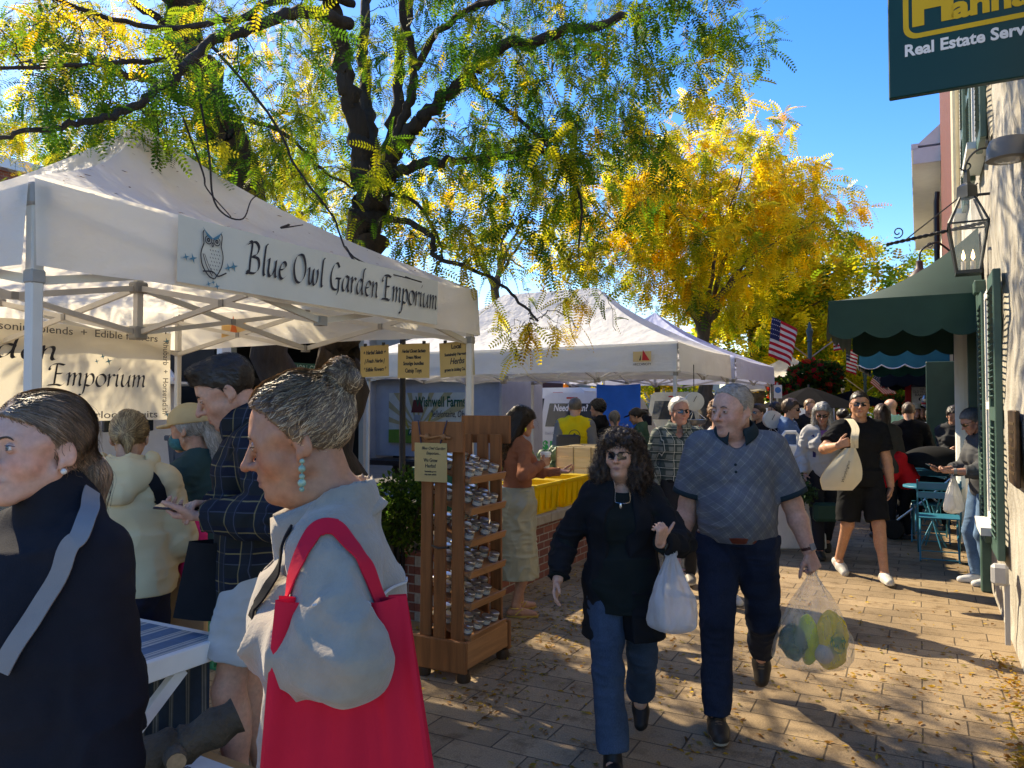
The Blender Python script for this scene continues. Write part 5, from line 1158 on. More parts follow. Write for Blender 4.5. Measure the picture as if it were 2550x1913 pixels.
# ---- young man with plaid jacket looking at his phone
xy = at_xy(642, 3.15); Y_ = (.30, .23, .10)
PLJ = plaid('plaid_navy', (.012, .015, .026), [('h', 9, .5, 0, (.02, .022, .02), .8), ('h', 9, .045, .2, Y_, .55), ('h', 9, .03, .55, (.06, .07, .10), .8), ('v', 8, .045, .1, Y_, .5), ('v', 8, .4, .5, (.018, .022, .03), .8), ('v', 8, .03, .45, (.06, .07, .10), .8)])
P3 = person('tall young man in dark plaid jacket and pale shorts looking down at his phone', xy, 112, 1.88, 'm', 0, (.52, .27, .18), .0055,
    dict(lean=.08, head=(-.05, .46, 0), hscale=1.06, lh=dict(at=LL(xy, 112, 505, 1285, 2.85, 1.88), curl=.7, palm=(0, -.2, 1), pole=(-.6, -.8, -.3)), rh=dict(at=LL(xy, 112, 520, 1262, 2.95, 1.88), curl=1.0, palm=(-.5, 0, -1), pole=(.6, -.8, -.3)), feet=[(-.1, .05, 0, 0), (.11, -.05, 0, 0)]),
    face=dict(iris=(.04, .025, .015), brow=(.02, .014, .01), bw=1.4, open=-.05, gaze=(0, -.4), stubble=.35),
    hair=dict(style='short', col=(.028, .019, .013), th=.006, quiff=1, amp=.004, n=2600, L=.05, flow=(.15, .6, .5), wd=.0014, lift=.006, jit=.3, follow=.75),
    top=dict(m=PLJ, name='plaid_jacket', t=.03, ts=.032, tc=.028, sleeve=1.95, hem=.80, neck='collar', deep=.05, collar=PLJ, collar_h=.06, wr=.007, skirt=[(.78, .195, .155), (.95, .2, .155), (1.1, .185, .145)]),
    bottom=dict(m=clothmat('pale_shorts', (.42, .41, .385)), kind='shorts', len=.72, tl=.035, flare=.02, t=.02), shoes=dict(c=(.16, .13, .11), sole=(.4, .38, .35), lace=(.35, .32, .3)), eyeson=True)
def phone_in(g, p, lab, X, Y, nm='phone'):
    mb = MB(); X = unit(X); Y = unit(np.array(Y) - X * (np.array(Y) @ X)); mb.box(p, (.075, .15, .009), np.stack([X, Y, np.cross(X, Y)], 1), bev=.003); o = mb.build(nm, mat('phone_black', (.012, .012, .014), .2, spec=.6), None, lab, 'phone')
    MB().box(np.array(p) + np.cross(X, Y) * .0052, (.068, .142, .001), np.stack([X, Y, np.cross(X, Y)], 1)).build('screen', mat('phone_screen', (.03, .035, .045), .08, spec=.8), o)
pw = P3.world(P3.wri[0] + P3.hand[0][0] * .10) + (0, 0, .028); phone_in(P3, pw, 'black phone held flat by the young man in plaid', (0, 1, .1), (-1, -.1, .08))
def black_bag(p):
    mb = MB(); mb.grid(lambda i, j: np.array(p) + np.array([-.17 + .34 * i + (.5 - i) * .12 * j, -.05 * math.sin(i * math.pi), -.02 - .30 * (1 - j)]), 12, 8); mb.grid(lambda i, j: np.array(p) + np.array([-.17 + .34 * i + (.5 - i) * .12 * j, .05 * math.sin(i * math.pi), -.02 - .30 * (1 - j)]), 12, 8)
    mb.build('cloth_bag', BLK, None, 'black cloth bag hanging from the arm of the young man in plaid', 'bag', smooth=True)
black_bag(at(540, 1335, 3.05))
# ---- woman in cream hoodie, back turned
xy = at_xy(322, 3.45); HOOD = clothmat('hoodie_cream', (.66, .53, .31), .95, .05, 8, .3, 200)
P4 = person('woman in cream hoodie with blonde knot, seen from behind inside the cream tent', xy, 12, 1.64, 'f', .3, (.46, .26, .17), .0065,
    dict(head=(.12, .12, 0), lh=dict(at=(-.22, .25, .95)), rh=dict(at=(.2, .26, .98))), hair=dict(style='bun', col=(.30, .20, .10), th=.011, amp=.004, balls=[((0, -.115, .0), (.03, .028, .032))], locks=[((0, -.11, -.02), (.01, -.10, -.09), .03, .012)], n=2600, L=.12, tgt=(0, -.13, .0), wd=.002, lift=.004, jit=.1, follow=.95,
        scol=lambda P, rg: np.where(rg.random((len(P), 1)) < .45, np.array([.46, .33, .17]), np.array([.20, .13, .07])) * rg.uniform(.6, 1.3, (len(P), 1))),
    top=dict(m=HOOD, name='hoodie', t=.035, ts=.04, tc=.03, hem=.88, neck='crew', wr=.008, skirt=[(.86, .20, .165), (1.0, .215, .175), (1.15, .2, .16)], post=[]), bottom=dict(m=clothmat('navy_trousers', (.022, .024, .045)), len=2.0), shoes=dict(c=(.05, .05, .05)))
g = P4; hd = Field(g.nek - .3, g.nek + .3, .0065); hd.op(elli(g.nek + (0, -.075, -.02), (.135, .075, .095)), .02); hd.op(cone(g.nek + (-.1, .0, .045), g.nek + (-.02, -.13, -.09), .04, .045), .04); hd.op(cone(g.nek + (.1, .0, .045), g.nek + (.02, -.13, -.09), .04, .045), .04); hd.op(cone(g.nek + (0, .0, .03), g.nek + (0, .02, .25), .075, .09), .015, '-'); hd.op(elli(g.nek + (0, -.04, .06), (.085, .06, .06)), .02, '-'); hd.disp(wrinkle(.007, 14)); hd.obj('hood', HOOD, g.root)
strap_on(g, 'bag_strap', 'black crossbody strap over the back of the cream hoodie', [np.array(LL(xy, 12, a_, b_, 3.27)) for a_, b_ in ((362, 1158), (392, 1200), (424, 1240), (448, 1272))], .05, BLK, ofs=.012)
# ---- stallholder with cap and mask
xy = at_xy(485, 3.95)
P5 = person('masked stallholder in teal top and tan cap with long grey ponytail', xy, 82, 1.66, 'f', .1, (.44, .24, .16), .0065, dict(head=(0, .12, 0), lh=dict(at=(-.2, .25, 1.0)), rh=dict(at=(.2, .25, 1.0))),
    hair=dict(style='pony', col=(.34, .31, .27), th=.007, locks=[((0, -.10, .0), (0, -.15, -.08), .035, .04), ((0, -.15, -.08), (.0, -.14, -.30), .04, .022)], n=1200, L=.2, flow=(0, -.3, -1), wd=.002, wave=.002), top=dict(m=clothmat('teal_top', (.02, .055, .065)), hem=.85, t=.018, neck='crew'), bottom=dict(m=clothmat('tan_trousers', (.55, .38, .20)), tl=.03), shoes=dict(c=(.1, .06, .04)))
g = P5; T = lambda p: g.hc + g.Rh @ (np.array(p) * g.hs); cp = Field(g.hc - .2, g.hc + .22, .005); CAPM = clothmat('cap_tan', (.46, .35, .19)); E_ = lambda p, r: elli(T(p), np.array(r) * g.hs, g.Rh); cp.op(E_((0, -.008, .045), (.099, .124, .104)), .01); cp.cut(T((0, 0, .03)), -g.Rh[:, 2]); cp.op(E_((0, .125, .03), (.062, .065, .012)), .012); cp.obj('cap', CAPM, g.root)
mk = Field(g.hc - .2, g.hc + .2, .004); mk.op(E_((0, .052, -.06), (.066, .068, .058)), .01); mk.cut(T((0, 0, -.02)), g.Rh @ np.array([0, -.25, 1])); mk.cut(T((0, .028, 0)), -g.Rh[:, 1]); mk.obj('face_mask', mat('mask_teal', (.02, .12, .15), .8, .6, 60), g.root)
PINK = clothmat('pink_bag', (.65, .03, .18)); fb = Field(at(480, 1360, 3.62) - .3, at(480, 1360, 3.62) + .3, .01); q = at(478, 1370, 3.62); fb.op(elli(q, (.07, .07, .16)), .02); fb.op(cone(q + (-.03, 0, .1), q + (-.06, 0, .28), .035, .02), .05); fb.disp(wrinkle(.008, 16)); fb.obj('pink_bag', PINK, None); tag(bpy.data.objects['pink_bag'], 'bright pink bag hanging beside the cream hoodie', 'bag')
fb = MB(); q = at(455, 1500, 3.7); fb.box((q[0], q[1], .42), (.22, .14, .84), rotm(0, 0, .3), bev=.01); fb.build('paper_bag', mat('kraft_tan', (.56, .40, .22), .8, .1, 8, .3, 40, tl=.15), None, 'tall tan paper sack standing behind the cream hoodie', 'paper bag')
# ---- woman in rust top by the rack
xy = at_xy(1288, 6.15)
SAT = mat('satin_sage', (.29, .29, .215), .32, .1, 4, .3, 18, .01, spec=.5)
P6 = person('long haired woman in rust top and sage satin skirt holding a takeaway coffee', xy, -62, 1.66, 'f', .12, (.40, .20, .125), .0065,
    dict(lean=.02, head=(-.1, .2, 0), rh=dict(at=LL(xy, -62, 1350, 1155, 6.0, 1.66), curl=.9, palm=(-.9, 0, .1), dir=(-.3, 1, .25), pole=(.6, -.6, -.7)), lh=dict(at=LL(xy, -62, 1395, 1175, 6.2, 1.66), curl=.6, palm=(.3, 0, 1), pole=(-.6, -.6, -.7)), feet=[(-.08, .06, 0, .15), (.08, -.06, 0, -.5)]),
    hair=dict(style='long', col=(.022, .013, .009), th=.016, amp=.006, line='low', locks=[((s_ * .055, -.03, .02), (s_ * .05, -.09, -.2), .05, .05) for s_ in (-1, 1)] + [((0, -.08, 0), (0, -.11, -.22), .07, .06), ((.0, -.11, -.2), (.02, -.09, -.34), .055, .03)], n=2600, L=.28, flow=(0, -.2, -1), wave=.005, wd=.0028, lift=.01,
        scol=lambda P, rg: np.where((P[:, 2:3] < 1.42) & (rg.random((len(P), 1)) < .5), np.array([.16, .08, .03]), np.array([.022, .013, .009])) * rg.uniform(.5, 1.5, (len(P), 1))),
    top=dict(m=clothmat('rust_knit', (.27, .105, .06), .9, .08, 30, .4, 150), hem=1.0, t=.008, ts=.008, tc=.006, neck='crew', wr=.005), bottom=dict(m=SAT, kind='skirt', name='skirt', waist=1.06, wr=.011, rings=[(.30, .185, .175, 0, -.0), (.55, .175, .165, 0, -.01), (.8, .185, .165, 0, -.02), (.93, .185, .16, 0, -.015), (1.06, .13, .105, 0, 0)]), shoes=None)
g = P6; mb = MB()
for i in (0, 1):
    yaw = g.foot[i][0]; R = rotm(0, 0, yaw); a = g.ank[i]; s = g.s; S_ = lambda p: a + R @ (np.array(p) * s); mb.prism([(.038 * math.cos(t) * (1 if math.sin(t) > -.3 else .8), .125 * math.sin(t) + .055) for t in np.linspace(0, 6.1, 22)], a - np.array([0, 0, .085 * s - .002]), R @ EX, R @ EY, .012)
    mb.tube([S_((-.04, .0, -.06)), S_((-.03, .05, -.02)), S_((0, .085, -.018)), S_((.03, .05, -.02)), S_((.04, 0, -.06))], .005, 5); mb.tube([S_((.04 * math.cos(t), .042 * math.sin(t) - .005, -.01)) for t in np.linspace(0, 6.28, 16)], .005, 5); mb.tube([S_((0, .085, -.018)), S_((-.012, .135, -.045))], .005, 5)
mb.build('sandals', mat('gold_leather', (.5, .34, .09), .35, metal=.3), g.root, frame='l')
MB().ell(g.hc + g.Rh @ np.array([.086, -.0, -.065]), (.008, .008, .018)).build('earring', mat('yellow_bead', (.7, .55, .03), .3), g.root, frame='l', smooth=True)
def cup(p):
    rt = thing('coffee_cup', 'paper takeaway coffee cup with white lid in the hand of the woman in rust', 'cup', p, 'w'); MB().lathe([(.028, 0), (.040, .105)], p, 20).build('cup', mat('cup_paper', (.7, .66, .6), .6), rt, smooth=40); MB().lathe([(.0345, .03), (.0415, .085)], p, 20).build('sleeve', mat('kraft', (.30, .15, .07), .8), rt, smooth=40); MB().lathe([(.043, .103), (.043, .112), (.038, .125), (.036, .125), (.001, .12)], p, 20).build('lid', WHITE, rt, smooth=30)
cup(P6.world(P6.wri[1] + P6.hand[1][0] * .085 + P6.hand[1][1] * .038) + (0, 0, -.06))
# ---- woman with dark curls and black cardigan, walking
xy = at_xy(1548, 3.62)
BK2 = clothmat('black_sweater', (.010, .014, .013), .95, .2, 6, .4, 160)
P7 = person('woman with dark curly hair and sunglasses in black cardigan and cropped jeans, walking', xy, 172, 1.54, 'f', .3, (.56, .31, .21), .0055,
    dict(head=(-.28, .0, 0), rh=dict(at=LL(xy, 172, 1388, 1450, 3.55, 1.54), curl=.35, palm=(-1, .2, 0), pole=(.5, -1, 0)), lh=dict(at=LL(xy, 172, 1642, 1352, 3.33, 1.54), curl=1.35, palm=(.5, -.5, .0), dir=(-.15, .3, .8), pole=(-.7, -.8, -.4), thumb=-.2), feet=[(-.10, -.42, .10, 0, .7), (.05, .22, 0, .1, -.05)], twist=.06),
    face=dict(lips=(.33, .12, .10), full=.6, nose=1.0), hair=dict(style='long', col=(.035, .021, .014), th=.024, amp=.012, fr=45, stz=1, line='std', lk=.05, locks=[((s_ * .075, -.02, .04), (s_ * .105, -.005, -.10), .045, .055) for s_ in (-1, 1)] + [((s_ * .10, -.0, -.09), (s_ * .10, .01, -.165), .05, .03) for s_ in (-1, 1)] + [((0, -.08, .03), (0, -.085, -.16), .085, .07)], balls=[((.035, .07, .085), (.05, .03, .028)), ((-.045, .065, .085), (.04, .03, .025))], n=5200, L=.15, flow=(0, -.15, -1), wave=.0065, curl=.005, wd=.0018, lift=.016, jit=.5, follow=.55,
        scol=lambda P, rg: np.where(rg.random((len(P), 1)) < .3, np.array([.11, .062, .035]), np.array([.035, .021, .014])) * rg.uniform(.5, 1.5, (len(P), 1))),
    top=dict(m=BK2, name='sweater', t=.012, ts=.014, sleeve=1.9, hem=.80, neck='scoop', wr=.006, skirt=[(.80, .185, .16), (.95, .19, .16), (1.08, .175, .15)]), bottom=dict(m=JEANM, len=1.9, tl=.02, tc=.03, flare=.012, t=.012, wr=.007), shoes=dict(c=(.012, .012, .013), top=.06, sole=(.02, .02, .02)), glasses=dict(cat=1, w=.028, h=.02))
garment_top(P7, dict(m=BLK, name='cardigan', t=.02, ts=.022, tc=.024, sleeve=1.88, hem=.66, hemt=0, neck='open', deep=.2, gap=.05, wr=.009, seed=31, skirt=[(.62, .225, .165), (.85, .21, .16), (1.05, .18, .145), (1.2, .165, .13)],
    minus=[cone(P7.pel + (.05, .16, -.5), P7.che + (.02, .16, .08), .105, .05), cone(P7.pel + (.07, .26, -.5), P7.pel + (.05, .26, .1), .15, .12)]))
g = P7; mb = MB(); P, N = on_field(P7.TF, [(-.055, .05, 1.36), (-.03, .12, 1.27), (0, .14, 1.22), (.03, .12, 1.27), (.055, .05, 1.36)], .003); mb.tube(P, .0008, 4); mb.ell(P[len(P) // 2] + (0, .003, -.012), (.006, .003, .014)); mb.build('necklace', mat('silver', (.6, .6, .6), .25, metal=1), g.root, frame='l')
def watch(g, i, band, w=.02, face_c=(.02, .02, .02)):
    d = unit(g.wri[i] - g.elb[i]); c = g.wri[i] - d * .025; n = g.hand[i][1]; n = unit(n - d * (n @ d)); R = np.stack([np.cross(d, n), n, d], 1); r = .034 * g.s * (1 if g.sex == 'm' else .9)
    mb = MB(); mb.lathe([(r, -w / 2), (r + .003, -w / 2), (r + .003, w / 2), (r, w / 2)], c, 20, R, cap=False); o = mb.build('wristwatch', band, g.root, smooth=30, frame='l')
    MB().box(c - n * (r + .005), (.032, .010, .036), R, bev=.003).build('dial', mat('watch_face_%d' % int(face_c[0] * 99), face_c, .2, metal=.4), o, frame='l')
watch(P7, 0, BLK)
# ---- plastic carrier bags
def poly(name, c, a, tl=.35):
    m, t, p, o = _nodes(name); vec = coords(t); col = ramp(t, noise(t, vec, 9, 5), [(.3, _mul(c, .9)), (.7, c)]); t.links.new(col, p.inputs['Base Color']); p.inputs['Roughness'].default_value = .28; p.inputs['Specular IOR Level'].default_value = .5
    bump(t, p, noise(t, coords(t, (1, 1, .35)), 26, 5, .65), .9, .02); tr = t.nodes.new('ShaderNodeBsdfTranslucent'); t.links.new(col, tr.inputs[0]); mx = t.nodes.new('ShaderNodeMixShader'); mx.inputs[0].default_value = tl; t.links.new(p.outputs[0], mx.inputs[1]); t.links.new(tr.outputs[0], mx.inputs[2])
    tp = t.nodes.new('ShaderNodeBsdfTransparent'); m2 = t.nodes.new('ShaderNodeMixShader'); al = ramp(t, noise(t, coords(t, (1, 1, .3)), 14, 4), [(.3, (a - .1,) * 3), (.7, (a + .12,) * 3)]); t.links.new(al, m2.inputs[0]); t.links.new(tp.outputs[0], m2.inputs[1]); t.links.new(mx.outputs[0], m2.inputs[2]); t.links.new(m2.outputs[0], o.inputs[0]); MATS[name] = m; return m
PB1 = poly('carrier_clear', (.84, .84, .80), .26); PB2 = poly('carrier_white', (.74, .76, .78), .66)
def carrier(name, label, hold, w_, h_, m, X, dep=.11, seed=1, name2='plastic bag', loops=True):
    """tee-shirt carrier bag hanging below the point it is held at"""
    X = unit(X); Yv = np.array([-X[1], X[0], 0]); hold = np.array(hold, float); rt = thing(name, label, name2, (hold[0], hold[1], hold[2] - h_), 'w'); c = hold; rnd = np.random.default_rng(seed); ph = rnd.uniform(0, 6.28, 8)
    def fn(i, j):
        a = 2 * math.pi * i; z = -h_ * j; tw = math.sin(min(1, j * 1.15) * math.pi / 2) ** 1.25
        bot = 1 if j < .86 else max(.0, 1 - ((j - .86) / .14) ** 2.2)
        rx = (.018 + (w_ / 2 - .018) * tw) * (bot ** .5); ry = (.014 + (dep - .014) * tw ** 1.2) * (bot ** .5); fold = 1 + (.13 * (1 - j) ** 1.4 + .012) * math.sin(9 * a + ph[0] + 2 * math.sin(j * 5)) + .06 * math.sin(3 * a + ph[1] + j * 5) + .035 * math.sin(5 * a + ph[3] - j * 11) + .02 * math.sin(14 * a + ph[4] + j * 17)
        ca, sa = math.cos(a), math.sin(a); x = rx * np.sign(ca) * abs(ca) ** .8 * fold; y = ry * np.sign(sa) * abs(sa) ** .8 * fold; return c + X * (x + .012 * math.sin(j * 4 + ph[2]) * j) + Yv * y + EZ * (z - .016 * abs(ca) ** 3 * (j > .8) * 0)
    MB().grid(fn, 72, 34).build('bag', m, rt, smooth=True)
    mb = MB()
    for s_ in (-1, 1):
        P = spl([hold + X * s_ * .012 + EZ * .012, hold + X * s_ * .03 - EZ * .04, hold + X * s_ * w_ * .27 - EZ * h_ * .27], 6); ribbon(mb, P, np.tile(Yv * .6 + X * .4, (len(P), 1)), .03, .001)
    mb.tube([hold + X * .025 * math.cos(t) + EZ * (.018 * math.sin(t)) for t in np.linspace(0, 2 * math.pi, 14)], .007, 5); mb.build('handle', m, rt, smooth=True); return rt, X, Yv
h7 = P7.world(P7.wri[0] * .85 + P7.elb[0] * .15) + (.035, .0, -.045)
carrier('plastic_bag', 'half full white plastic bag hanging from the forearm of the woman in black cardigan', h7, .21, .34, PB2, (1, .2, 0), .09, 3)
# ---- man in grey polo
xy = at_xy(1832, 4.08)
POLO = plaid('polo_check', (.15, .16, .165), [('h', 28, .10, 0, (.36, .38, .39), .34), ('v', 28, .10, 0, (.36, .38, .39), .34), ('h', 11, .5, .2, (.10, .115, .145), .5), ('v', 11, .5, .3, (.11, .12, .15), .5)], diag=True, across=(1, .5))
PCOL = clothmat('polo_collar', (.016, .032, .04))
P8 = person('heavy grey haired man in grey checked polo shirt and dark jeans, striding with shopping', xy, 163, 1.785, 'm', .58, (.60, .335, .245), .0055,
    dict(head=(-.72, .09, 0), nk=.62, lh=dict(at=LL(xy, 163, 2022, 1392, 4.0, 1.785), curl=1.3, palm=(.5, -.6, 0), pole=(-.6, -1, -.2)), rh=dict(at=(.30, -.02, .84), curl=.6, pole=(.5, -1, 0)), feet=[(-.12, -.42, .16, 0, 1.0), (.10, .20, 0, .15, -.0)], twist=.05, hscale=1.09, shw=.94),
    face=dict(full=1.0, w=1.04, jaw=1.12, iris=(.06, .05, .04), brow=(.12, .10, .085), open=.04, lips=(.36, .17, .14), nose=1.15),
    hair=dict(style='short', col=(.30, .27, .235), line='high', th=.006, amp=.003, n=2600, L=.045, flow=(0, -1, -.35), wd=.0014, lift=.002, jit=.15, follow=.95, scol=lambda P, rg: np.array([.36, .33, .29])[None] * rg.uniform(.6, 1.5, (len(P), 1))),
    top=dict(m=POLO, name='polo_shirt', t=.02, ts=.036, tc=.045, sleeve=.86, hem=.925, neck='collar', deep=.05, gap=.02, collar=PCOL, collar_h=.042, cgap=.8, wr=.008, wf=9), bottom=dict(m=JEAN, waist=.955, t=.014, tl=.028, tc=.034, wr=.008, belt=(.945, mat('belt_brown', (.13, .03, .018), .4))), shoes=dict(c=(.03, .024, .02), sole=(.45, .40, .32), lace=(.20, .13, .07)), eyeson=True)
g = P8; mb = MB()
for z in (1.36, 1.30): P, N = on_field(g.TF, [(0, .2, z), (.001, .2, z)], .001, 2); mb.ell(P[0], (.007, .004, .007))
mb.build('button', PCOL, g.root, frame='l'); watch(P8, 0, mat('strap_brown', (.08, .025, .02), .4), .02, (.3, .3, .3))
for i in (0, 1):
    S, E = g.sh[i], g.elb[i]; d = unit(E - S); q = S + (E - S) * .86; R = np.array(Vector((0, 0, 1)).rotation_difference(Vector(d)).to_matrix()); r0 = (.053 + (.042 - .053) * .86) * g.s * 1.19 + .047
    MB().lathe([(r0 - .006, -.026), (r0, -.024), (r0 + .0005, .002), (r0 - .006, .004)], q, 30, R, cap=False).build('cuff', PCOL, g.root, frame='l', smooth=True)
h8 = P8.world(P8.wri[0] + P8.hand[0][0] * .085 + P8.hand[0][1] * .02) + (0, 0, -.015)
rtc, X, Yv = carrier('plastic_bag', 'see through plastic bag full of produce hanging from the man in polo shirt', h8, .40, .50, PB1, (1, .12, 0), .14, 8)
def contents():
    base = np.array([h8[0], h8[1], h8[2] - .45]); YB = poly('bag_yellow', (.98, .82, .04), .95, .45)
    def lump(name, label, cat, c, r, m, am=.01, cut=0):
        F = Field(np.array(c) - np.array(r) - .04, np.array(c) + np.array(r) + .04, .007); F.op(elli(c, r), .01); F.disp(wrinkle(am, 16, 5)); o, V = F.obj(name, m, None); tag(o, label, cat); return F, o
    F, o = lump('yellow_bag', 'yellow bag with round green print inside the see through carrier', 'bag', base + X * .085 + Yv * -.02 + EZ * .10, (.085, .07, .15), YB)
    GRP = mat('print_green', (.03, .22, .04), .5); c = base + X * .085 - Yv * .12 + EZ * .11
    def proj(P):
        P = np.array(P, float)
        for _ in range(8): P = P - F.grad(P) * np.clip(F.sample(P) - .0025, -.02, .02)[:, None]
        return P
    ring = proj([c + X * .05 * math.cos(t) + EZ * .06 * math.sin(t) for t in np.linspace(0, 2 * math.pi, 40)]); mb = MB(); mb.tube(ring, .0028, 4); mb.build('print_ring', GRP, o)
    for txt, dz, sz in (('WISH', .012, .042), ('WELL', -.022, .03)):
        q = text(o, txt, c + EZ * dz, X, EZ, sz, GRP, bold=.002); me = q.data; V = np.zeros(len(me.vertices) * 3, np.float32); me.vertices.foreach_get('co', V); V = V.reshape(-1, 3).astype(float); V = proj(V + ORG[q.name]) - ORG[q.name]; me.vertices.foreach_set('co', V.astype(np.float32).ravel())
    lump('yellow_bag', 'folded yellow bag with green print in the middle of the see through carrier', 'bag', base + X * -.03 + Yv * .0 + EZ * .10, (.05, .06, .13), mat('bag_yellow_green', (.62, .66, .02), .4, .4, 9))
    lump('lettuce', 'dark leafy greens at one side of the see through carrier', 'lettuce', base + X * -.11 + EZ * .09, (.065, .07, .085), mat('lettuce', (.05, .10, .02), .6, .7, 24, .6, 40, .02), .018)
    lump('onion', 'pale round onion bulging at the bottom of the see through carrier', 'onion', base + X * .03 - Yv * .05 + EZ * .045, (.05, .05, .05), mat('onion', (.55, .45, .36), .4), .003)
contents()
# ---- man with white hair and plaid shirt
xy = at_xy(1690, 7.0)
PLG = plaid('plaid_green', (.16, .18, .17), [('h', 14, .45, 0, (.03, .05, .05), .85), ('v', 14, .45, .2, (.03, .05, .05), .85), ('h', 14, .06, .7, (.5, .5, .45), .8), ('v', 14, .06, .9, (.5, .5, .45), .8)])
P9 = person('white haired man with sunglasses in green plaid shirt behind the woman in black', xy, 172, 1.73, 'm', .3, (.48, .25, .19), .0075, dict(head=(.35, 0, 0), rh=dict(at=(.23, .12, .93), curl=.8), feet=[(-.1, -.15, .03, 0), (.1, .15, 0, 0)]),
    face=dict(full=.7), hair=dict(style='short', col=(.62, .6, .56), line='high', th=.012, amp=.005, n=600, L=.05, flow=(0, -1, -.2), wd=.0025), top=dict(m=PLG, hem=.97, t=.02, ts=.022, neck='collar', collar=PLG, wr=.006), bottom=dict(m=DKT, waist=1.0, belt=(.985, BLK)), shoes=dict(c=(.2, .19, .18), sole=(.5, .5, .48)), glasses=dict(h=.018))
xy = at_xy(1790, 6.5)
P10 = person('person with curly auburn hair in white patterned blouse, half hidden behind the man in polo', xy, 190, 1.70, 'f', .2, FAIR, .0075, dict(rh=dict(at=(.24, .1, .86)), feet=[(-.1, 0, 0, 0), (.1, .05, 0, 0)]), hair=dict(style='curly', col=(.24, .12, .06), th=.022, amp=.012, fr=50, stz=1, n=900, L=.07, wave=.004, wd=.003, jit=.6),
    top=dict(m=mat('blouse_print', (.42, .42, .45), .8, .75, 38), hem=.86, neck='crew', sleeve=1.3), bottom=dict(m=JEANL), shoes=dict(c=(.55, .54, .52), sole=(.6, .58, .55)))
# ---- silver haired woman with hoodie, dill and bags
xy = at_xy(2047, 8.5)
P11 = person('silver haired woman in pale zip hoodie and sunglasses carrying a bunch of dill', xy, 168, 1.70, 'f', .25, (.45, .24, .17), .008, dict(head=(-.2, .25, 0), lh=dict(at=(-.2, .12, .95)), rh=dict(at=(.22, .15, .92)), feet=[(-.08, -.3, .06, 0, .5), (.08, .2, 0, 0)]),
    hair=dict(style='bob', col=(.42, .41, .38), th=.016, amp=.006, line='std', locks=[((s_ * .07, -.02, .03), (s_ * .085, .0, -.11), .04, .04) for s_ in (-1, 1)] + [((0, -.08, 0), (0, -.075, -.12), .07, .06)], n=1100, L=.16, flow=(0, -.1, -1), wd=.003, lift=.006, scol=lambda P, rg: np.where(rg.random((len(P), 1)) < .4, np.array([.6, .6, .58]), np.array([.25, .24, .22])) * rg.uniform(.6, 1.3, (len(P), 1))),
    top=dict(m=clothmat('hoodie_grey', (.42, .42, .42)), name='hoodie', hem=.86, t=.026, ts=.028, neck='open', deep=.2, gap=.03, wr=.008), bottom=dict(m=DKT), shoes=dict(c=(.03, .025, .02)), glasses=dict(h=.02))
garment_top(P11, dict(m=clothmat('lilac_tee', (.32, .14, .34)), name='tee_shirt', t=.012, sleeve=.5, hem=.84, neck='scoop', wr=.004))
def dill(c):
    mb = MB(); rnd = np.random.default_rng(4); c = np.array(c)
    for k in range(420):
        d = unit(rnd.normal(0, 1, 3) * [1, 1, .9] - [0, 0, .35]); p = c + rnd.normal(0, .03, 3); r = .06 + .11 * rnd.random(); q = p + d * r; sd = unit(np.cross(d, rnd.normal(0, 1, 3)))
        mb.curcol = np.array([.02, .055, .016]) * rnd.uniform(.5, 1.7)
        for f in (.45, .65, .85, 1): mb.add([p + d * r * f - sd * .02 * f, p + d * r * (f + .08), p + d * r * f + sd * .02 * f, p + d * r * (f - .06)], [(0, 1, 2, 3)])
    mb.build('dill_bunch', mat_attr('herb', .6, .2, tl=.2), None, 'bushy bunch of dark green dill held against the pale hoodie', 'herb bunch')
dill(at(1990, 1225, 8.3))
strap_on(P11, 'bag_strap', 'navy shoulder strap hanging down the pale hoodie', [(.14, .0, 1.42), (.14, .14, 1.32), (.15, .17, 1.15), (.16, .16, 1.0)], .035, clothmat('strap_navy', (.03, .03, .12)))
MB().box(at(2055, 1275, 8.25), (.26, .10, .2), bev=.03).build('handbag', clothmat('green_leather', (.02, .06, .05), .5), None, 'dark green handbag at the hip of the silver haired woman', 'handbag')
# ---- man in black tee with cream tote
xy = at_xy(2140, 7.4)
P12 = person('tanned man with sunglasses in black tee shirt and shorts, cream tote on his shoulder', xy, 176, 1.80, 'm', .12, (.48, .25, .155), .0065,
    dict(head=(-.28, .0, 0), rh=dict(at=LL(xy, 176, 2088, 1110, 7.05, 1.8), curl=1.2, palm=(-.5, -.8, 0), dir=(-.8, .2, .35), pole=(.8, -.3, -.8)), lh=dict(at=LL(xy, 176, 2228, 1258, 7.3, 1.8), curl=.3, dir=(.35, .2, -1), pole=(-1, -.5, 0)), feet=[(-.12, .22, 0, -.1), (.13, -.22, .05, .1, .35)]),
    face=dict(jaw=1.1, w=1.02), hair=dict(style='short', col=(.025, .018, .014), th=.004, n=500, L=.03, flow=(0, -.5, .5), wd=.002, lift=.004), top=dict(m=BLK, name='tee_shirt', t=.018, ts=.026, tc=.034, sleeve=.72, hem=.86, neck='crew', wr=.008, skirt=[(.85, .175, .14), (1.0, .175, .14)]), bottom=dict(m=BLK, kind='shorts', len=.92, tl=.03, flare=.02), shoes=dict(c=(.55, .54, .50), sole=(.7, .69, .66), lace=(.7, .7, .7), stripe=(.35, .06, .03)), glasses=dict(w=.03, h=.017))
TOTE = clothmat('tote_cream', (.66, .58, .42), .9, .06, 8, .3, 120)
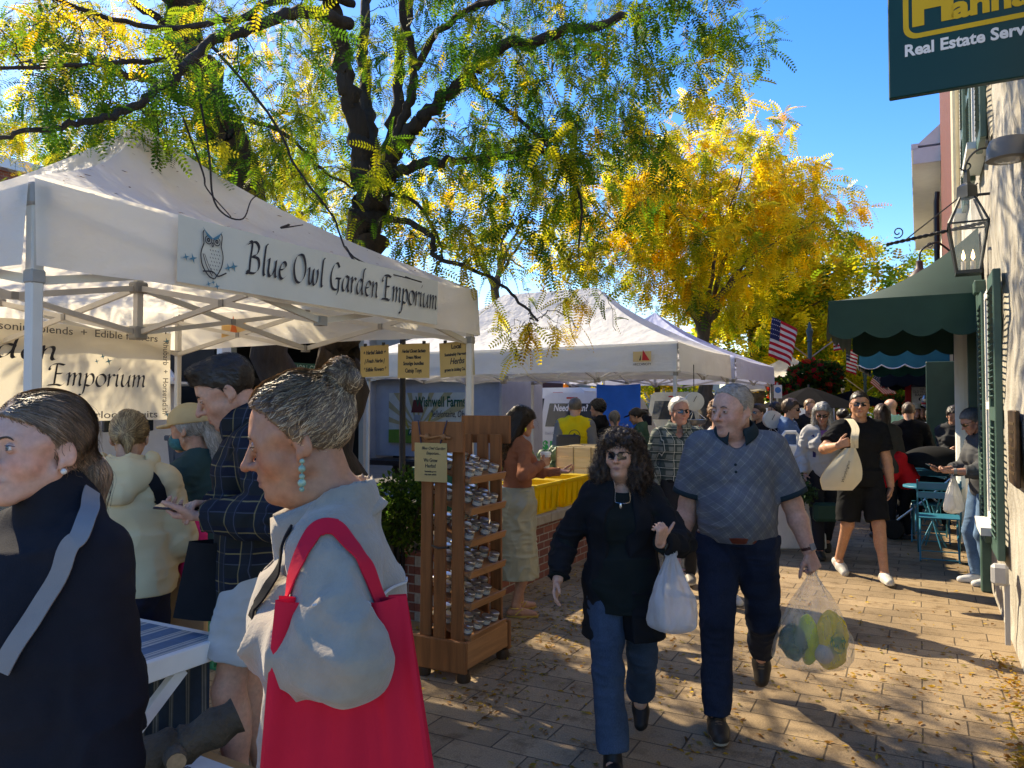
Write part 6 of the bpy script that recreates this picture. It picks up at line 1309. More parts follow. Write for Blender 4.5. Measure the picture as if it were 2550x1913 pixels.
def cream_tote():
    t0 = P12.world(P12.sh[1]) + np.array([.05, -.05, .085]); hd = P12.world(P12.wri[1]) + np.array([.08, -.06, .02]); bt = at(2070, 1205, 6.95); rt = thing('tote_bag', 'cream cotton tote bag slung in front of the man in black tee', 'tote bag', (bt[0], bt[1], bt[2] - .2), 'w'); X = unit((1, -.1, .0)); Yv = np.array([.1, 1, 0]); ax = unit(np.array([-.32, 0, -1.]))
    top = hd + np.array([.01, .02, -.04]); 
    def fn(sg):
        return lambda i, j: top + ax * .40 * j + X * (2 * i - 1) * (.045 + .135 * math.sin(j * math.pi * .62) ** 1.0) * (1 - .25 * max(0, j - .75) / .25) + Yv * sg * (.012 + .05 * math.sin(math.pi * i) * math.sin(math.pi * min(1, j * .9))) + .006 * math.sin(i * 14 + j * 4) * (1 - j) * Yv
    mb = MB(); mb.grid(fn(-1), 16, 16); mb.grid(fn(1), 16, 16); mb.build('bag', TOTE, rt, smooth=50)
    P = spl([top + X * .02, hd + (.02, -.01, .06), (hd + t0) / 2 + np.array([.02, -.06, .03]), t0 + (0, -.03, 0), t0 + (0, .08, .0)], 6); mb = MB(); ribbon(mb, P, np.tile(X, (len(P), 1)), .035, .004); ribbon(mb, P + X * .035, np.tile(X, (len(P), 1)), .03, .004); mb.build('strap', TOTE, rt, smooth=40)
    f = fn(-1); o = f(.5, .55) - Yv * .012; text(rt, 'Worthington', o, -ax * 1.0, np.cross(-Yv / np.linalg.norm(Yv), -ax), .035, INK, shear=.3, width=.2)
cream_tote()
# ---- woman in the doorway
xy = tuple(W(.53, 8.36)[:2])
P13 = person('woman with glasses and pulled back grey hair looking at her phone by the green shutters', xy, 84, 1.66, 'f', .2, (.48, .26, .19), .007, dict(lean=.1, head=(0, .42, 0), lh=dict(at=(-.12, .36, 1.10), curl=.8, palm=(.3, 0, 1)), rh=dict(at=(.1, .36, 1.10), curl=.7, palm=(-.3, 0, 1)), feet=[(-.09, .0, 0, 0), (.09, .05, 0, 0)]),
    hair=dict(style='bun', col=(.13, .12, .11), th=.010, amp=.004, balls=[((0, -.115, .03), (.035, .03, .035))], n=800, L=.1, tgt=(0, -.12, .03), wd=.002), top=dict(m=clothmat('hoodie_charcoal', (.075, .078, .085)), hem=.86, t=.026, ts=.026, sleeve=1.55, neck='crew', wr=.008), bottom=dict(m=JEANL), shoes=dict(c=(.6, .6, .6), sole=(.6, .6, .6)), glasses=dict(h=.019, c=(.02, .02, .02), tint=.05))
phone_in(P13, P13.world((P13.wri[0] + P13.wri[1]) / 2 + P13.hand[0][0] * .10) + (0, 0, .03), 'pale phone in the hands of the woman by the green shutters', (0, 1, .1), (-1, 0, .5)); watch(P13, 0, mat('band_grey', (.3, .3, .3)), .02)
carrier('plastic_bag', 'limp white plastic bag dangling from the wrist of the woman by the shutters', P13.world(P13.wri[0]) + (0, -.02, -.04), .20, .34, poly('carrier_white2', (.8, .8, .8), .88), (.9, .4, 0), .06, 12)
# ---- the crowd farther along
def far_person(label, px, D, rz, H, sex, hair, topc, botc, res=.012, top=None, **kw):
    t = dict(m=topc, hem=.84, t=.024, ts=.024, wr=.008, neck='crew'); t.update(top or {}); p = kw.pop('pose', {})
    return person(label, at_xy(px, D), rz, H, sex, kw.pop('fat', .15), kw.pop('skin', (.52, .29, .2)), res, p, hair=hair, top=t, bottom=dict(m=botc, tl=.02), shoes=dict(c=(.05, .045, .04)), **kw)
SH_ = lambda c, **k: dict(style='short', col=c, th=.009, amp=.004, **k)
LG_ = lambda c, L=-.2: dict(style='long', col=c, th=.014, amp=.005, line='low', locks=[((s_ * .06, -.03, .02), (s_ * .07, -.03, L * .8), .045, .04) for s_ in (-1, 1)] + [((0, -.08, 0), (0, -.09, L), .075, .06)])
BN_ = lambda c: dict(style='bun', col=c, th=.01, amp=.004, balls=[((0, -.1, .08), (.04, .04, .042))])
DEN = jeans('denim_shirt', (.12, .19, .33)); UPR = dict(lh=dict(at=(-.1, .3, 1.08), curl=.8), rh=dict(at=(.12, .3, 1.05), curl=.8))
P14 = far_person('woman with short brown hair in open denim shirt, near the black umbrella', 1966, 9.6, -125, 1.74, 'f', dict(style='short', col=(.07, .04, .025), th=.02, amp=.006), DEN, DKT, .009, top=dict(neck='open', deep=.45, gap=.05), pose=dict(head=(.1, .05, 0), rh=dict(at=(.05, .3, 1.12)), lh=dict(at=(-.15, .25, 1.0))), glasses=dict(h=.02))
garment_top(P14, dict(m=WHT, name='tee_shirt', t=.012, sleeve=.5, hem=.86, neck='scoop', wr=.004))
far_person('dark haired man in black jacket and sunglasses left of the tent pole', 1890, 11, 110, 1.68, 'm', SH_((.03, .02, .015), quiff=1), BLK, DKT, .010, pose=UPR, glasses=dict(h=.018))
far_person('person in black hat and black coat behind the tent pole', 1930, 11.6, 95, 1.70, 'm', dict(style='short', col=(.01, .01, .01), th=.016), BLK, BLK, .012)
far_person('ruddy man in black printed sweatshirt under the black umbrella', 2016, 12.3, 178, 1.76, 'm', SH_((.18, .11, .06)), BLK, DKT, .010)
far_person('dark haired person with topknot seen from behind, beside the silver haired woman', 2098, 11.2, 10, 1.62, 'f', BN_((.015, .012, .01)), CHAR, DKT, .012)
P18 = far_person('woman with long dark hair in taupe jacket seen from behind the man in black tee', 2196, 9.6, -10, 1.68, 'f', LG_((.045, .025, .018)), clothmat('taupe_jacket', (.06, .055, .05)), DKT, .010)
far_person('bald man in mint shirt seen from behind', 2218, 11.5, 12, 1.76, 'm', None, clothmat('mint_shirt', (.28, .55, .47)), DKT, .012)
far_person('man in black suit jacket turned away, beside the barber sign', 2262, 10.6, -25, 1.70, 'm', SH_((.10, .07, .05)), BLK, BLK, .010, pose=dict(rh=dict(at=(.2, .3, 1.1))))
far_person('person in blue grey hooded top leaning behind the dark door', 2318, 11.6, -30, 1.62, 'm', SH_((.05, .04, .03)), clothmat('blue_grey_top', (.13, .16, .22)), DKT, .012)
P24 = far_person('person in cream straw hat far along the sidewalk', 2278, 14.2, 178, 1.66, 'f', LG_((.05, .03, .02)), clothmat('tan_jacket', (.16, .12, .08)), DKT, .013)
MB().lathe([(.15, .0), (.15, .006), (.085, .012), (.08, .09), (.05, .105), (.001, .105)], P24.hc + (0, 0, .06), 20).build('hat', clothmat('straw', (.62, .54, .40)), P24.root, frame='l', smooth=40)
far_person('dark haired person in brown top behind the straw hat', 2292, 15, 175, 1.65, 'm', SH_((.02, .015, .01)), clothmat('brown_top', (.08, .05, .03)), DKT, .013)
P22 = far_person('woman with pinned dark hair in charcoal sweater looking at her phone outside the door', 2372, 10.2, 150, 1.66, 'f', dict(style='bun', col=(.02, .015, .012), th=.018, amp=.008, balls=[((0, -.09, .08), (.045, .04, .04))]), CHAR, DKT, .010, pose=dict(head=(.2, .3, 0), rh=dict(at=(.05, .3, 1.12), curl=.8), lh=dict(at=(-.08, .28, 1.1), curl=.8)))
P21 = person('child in red jacket and grey bobble hat bending beside the stroller', at_xy(2258, 9.6), 70, 1.28, 'm', .2, (.5, .28, .2), .009, dict(lean=.5, head=(0, .3, 0), rh=dict(at=(.2, .45, .95)), lh=dict(at=(-.2, .45, .9))), hair=None, top=dict(m=clothmat('red_jacket', (.60, .015, .025)), hem=.84, t=.045, ts=.045, neck='crew'), bottom=dict(m=BLK), shoes=dict(c=(.03, .03, .03)))
g = P21; T = lambda p: g.hc + g.Rh @ (np.array(p) * g.hs); hf = Field(g.hc - .2, g.hc + .25, .007); E_ = lambda p, r: elli(T(p), np.array(r) * g.hs, g.Rh); hf.op(E_((0, -.01, .04), (.092, .11, .10)), .01); hf.cut(T((0, 0, .022)), -g.Rh[:, 2]); hf.op(E_((0, -.03, .17), (.036, .036, .036)), .008); hf.obj('bobble_hat', clothmat('wool_grey', (.30, .30, .30), .95, .3, 30), g.root)
# stall side
P25 = far_person('man in yellow and grey raglan shirt, his back turned, at the produce stall', 1432, 10.2, -8, 1.76, 'm', SH_((.10, .09, .08)), mat('raglan', (.68, .50, .01), .85, .08), DKT, .009, fat=.2, pose=dict(rh=dict(at=(.2, .2, .95)), lh=dict(at=(-.2, .2, .95))), top=dict(sleeve=.05))
def sleeves(g, m, t=.024):
    F = Field(g.lo, g.hi, g.res)
    for i in (0, 1):
        for pr in arm(g, i, 1.93, t, .02): F.op(pr, .03)
    F.disp(wrinkle(.008, 14)); F.obj('sleeves', m, g.root)
sleeves(P25, clothmat('raglan_grey', (.17, .17, .175)), .030)
g = P25; P, N = on_field(g.TF, [(.10 * math.cos(t), -.2, 1.22 + .12 * math.sin(t)) for t in np.linspace(0, 2 * math.pi, 26)], .002, 2); MB().tube(P, .004, 4).build('print', INK, g.root, frame='l')
for dx, dz in ((0, .05), (-.035, 0), (.035, 0)): P, N = on_field(g.TF, [(dx, -.2, 1.22 + dz), (dx + .001, -.2, 1.22 + dz)], .002, 1); MB().ell(P[0], (.016, .004, .018)).build('print', INK, g.root, frame='l')
mb = MB(); q = at(1415, 1120, 9.8); mb.box(q, (.30, .10, .38), bev=.02); mb.build('tote_bag', clothmat('tote_charcoal', (.045, .045, .05)), None, 'charcoal tote bag hanging on the back of the man in raglan shirt', 'tote bag')
far_person('person with dark curls in front of the white van', 1490, 11.2, 60, 1.74, 'f', dict(style='curly', col=(.015, .012, .01), th=.03, amp=.012, fr=50, stz=1), BLK, DKT, .012)
far_person('person in grey cap and black shirt turned to the blue tarp', 1530, 10.8, 0, 1.58, 'm', dict(style='short', col=(.12, .11, .10), th=.012, line='low', locks=[((0, -.09, -.02), (0, -.09, -.1), .03, .02)]), BLK, DKT, .010)
P27 = far_person('person in black cap and dark green tee standing by the blue tarp', 1592, 10.9, 75, 1.64, 'f', dict(style='pony', col=(.012, .01, .01), th=.012, line='low', locks=[((0, -.11, .03), (0, -.16, .0), .03, .03)]), clothmat('green_tee', (.035, .085, .065)), DKT, .010, pose=dict(head=(0, .35, 0)), top=dict(sleeve=.6))
g = P27; cp = Field(g.hc - .2, g.hc + .22, .008); cp.op(elli(g.hc + g.Rh @ np.array([0, .125, .045]) * g.hs, np.array((.06, .06, .012)) * g.hs, g.Rh), .012); cp.obj('cap_peak', BLK, g.root)
P28 = far_person('person in blue jacket far across the street, left of the dark truck', 485, 12.5, -30, 1.68, 'm', SH_((.1, .07, .05)), clothmat('blue_jacket', (.04, .09, .2)), DKT, .013)
P29 = far_person('person in white cap and navy jacket bending forward near the dark truck', 512, 13.2, 80, 1.70, 'm', dict(style='short', col=(.75, .75, .76), th=.016), clothmat('navy_jacket', (.02, .025, .04)), clothmat('grey_pants', (.2, .2, .22)), .013, pose=dict(lean=.7))
far_person('person in pale grey shirt far behind the bending one', 535, 15, 0, 1.78, 'm', None, clothmat('pale_grey_shirt', (.35, .36, .36)), DKT, .014)
# ================================================================== trees
BARK = mat('bark', (.050, .038, .030), .95, .45, 7, 1.0, 22, .03, st=(1, 1, .22)); BARKL = mat('bark_pale', (.10, .085, .065), .95, .4, 8, 1.0, 26, .03, st=(1, 1, .25))
LEAF = mat_attr('leaf', .5, .1, 40, tl=.74, spec=.25)
def frond(n, leaflet, w_, droop, closed=0):
    """one pinnate leaf along +x: n pairs of leaflets on a drooping stalk"""
    V, F = [], []; L = 1.0
    for i in range(n):
        t = (i + .6) / n; x = L * (t * .95 + .05); z = -droop * x * x; tap = (math.sin(math.pi * (.12 + .8 * t)) ** .6)
        for sg in (-1, 1):
            d = np.array([.42, sg, -.32 * droop - closed]); d /= np.linalg.norm(d); o = np.array([x, 0, z]); l = leaflet * tap; p = np.cross(d, [0, 0, 1]); p /= np.linalg.norm(p) + 1e-9
            b = len(V); V += [o, o + d * l * .45 + p * w_ * .5, o + d * l, o + d * l * .45 - p * w_ * .5]; F.append((b, b + 1, b + 2, b + 3))
    b = len(V); V += [np.array([0, 0, 0]), np.array([.5, .006, -droop * .25]), np.array([1, 0, -droop]), np.array([.5, -.006, -droop * .25])]; F.append((b, b + 1, b + 2, b + 3)); return np.array(V), np.array(F)
def place(tmpl, P, D, N, size, col):
    """copies of a frond template at P, along D, with up N; returns verts, faces, colours"""
    V, F = tmpl; X = D / np.linalg.norm(D, axis=1)[:, None]; Y = np.cross(N, X); Y /= np.linalg.norm(Y, axis=1)[:, None] + 1e-9; Z = np.cross(X, Y); n, k = len(P), len(V)
    VV = P[:, None, :] + size[:, None, None] * (V[None, :, :1] * X[:, None] + V[None, :, 1:2] * Y[:, None] + V[None, :, 2:] * Z[:, None]); FF = F[None] + (np.arange(n) * k)[:, None, None]
    return VV.reshape(-1, 3), FF.reshape(-1, 4), np.repeat(col, k, 0)
GREEN = [(.028, .085, .010), (.045, .13, .012), (.08, .20, .014), (.13, .28, .016)]; YGR = [(.25, .36, .02), (.38, .42, .02), (.52, .47, .02)]; YEL = [(.97, .82, .06), (.97, .74, .05), (.96, .64, .03), (.90, .48, .02)]
def leafcol(rg, n, mix_):
    pal = np.array(GREEN + YGR + YEL); w_ = np.array([mix_[0] / 4] * 4 + [mix_[1] / 3] * 3 + [mix_[2] / 4] * 4); return pal[rg.choice(len(pal), n, p=w_ / w_.sum())] * rg.uniform(.75, 1.25, (n, 1))
def px_path(pts): return [at(*p) for p in pts]
class Tree:
    def __init__(s, name, label, base, seed, bark=BARK):
        s.rt = thing(name, label, 'tree', base, 'w', 'street trees'); s.mb = MB(); s.nodes = []; s.rg = np.random.default_rng(seed); s.leaf = []; s.tw = MB(); s.bark = bark
    def limb(s, pts, r0, r1, n=9, nodes=True, jag=.012):
        P = spl(pts, 7); m = len(P); P[1:-1] += s.rg.normal(0, jag, (m - 2, 3)) * r0 / .06; r = r0 + (r1 - r0) * np.linspace(0, 1, m) ** .8; r = r * (1 + s.rg.normal(0, .035, m)); s.mb.tube(P, r, n)
        if nodes:
            for q, rr in zip(P[2:], r[2:]): s.nodes.append((q, rr))
    def spray(s, c, L, nf, mix_, tmpl, fs, hang=.5, twig=True, d=None):
        """a twig of length L at c set with fronds; twig grown from the nearest wood"""
        rg = s.rg; c = np.array(c); 
        if s.nodes:
            Q = np.array([q for q, r in s.nodes]); dd = np.linalg.norm(Q - c, axis=1) + .8 * np.maximum(0, Q[:, 2] - c[2] - .3) * 0; i = int(np.argmin(dd)); q, rr = s.nodes[i]; dist = dd[i]
        else: q, rr, dist = c - np.array([0, 0, .3]), .01, .3
        out = unit((c - q) + rg.normal(0, .25, 3)) if d is None else unit(d); e = c + (out * np.array([1, 1, .6]) - np.array([0, 0, hang])) * L * .6
        r0 = min(rr * .55, .004 + .004 * dist); mid = (q + c) / 2 + rg.normal(0, .07 * dist, 3) + np.array([0, 0, .10 * dist])
        P = spl([q, mid, c, (c + e) / 2 + rg.normal(0, .03, 3), e], 4); P[1:-1] += rg.normal(0, .012, (len(P) - 2, 3)); m = len(P)
        if twig: s.tw.tube(P, np.linspace(r0, .0022, m), 4, cap=False); 
        for a in (P[m // 3], P[m // 2], c): s.nodes.append((a, max(.003, r0 * .6)))
        k0 = int(m * .5); idx = rg.integers(k0, m, nf); B = P[idx] + rg.normal(0, .02, (nf, 3)); ax = P[np.minimum(idx + 1, m - 1)] - P[np.maximum(idx - 1, 0)]; ax /= np.linalg.norm(ax, axis=1)[:, None] + 1e-9
        D = ax * .5 + rg.normal(0, .75, (nf, 3)) - np.array([0, 0, hang * 1.0]); N = rg.normal(0, .45, (nf, 3)) + np.array([0, 0, 1.]); cm = leafcol(rg, nf, mix_); base = leafcol(rg, 1, mix_); s.leaf.append(place(tmpl, B, D, N, fs * rg.uniform(.5, 1.4, nf), cm * .4 + base * .6))
    def finish(s):
        s.mb.build('trunk', s.bark, s.rt, smooth=60)
        if s.tw.n: s.tw.build('twigs', mat('twig', (.045, .032, .026), .9, .2), s.rt, smooth=True)
        V, F, C = [], [], []; k = 0
        for v, f, c in s.leaf: V.append(v); F.append(f + k); C.append(c); k += len(v)
        V = np.concatenate(V) - ORG[s.rt.name]; ob = mesh_obj('crown', V, np.concatenate(F), [LEAF], None, False); set_col(ob, np.concatenate(C)); ob.parent = s.rt
FR_N = frond(9, .21, .085, .35); FR_M = frond(7, .24, .11, .4); FR_F = frond(4, .34, .19, .4)
def fill(tr, boxes, tmpl, fs, L, nf, hang=.5):
    """boxes: (px, py, rx, ry, depth0, depth1, count, mix) regions of the crown seen from the pavement"""
    rg = tr.rg; jobs = []
    for px, py, rx, ry, d0, d1, n, mx in boxes:
        for _ in range(int(n * 1.15)):
            a = rg.uniform(0, 2 * math.pi); r = math.sqrt(rg.random()); jobs.append((at(px + rx * r * math.cos(a), py + ry * r * math.sin(a), rg.uniform(d0, d1)), mx))
    Q = np.array([q for q, r in tr.nodes]); jobs.sort(key=lambda j: np.linalg.norm(Q - j[0], axis=1).min())
    for c, mx in jobs: tr.spray(c, L * rg.uniform(.7, 1.3), int(nf * rg.uniform(.6, 1.4)), mx, tmpl, fs, hang)
# ---- the honey locust in the planter
b = W(-4.35, 5.35); t = Tree('honey_locust_tree', 'honey locust with forked dark trunk behind the cream tent, green leaves turning yellow', (b[0], b[1], 0), 3)
D0 = 6.5; base = at(828, 1300, D0); base[2] = 0
t.limb([base, at(846, 1010, D0), at(862, 860, D0), at(892, 690, D0), at(918, 560, D0), at(928, 460, D0)], .158, .135, 14, False, .02)
t.limb([at(925, 540, D0), at(905, 430, D0 - .05), at(880, 300, D0 - .1), at(862, 190, D0 - .2), at(842, 60, D0 - .3), at(815, -150, D0 - .6)], .105, .06, 11)
t.limb([at(928, 520, D0), at(932, 400, D0 + .15), at(918, 290, D0 + .3), at(905, 150, D0 + .6), at(915, -50, D0 + 1)], .075, .045)
t.limb([at(935, 490, D0), at(962, 380, D0), at(990, 260, D0), at(1003, 120, D0 + .1), at(1030, -60, D0 + .2)], .07, .035)
t.limb([at(935, 520, D0), at(975, 390, D0 - .1), at(1025, 330, D0 - .2), at(1085, 265, D0 - .3), at(1170, 185, D0 - .5), at(1240, 120, D0 - .6), at(1390, 85, D0 - .8), at(1560, 40, D0 - 1)], .085, .03, 10)
t.limb([at(978, 365, D0 - .1), at(1022, 250, D0 - .2), at(1030, 150, D0 - .2), at(1005, 30, D0 - .3), at(1010, -80, D0 - .3)], .045, .03)
t.limb([at(1035, 170, D0 - .2), at(1090, 80, D0 - .4), at(1180, 20, D0 - .8), at(1330, -30, D0 - 1.2)], .035, .018)
t.limb([at(935, 470, D0), at(1010, 420, D0 - .2), at(1100, 402, D0 - .4), at(1220, 396, D0 - .6), at(1330, 372, D0 - .8), at(1440, 402, D0 - 1)], .05, .018)
t.limb([at(955, 545, D0), at(1020, 555, D0 - .3), at(1075, 590, D0 - .6), at(1085, 640, D0 - .7), at(1170, 668, D0 - .9), at(1260, 720, D0 - 1.1), at(1340, 800, D0 - 1.3)], .032, .008)
t.limb([at(960, 480, D0), at(1040, 510, D0 - .2), at(1100, 620, D0 - .2), at(1080, 680, D0 - .1)], .02, .008)
t.limb([at(1150, 190, D0 - .5), at(1330, 330, D0 - .8), at(1440, 480, D0 - 1), at(1440, 640, D0 - 1.2)], .02, .007)
t.limb([at(870, 60, D0 - .4), at(760, 30, D0 - .9), at(640, 60, D0 - 1.3), at(520, 110, D0 - 1.7), at(420, 205, D0 - 2), at(330, 270, D0 - 2.2), at(210, 305, D0 - 2.4), at(100, 325, D0 - 2.5), at(-10, 345, D0 - 2.6)], .05, .010)
t.limb([at(880, 10, D0 - .3), at(780, -10, D0 - .6), at(650, 15, D0 - 1), at(480, 130, D0 - 1.6), at(300, 155, D0 - 2), at(0, 170, D0 - 2.4)], .035, .01)
t.limb([at(640, 40, D0 - 1), at(420, 70, D0 - 1.4), at(240, 35, D0 - 1.8), at(100, -20, D0 - 2)], .025, .01)
t.limb([at(520, 110, D0 - 1.7), at(560, 150, D0 - 1.7), at(680, 300, D0 - 1.7), at(740, 420, D0 - 1.8), at(830, 540, D0 - 1.9), at(880, 640, D0 - 2), at(1050, 703, D0 - 2)], .012, .004)
t.limb([at(1000, -40, D0 - .3), at(1060, -220, D0), at(1200, -420, D0 + .4), at(1300, -640, D0 + .8)], .04, .012); t.limb([at(1180, 20, D0 - .8), at(1400, -150, D0 - .4), at(1600, -320, D0 + .6), at(1750, -420, D0 + 1.2)], .03, .010); t.limb([at(1180, 20, D0 - .8), at(1260, -30, 7), at(1330, -60, 8.2), at(1420, -40, 9.2)], .03, .012); t.limb([at(830, -100, D0 - .5), at(760, -350, D0 - .8), at(640, -600, D0 - 1)], .05, .012)
G1, GY, Y1, YO = (1, .22, .03), (.9, .55, .08), (.5, .75, .28), (.05, .35, 1)
fill(t, [(1150, 60, 330, 110, 4.6, 7.4, 64, G1), (1350, 250, 300, 170, 4.8, 7.2, 100, G1), (1600, 60, 260, 90, 4.6, 6.8, 42, G1), (1200, 430, 300, 120, 5.2, 7.6, 66, GY), (1480, 420, 220, 140, 5, 7.2, 62, GY), (1700, 190, 150, 90, 5, 6.5, 22, (.8, .5, .3)),
         (1230, 640, 140, 120, 5.4, 6.4, 15, Y1), (1330, 800, 90, 45, 5.2, 5.6, 7, YO), (1440, 660, 70, 120, 5.2, 6, 12, Y1), (930, 280, 130, 230, 6.7, 7.8, 22, (1, .5, .1)), (890, 570, 50, 40, 6, 6.3, 3, (1, .5, .05)), (1850, 70, 80, 70, 5, 6, 7, G1),
         (620, 90, 230, 110, 4.4, 6.5, 26, (1, .35, .15)), (330, 190, 260, 120, 4, 6, 52, (1, .2, .08)), (120, 90, 140, 110, 4.2, 6, 32, (.8, .5, .4)), (560, 330, 130, 120, 4.8, 6.4, 12, G1), (250, 300, 170, 60, 4.2, 6, 22, G1), (740, 330, 90, 150, 5.6, 7, 22, GY), (1050, 540, 110, 90, 5.6, 6.6, 14, GY),
         (1150, -330, 420, 230, 5.8, 8.5, 75, G1), (1600, -250, 280, 170, 6, 8.6, 40, G1), (700, -350, 350, 200, 5, 7, 40, G1), (1330, -50, 270, 140, 7.8, 9.7, 60, G1)],
     FR_N, .155, .42, 11, .45)
for pts in ([(490, 200, 4.6), (520, 380, 4.4), (530, 490, 4.3), (560, 535, 4.25), (605, 545, 4.2), (625, 500, 4.25), (650, 480, 4.3)], [(455, 290, 4.6), (505, 430, 4.35), (515, 470, 4.3), (575, 540, 4.2)], [(720, 560, 4.3), (700, 568, 4.25), (755, 560, 4.3)], [(860, 615, 4.5), (900, 660, 4.4), (1050, 702, 4.4)]):
    P = spl(px_path(pts), 5); t.tw.tube(P, np.linspace(.007, .003, len(P)), 5)
t.finish()
# ---- second, leaning locust farther left
b = at(745, 1300, 8.6); b[2] = 0; t = Tree('honey_locust_tree', 'leaning honey locust rising past the peak of the cream tent', b, 5); D0 = 8.6
t.limb([b, at(690, 800, D0), at(640, 560, D0), at(590, 400, D0 - .2), at(548, 290, D0 - .4), at(505, 200, D0 - .6), at(455, 100, D0 - .8), at(425, -60, D0 - 1)], .22, .165, 12, True, .02)
t.limb([at(600, 430, D0), at(520, 300, D0 - .6), at(400, 210, D0 - 1), at(290, 180, D0 - 1.3), at(180, 120, D0 - 1.6), at(60, 110, D0 - 1.8)], .07, .025)
t.limb([at(505, 200, D0 - .6), at(430, 80, D0 - .9), at(330, 0, D0 - 1.2)], .06, .03); t.limb([at(545, 280, D0 - .4), at(700, 330, D0 - .2), at(800, 420, D0), at(880, 470, D0 + .4)], .03, .012)
fill(t, [(640, 380, 200, 130, 7.4, 10.5, 62, GY), (300, 60, 330, 90, 6.5, 9, 52, (.6, .5, .5)), (120, 330, 160, 90, 7, 10, 34, Y1), (760, 180, 120, 180, 7.5, 10, 50, Y1), (780, 500, 140, 90, 8, 10.5, 36, Y1), (60, 210, 110, 150, 6.5, 9, 26, Y1), (420, 330, 140, 80, 7, 9.5, 28, GY)], FR_N, .165, .5, 11, .45)
t.finish()
# ---- yellow locust in the middle distance
def yellow(label, bx, D, top, cx, cy, rx, ry, n, mix_, seed, r0=.17, limbs=True, fs=.24, L=.7, nf=15):
    b = at(bx, 1010, D); b[2] = 0; t = Tree('honey_locust_tree', label, b, seed, BARKL); tp = at(bx - 10, top, D); t.limb([b, (b + tp) / 2 + (.05, 0, 0), tp], r0, r0 * .75, 12, False)
    rg = t.rg
    for k in range(11 if limbs else 6):
        a = k * 2.4 + rg.uniform(-.3, .3); ex = cx + rx * .85 * math.cos(a) * rg.uniform(.6, 1); ey = cy + ry * .85 * math.sin(a) * rg.uniform(.5, 1); De = D + (rx / FPX * D) * rg.uniform(-.7, .7); e = at(ex, min(ey, cy + ry * .6), De); m = tp + (e - tp) * .45 + np.array([0, 0, .35 + .3 * rg.random()])
        t.limb([tp - (0, 0, .1 + .5 * rg.random()), tp + (m - tp) * .4, m, e], r0 * rg.uniform(.3, .55), .015, 8, True, .02)
    hw = rx / FPX * D; jobs = []
    for _ in range(n):
        v = rg.normal(0, 1, 3); v /= np.linalg.norm(v); v *= rg.random() ** .42; lump = 1 + .14 * math.sin(5 * v[0] + seed) + .12 * math.sin(7 * v[2] + 2 * v[0]); jobs.append(at(cx + rx * v[0] * lump, cy + ry * v[1] * lump, D + hw * .8 * v[2]))
    Q = np.array([q for q, r in t.nodes]); jobs.sort(key=lambda j: np.linalg.norm(Q - j, axis=1).min())
    for c in jobs: t.spray(c, L * rg.uniform(.6, 1.3), int(nf * rg.uniform(.6, 1.4)), mix_((c[2], (at(cx, cy, D) - c)[0])) if callable(mix_) else mix_, FR_M if D < 25 else FR_F, fs, .35)
    t.finish()
yellow('golden honey locust above the white tents, the brightest yellow crown', 1762, 24, 800, 1748, 530, 375, 250, 620, lambda k: (.16, .5, 1.0) if k[0] > 6.6 else (.3, .8, .7), 7, .26, fs=.46, L=1.2, nf=17)
yellow('yellow green locust whose bare trunk stands beside the tent pole and flags', 1888, 30, 820, 1960, 720, 300, 205, 420, (.4, .9, .65), 9, .34, fs=.55, L=1.3)
yellow('green yellow locust beyond the black umbrella and flower basket', 2075, 38, 830, 2080, 850, 240, 120, 200, (.8, .9, .35), 13, .3, False, .7, 1.6)
yellow('dark green tree at the far end of the sidewalk', 2215, 48, 880, 2190, 930, 180, 80, 90, (1, .35, .08), 15, .3, False, .9, 2)
yellow('pale yellow tree rising behind the peak of the cream tent', 250, 22, 640, 150, 420, 330, 120, 90, (.3, .7, 1), 17, .2, False, .4, 1.1)
yellow('green tree across the street behind the cream tent', 700, 21, 600, 760, 430, 330, 230, 120, (.5, .8, .4), 19, .22, False, .42, 1.1)
yellow('yellow tree across the street over the white twin tent', 1240, 29, 700, 1230, 560, 280, 190, 110, (.2, .8, .9), 23, .22, False, .42, 1.1)
yellow('small yellow tree low beyond the white tents', 1640, 36, 900, 1640, 930, 150, 70, 60, (.4, .8, .7), 29, .16, False, .55, 1.1)
# ================================================================== planter wall, shrub, rack of jars
PBR = brick_mat('planter_brick', (.26, .085, .055), (.18, .06, .045), (.34, .31, .27), .2, .07, 'yz'); PBX = brick_mat('planter_brick_end', (.26, .085, .055), (.18, .06, .045), (.34, .31, .27), .2, .07, 'xz')
STONE = mat('cap_stone', (.34, .30, .24), .85, .2, 9, .5, 60)
rt = thing('planter', 'low brick planter wall with stone cap along the sidewalk', 'planter wall', (-4.1, 9, 0), 'uv')
MB().box((-3.32, 9.0, .26), (.24, 8.2, .52)).build('wall', PBR, rt); MB().box((-4.2, 5.02, .26), (1.51, .24, .52)).build('wall', PBX, rt); MB().box((-5.08, 9.0, .26), (.24, 8.2, .52)).build('wall', PBR, rt)
for v in np.arange(5.1, 13, .9): MB().box((-3.32, v + .33, .567), (.32, .892, .09), bev=.008).build('cap', STONE, rt)
for u in (-3.75, -4.55): MB().box((u, 5.03, .567), (.5 if u > -4 else 1.05, .33, .09), bev=.008).build('cap', STONE, rt)
MB().box((-4.2, 9.0, .24), (1.5, 7.7, .46)).build('soil', mat('soil', (.06, .045, .03), .95, .3, 20, .8, 60, .02), rt)
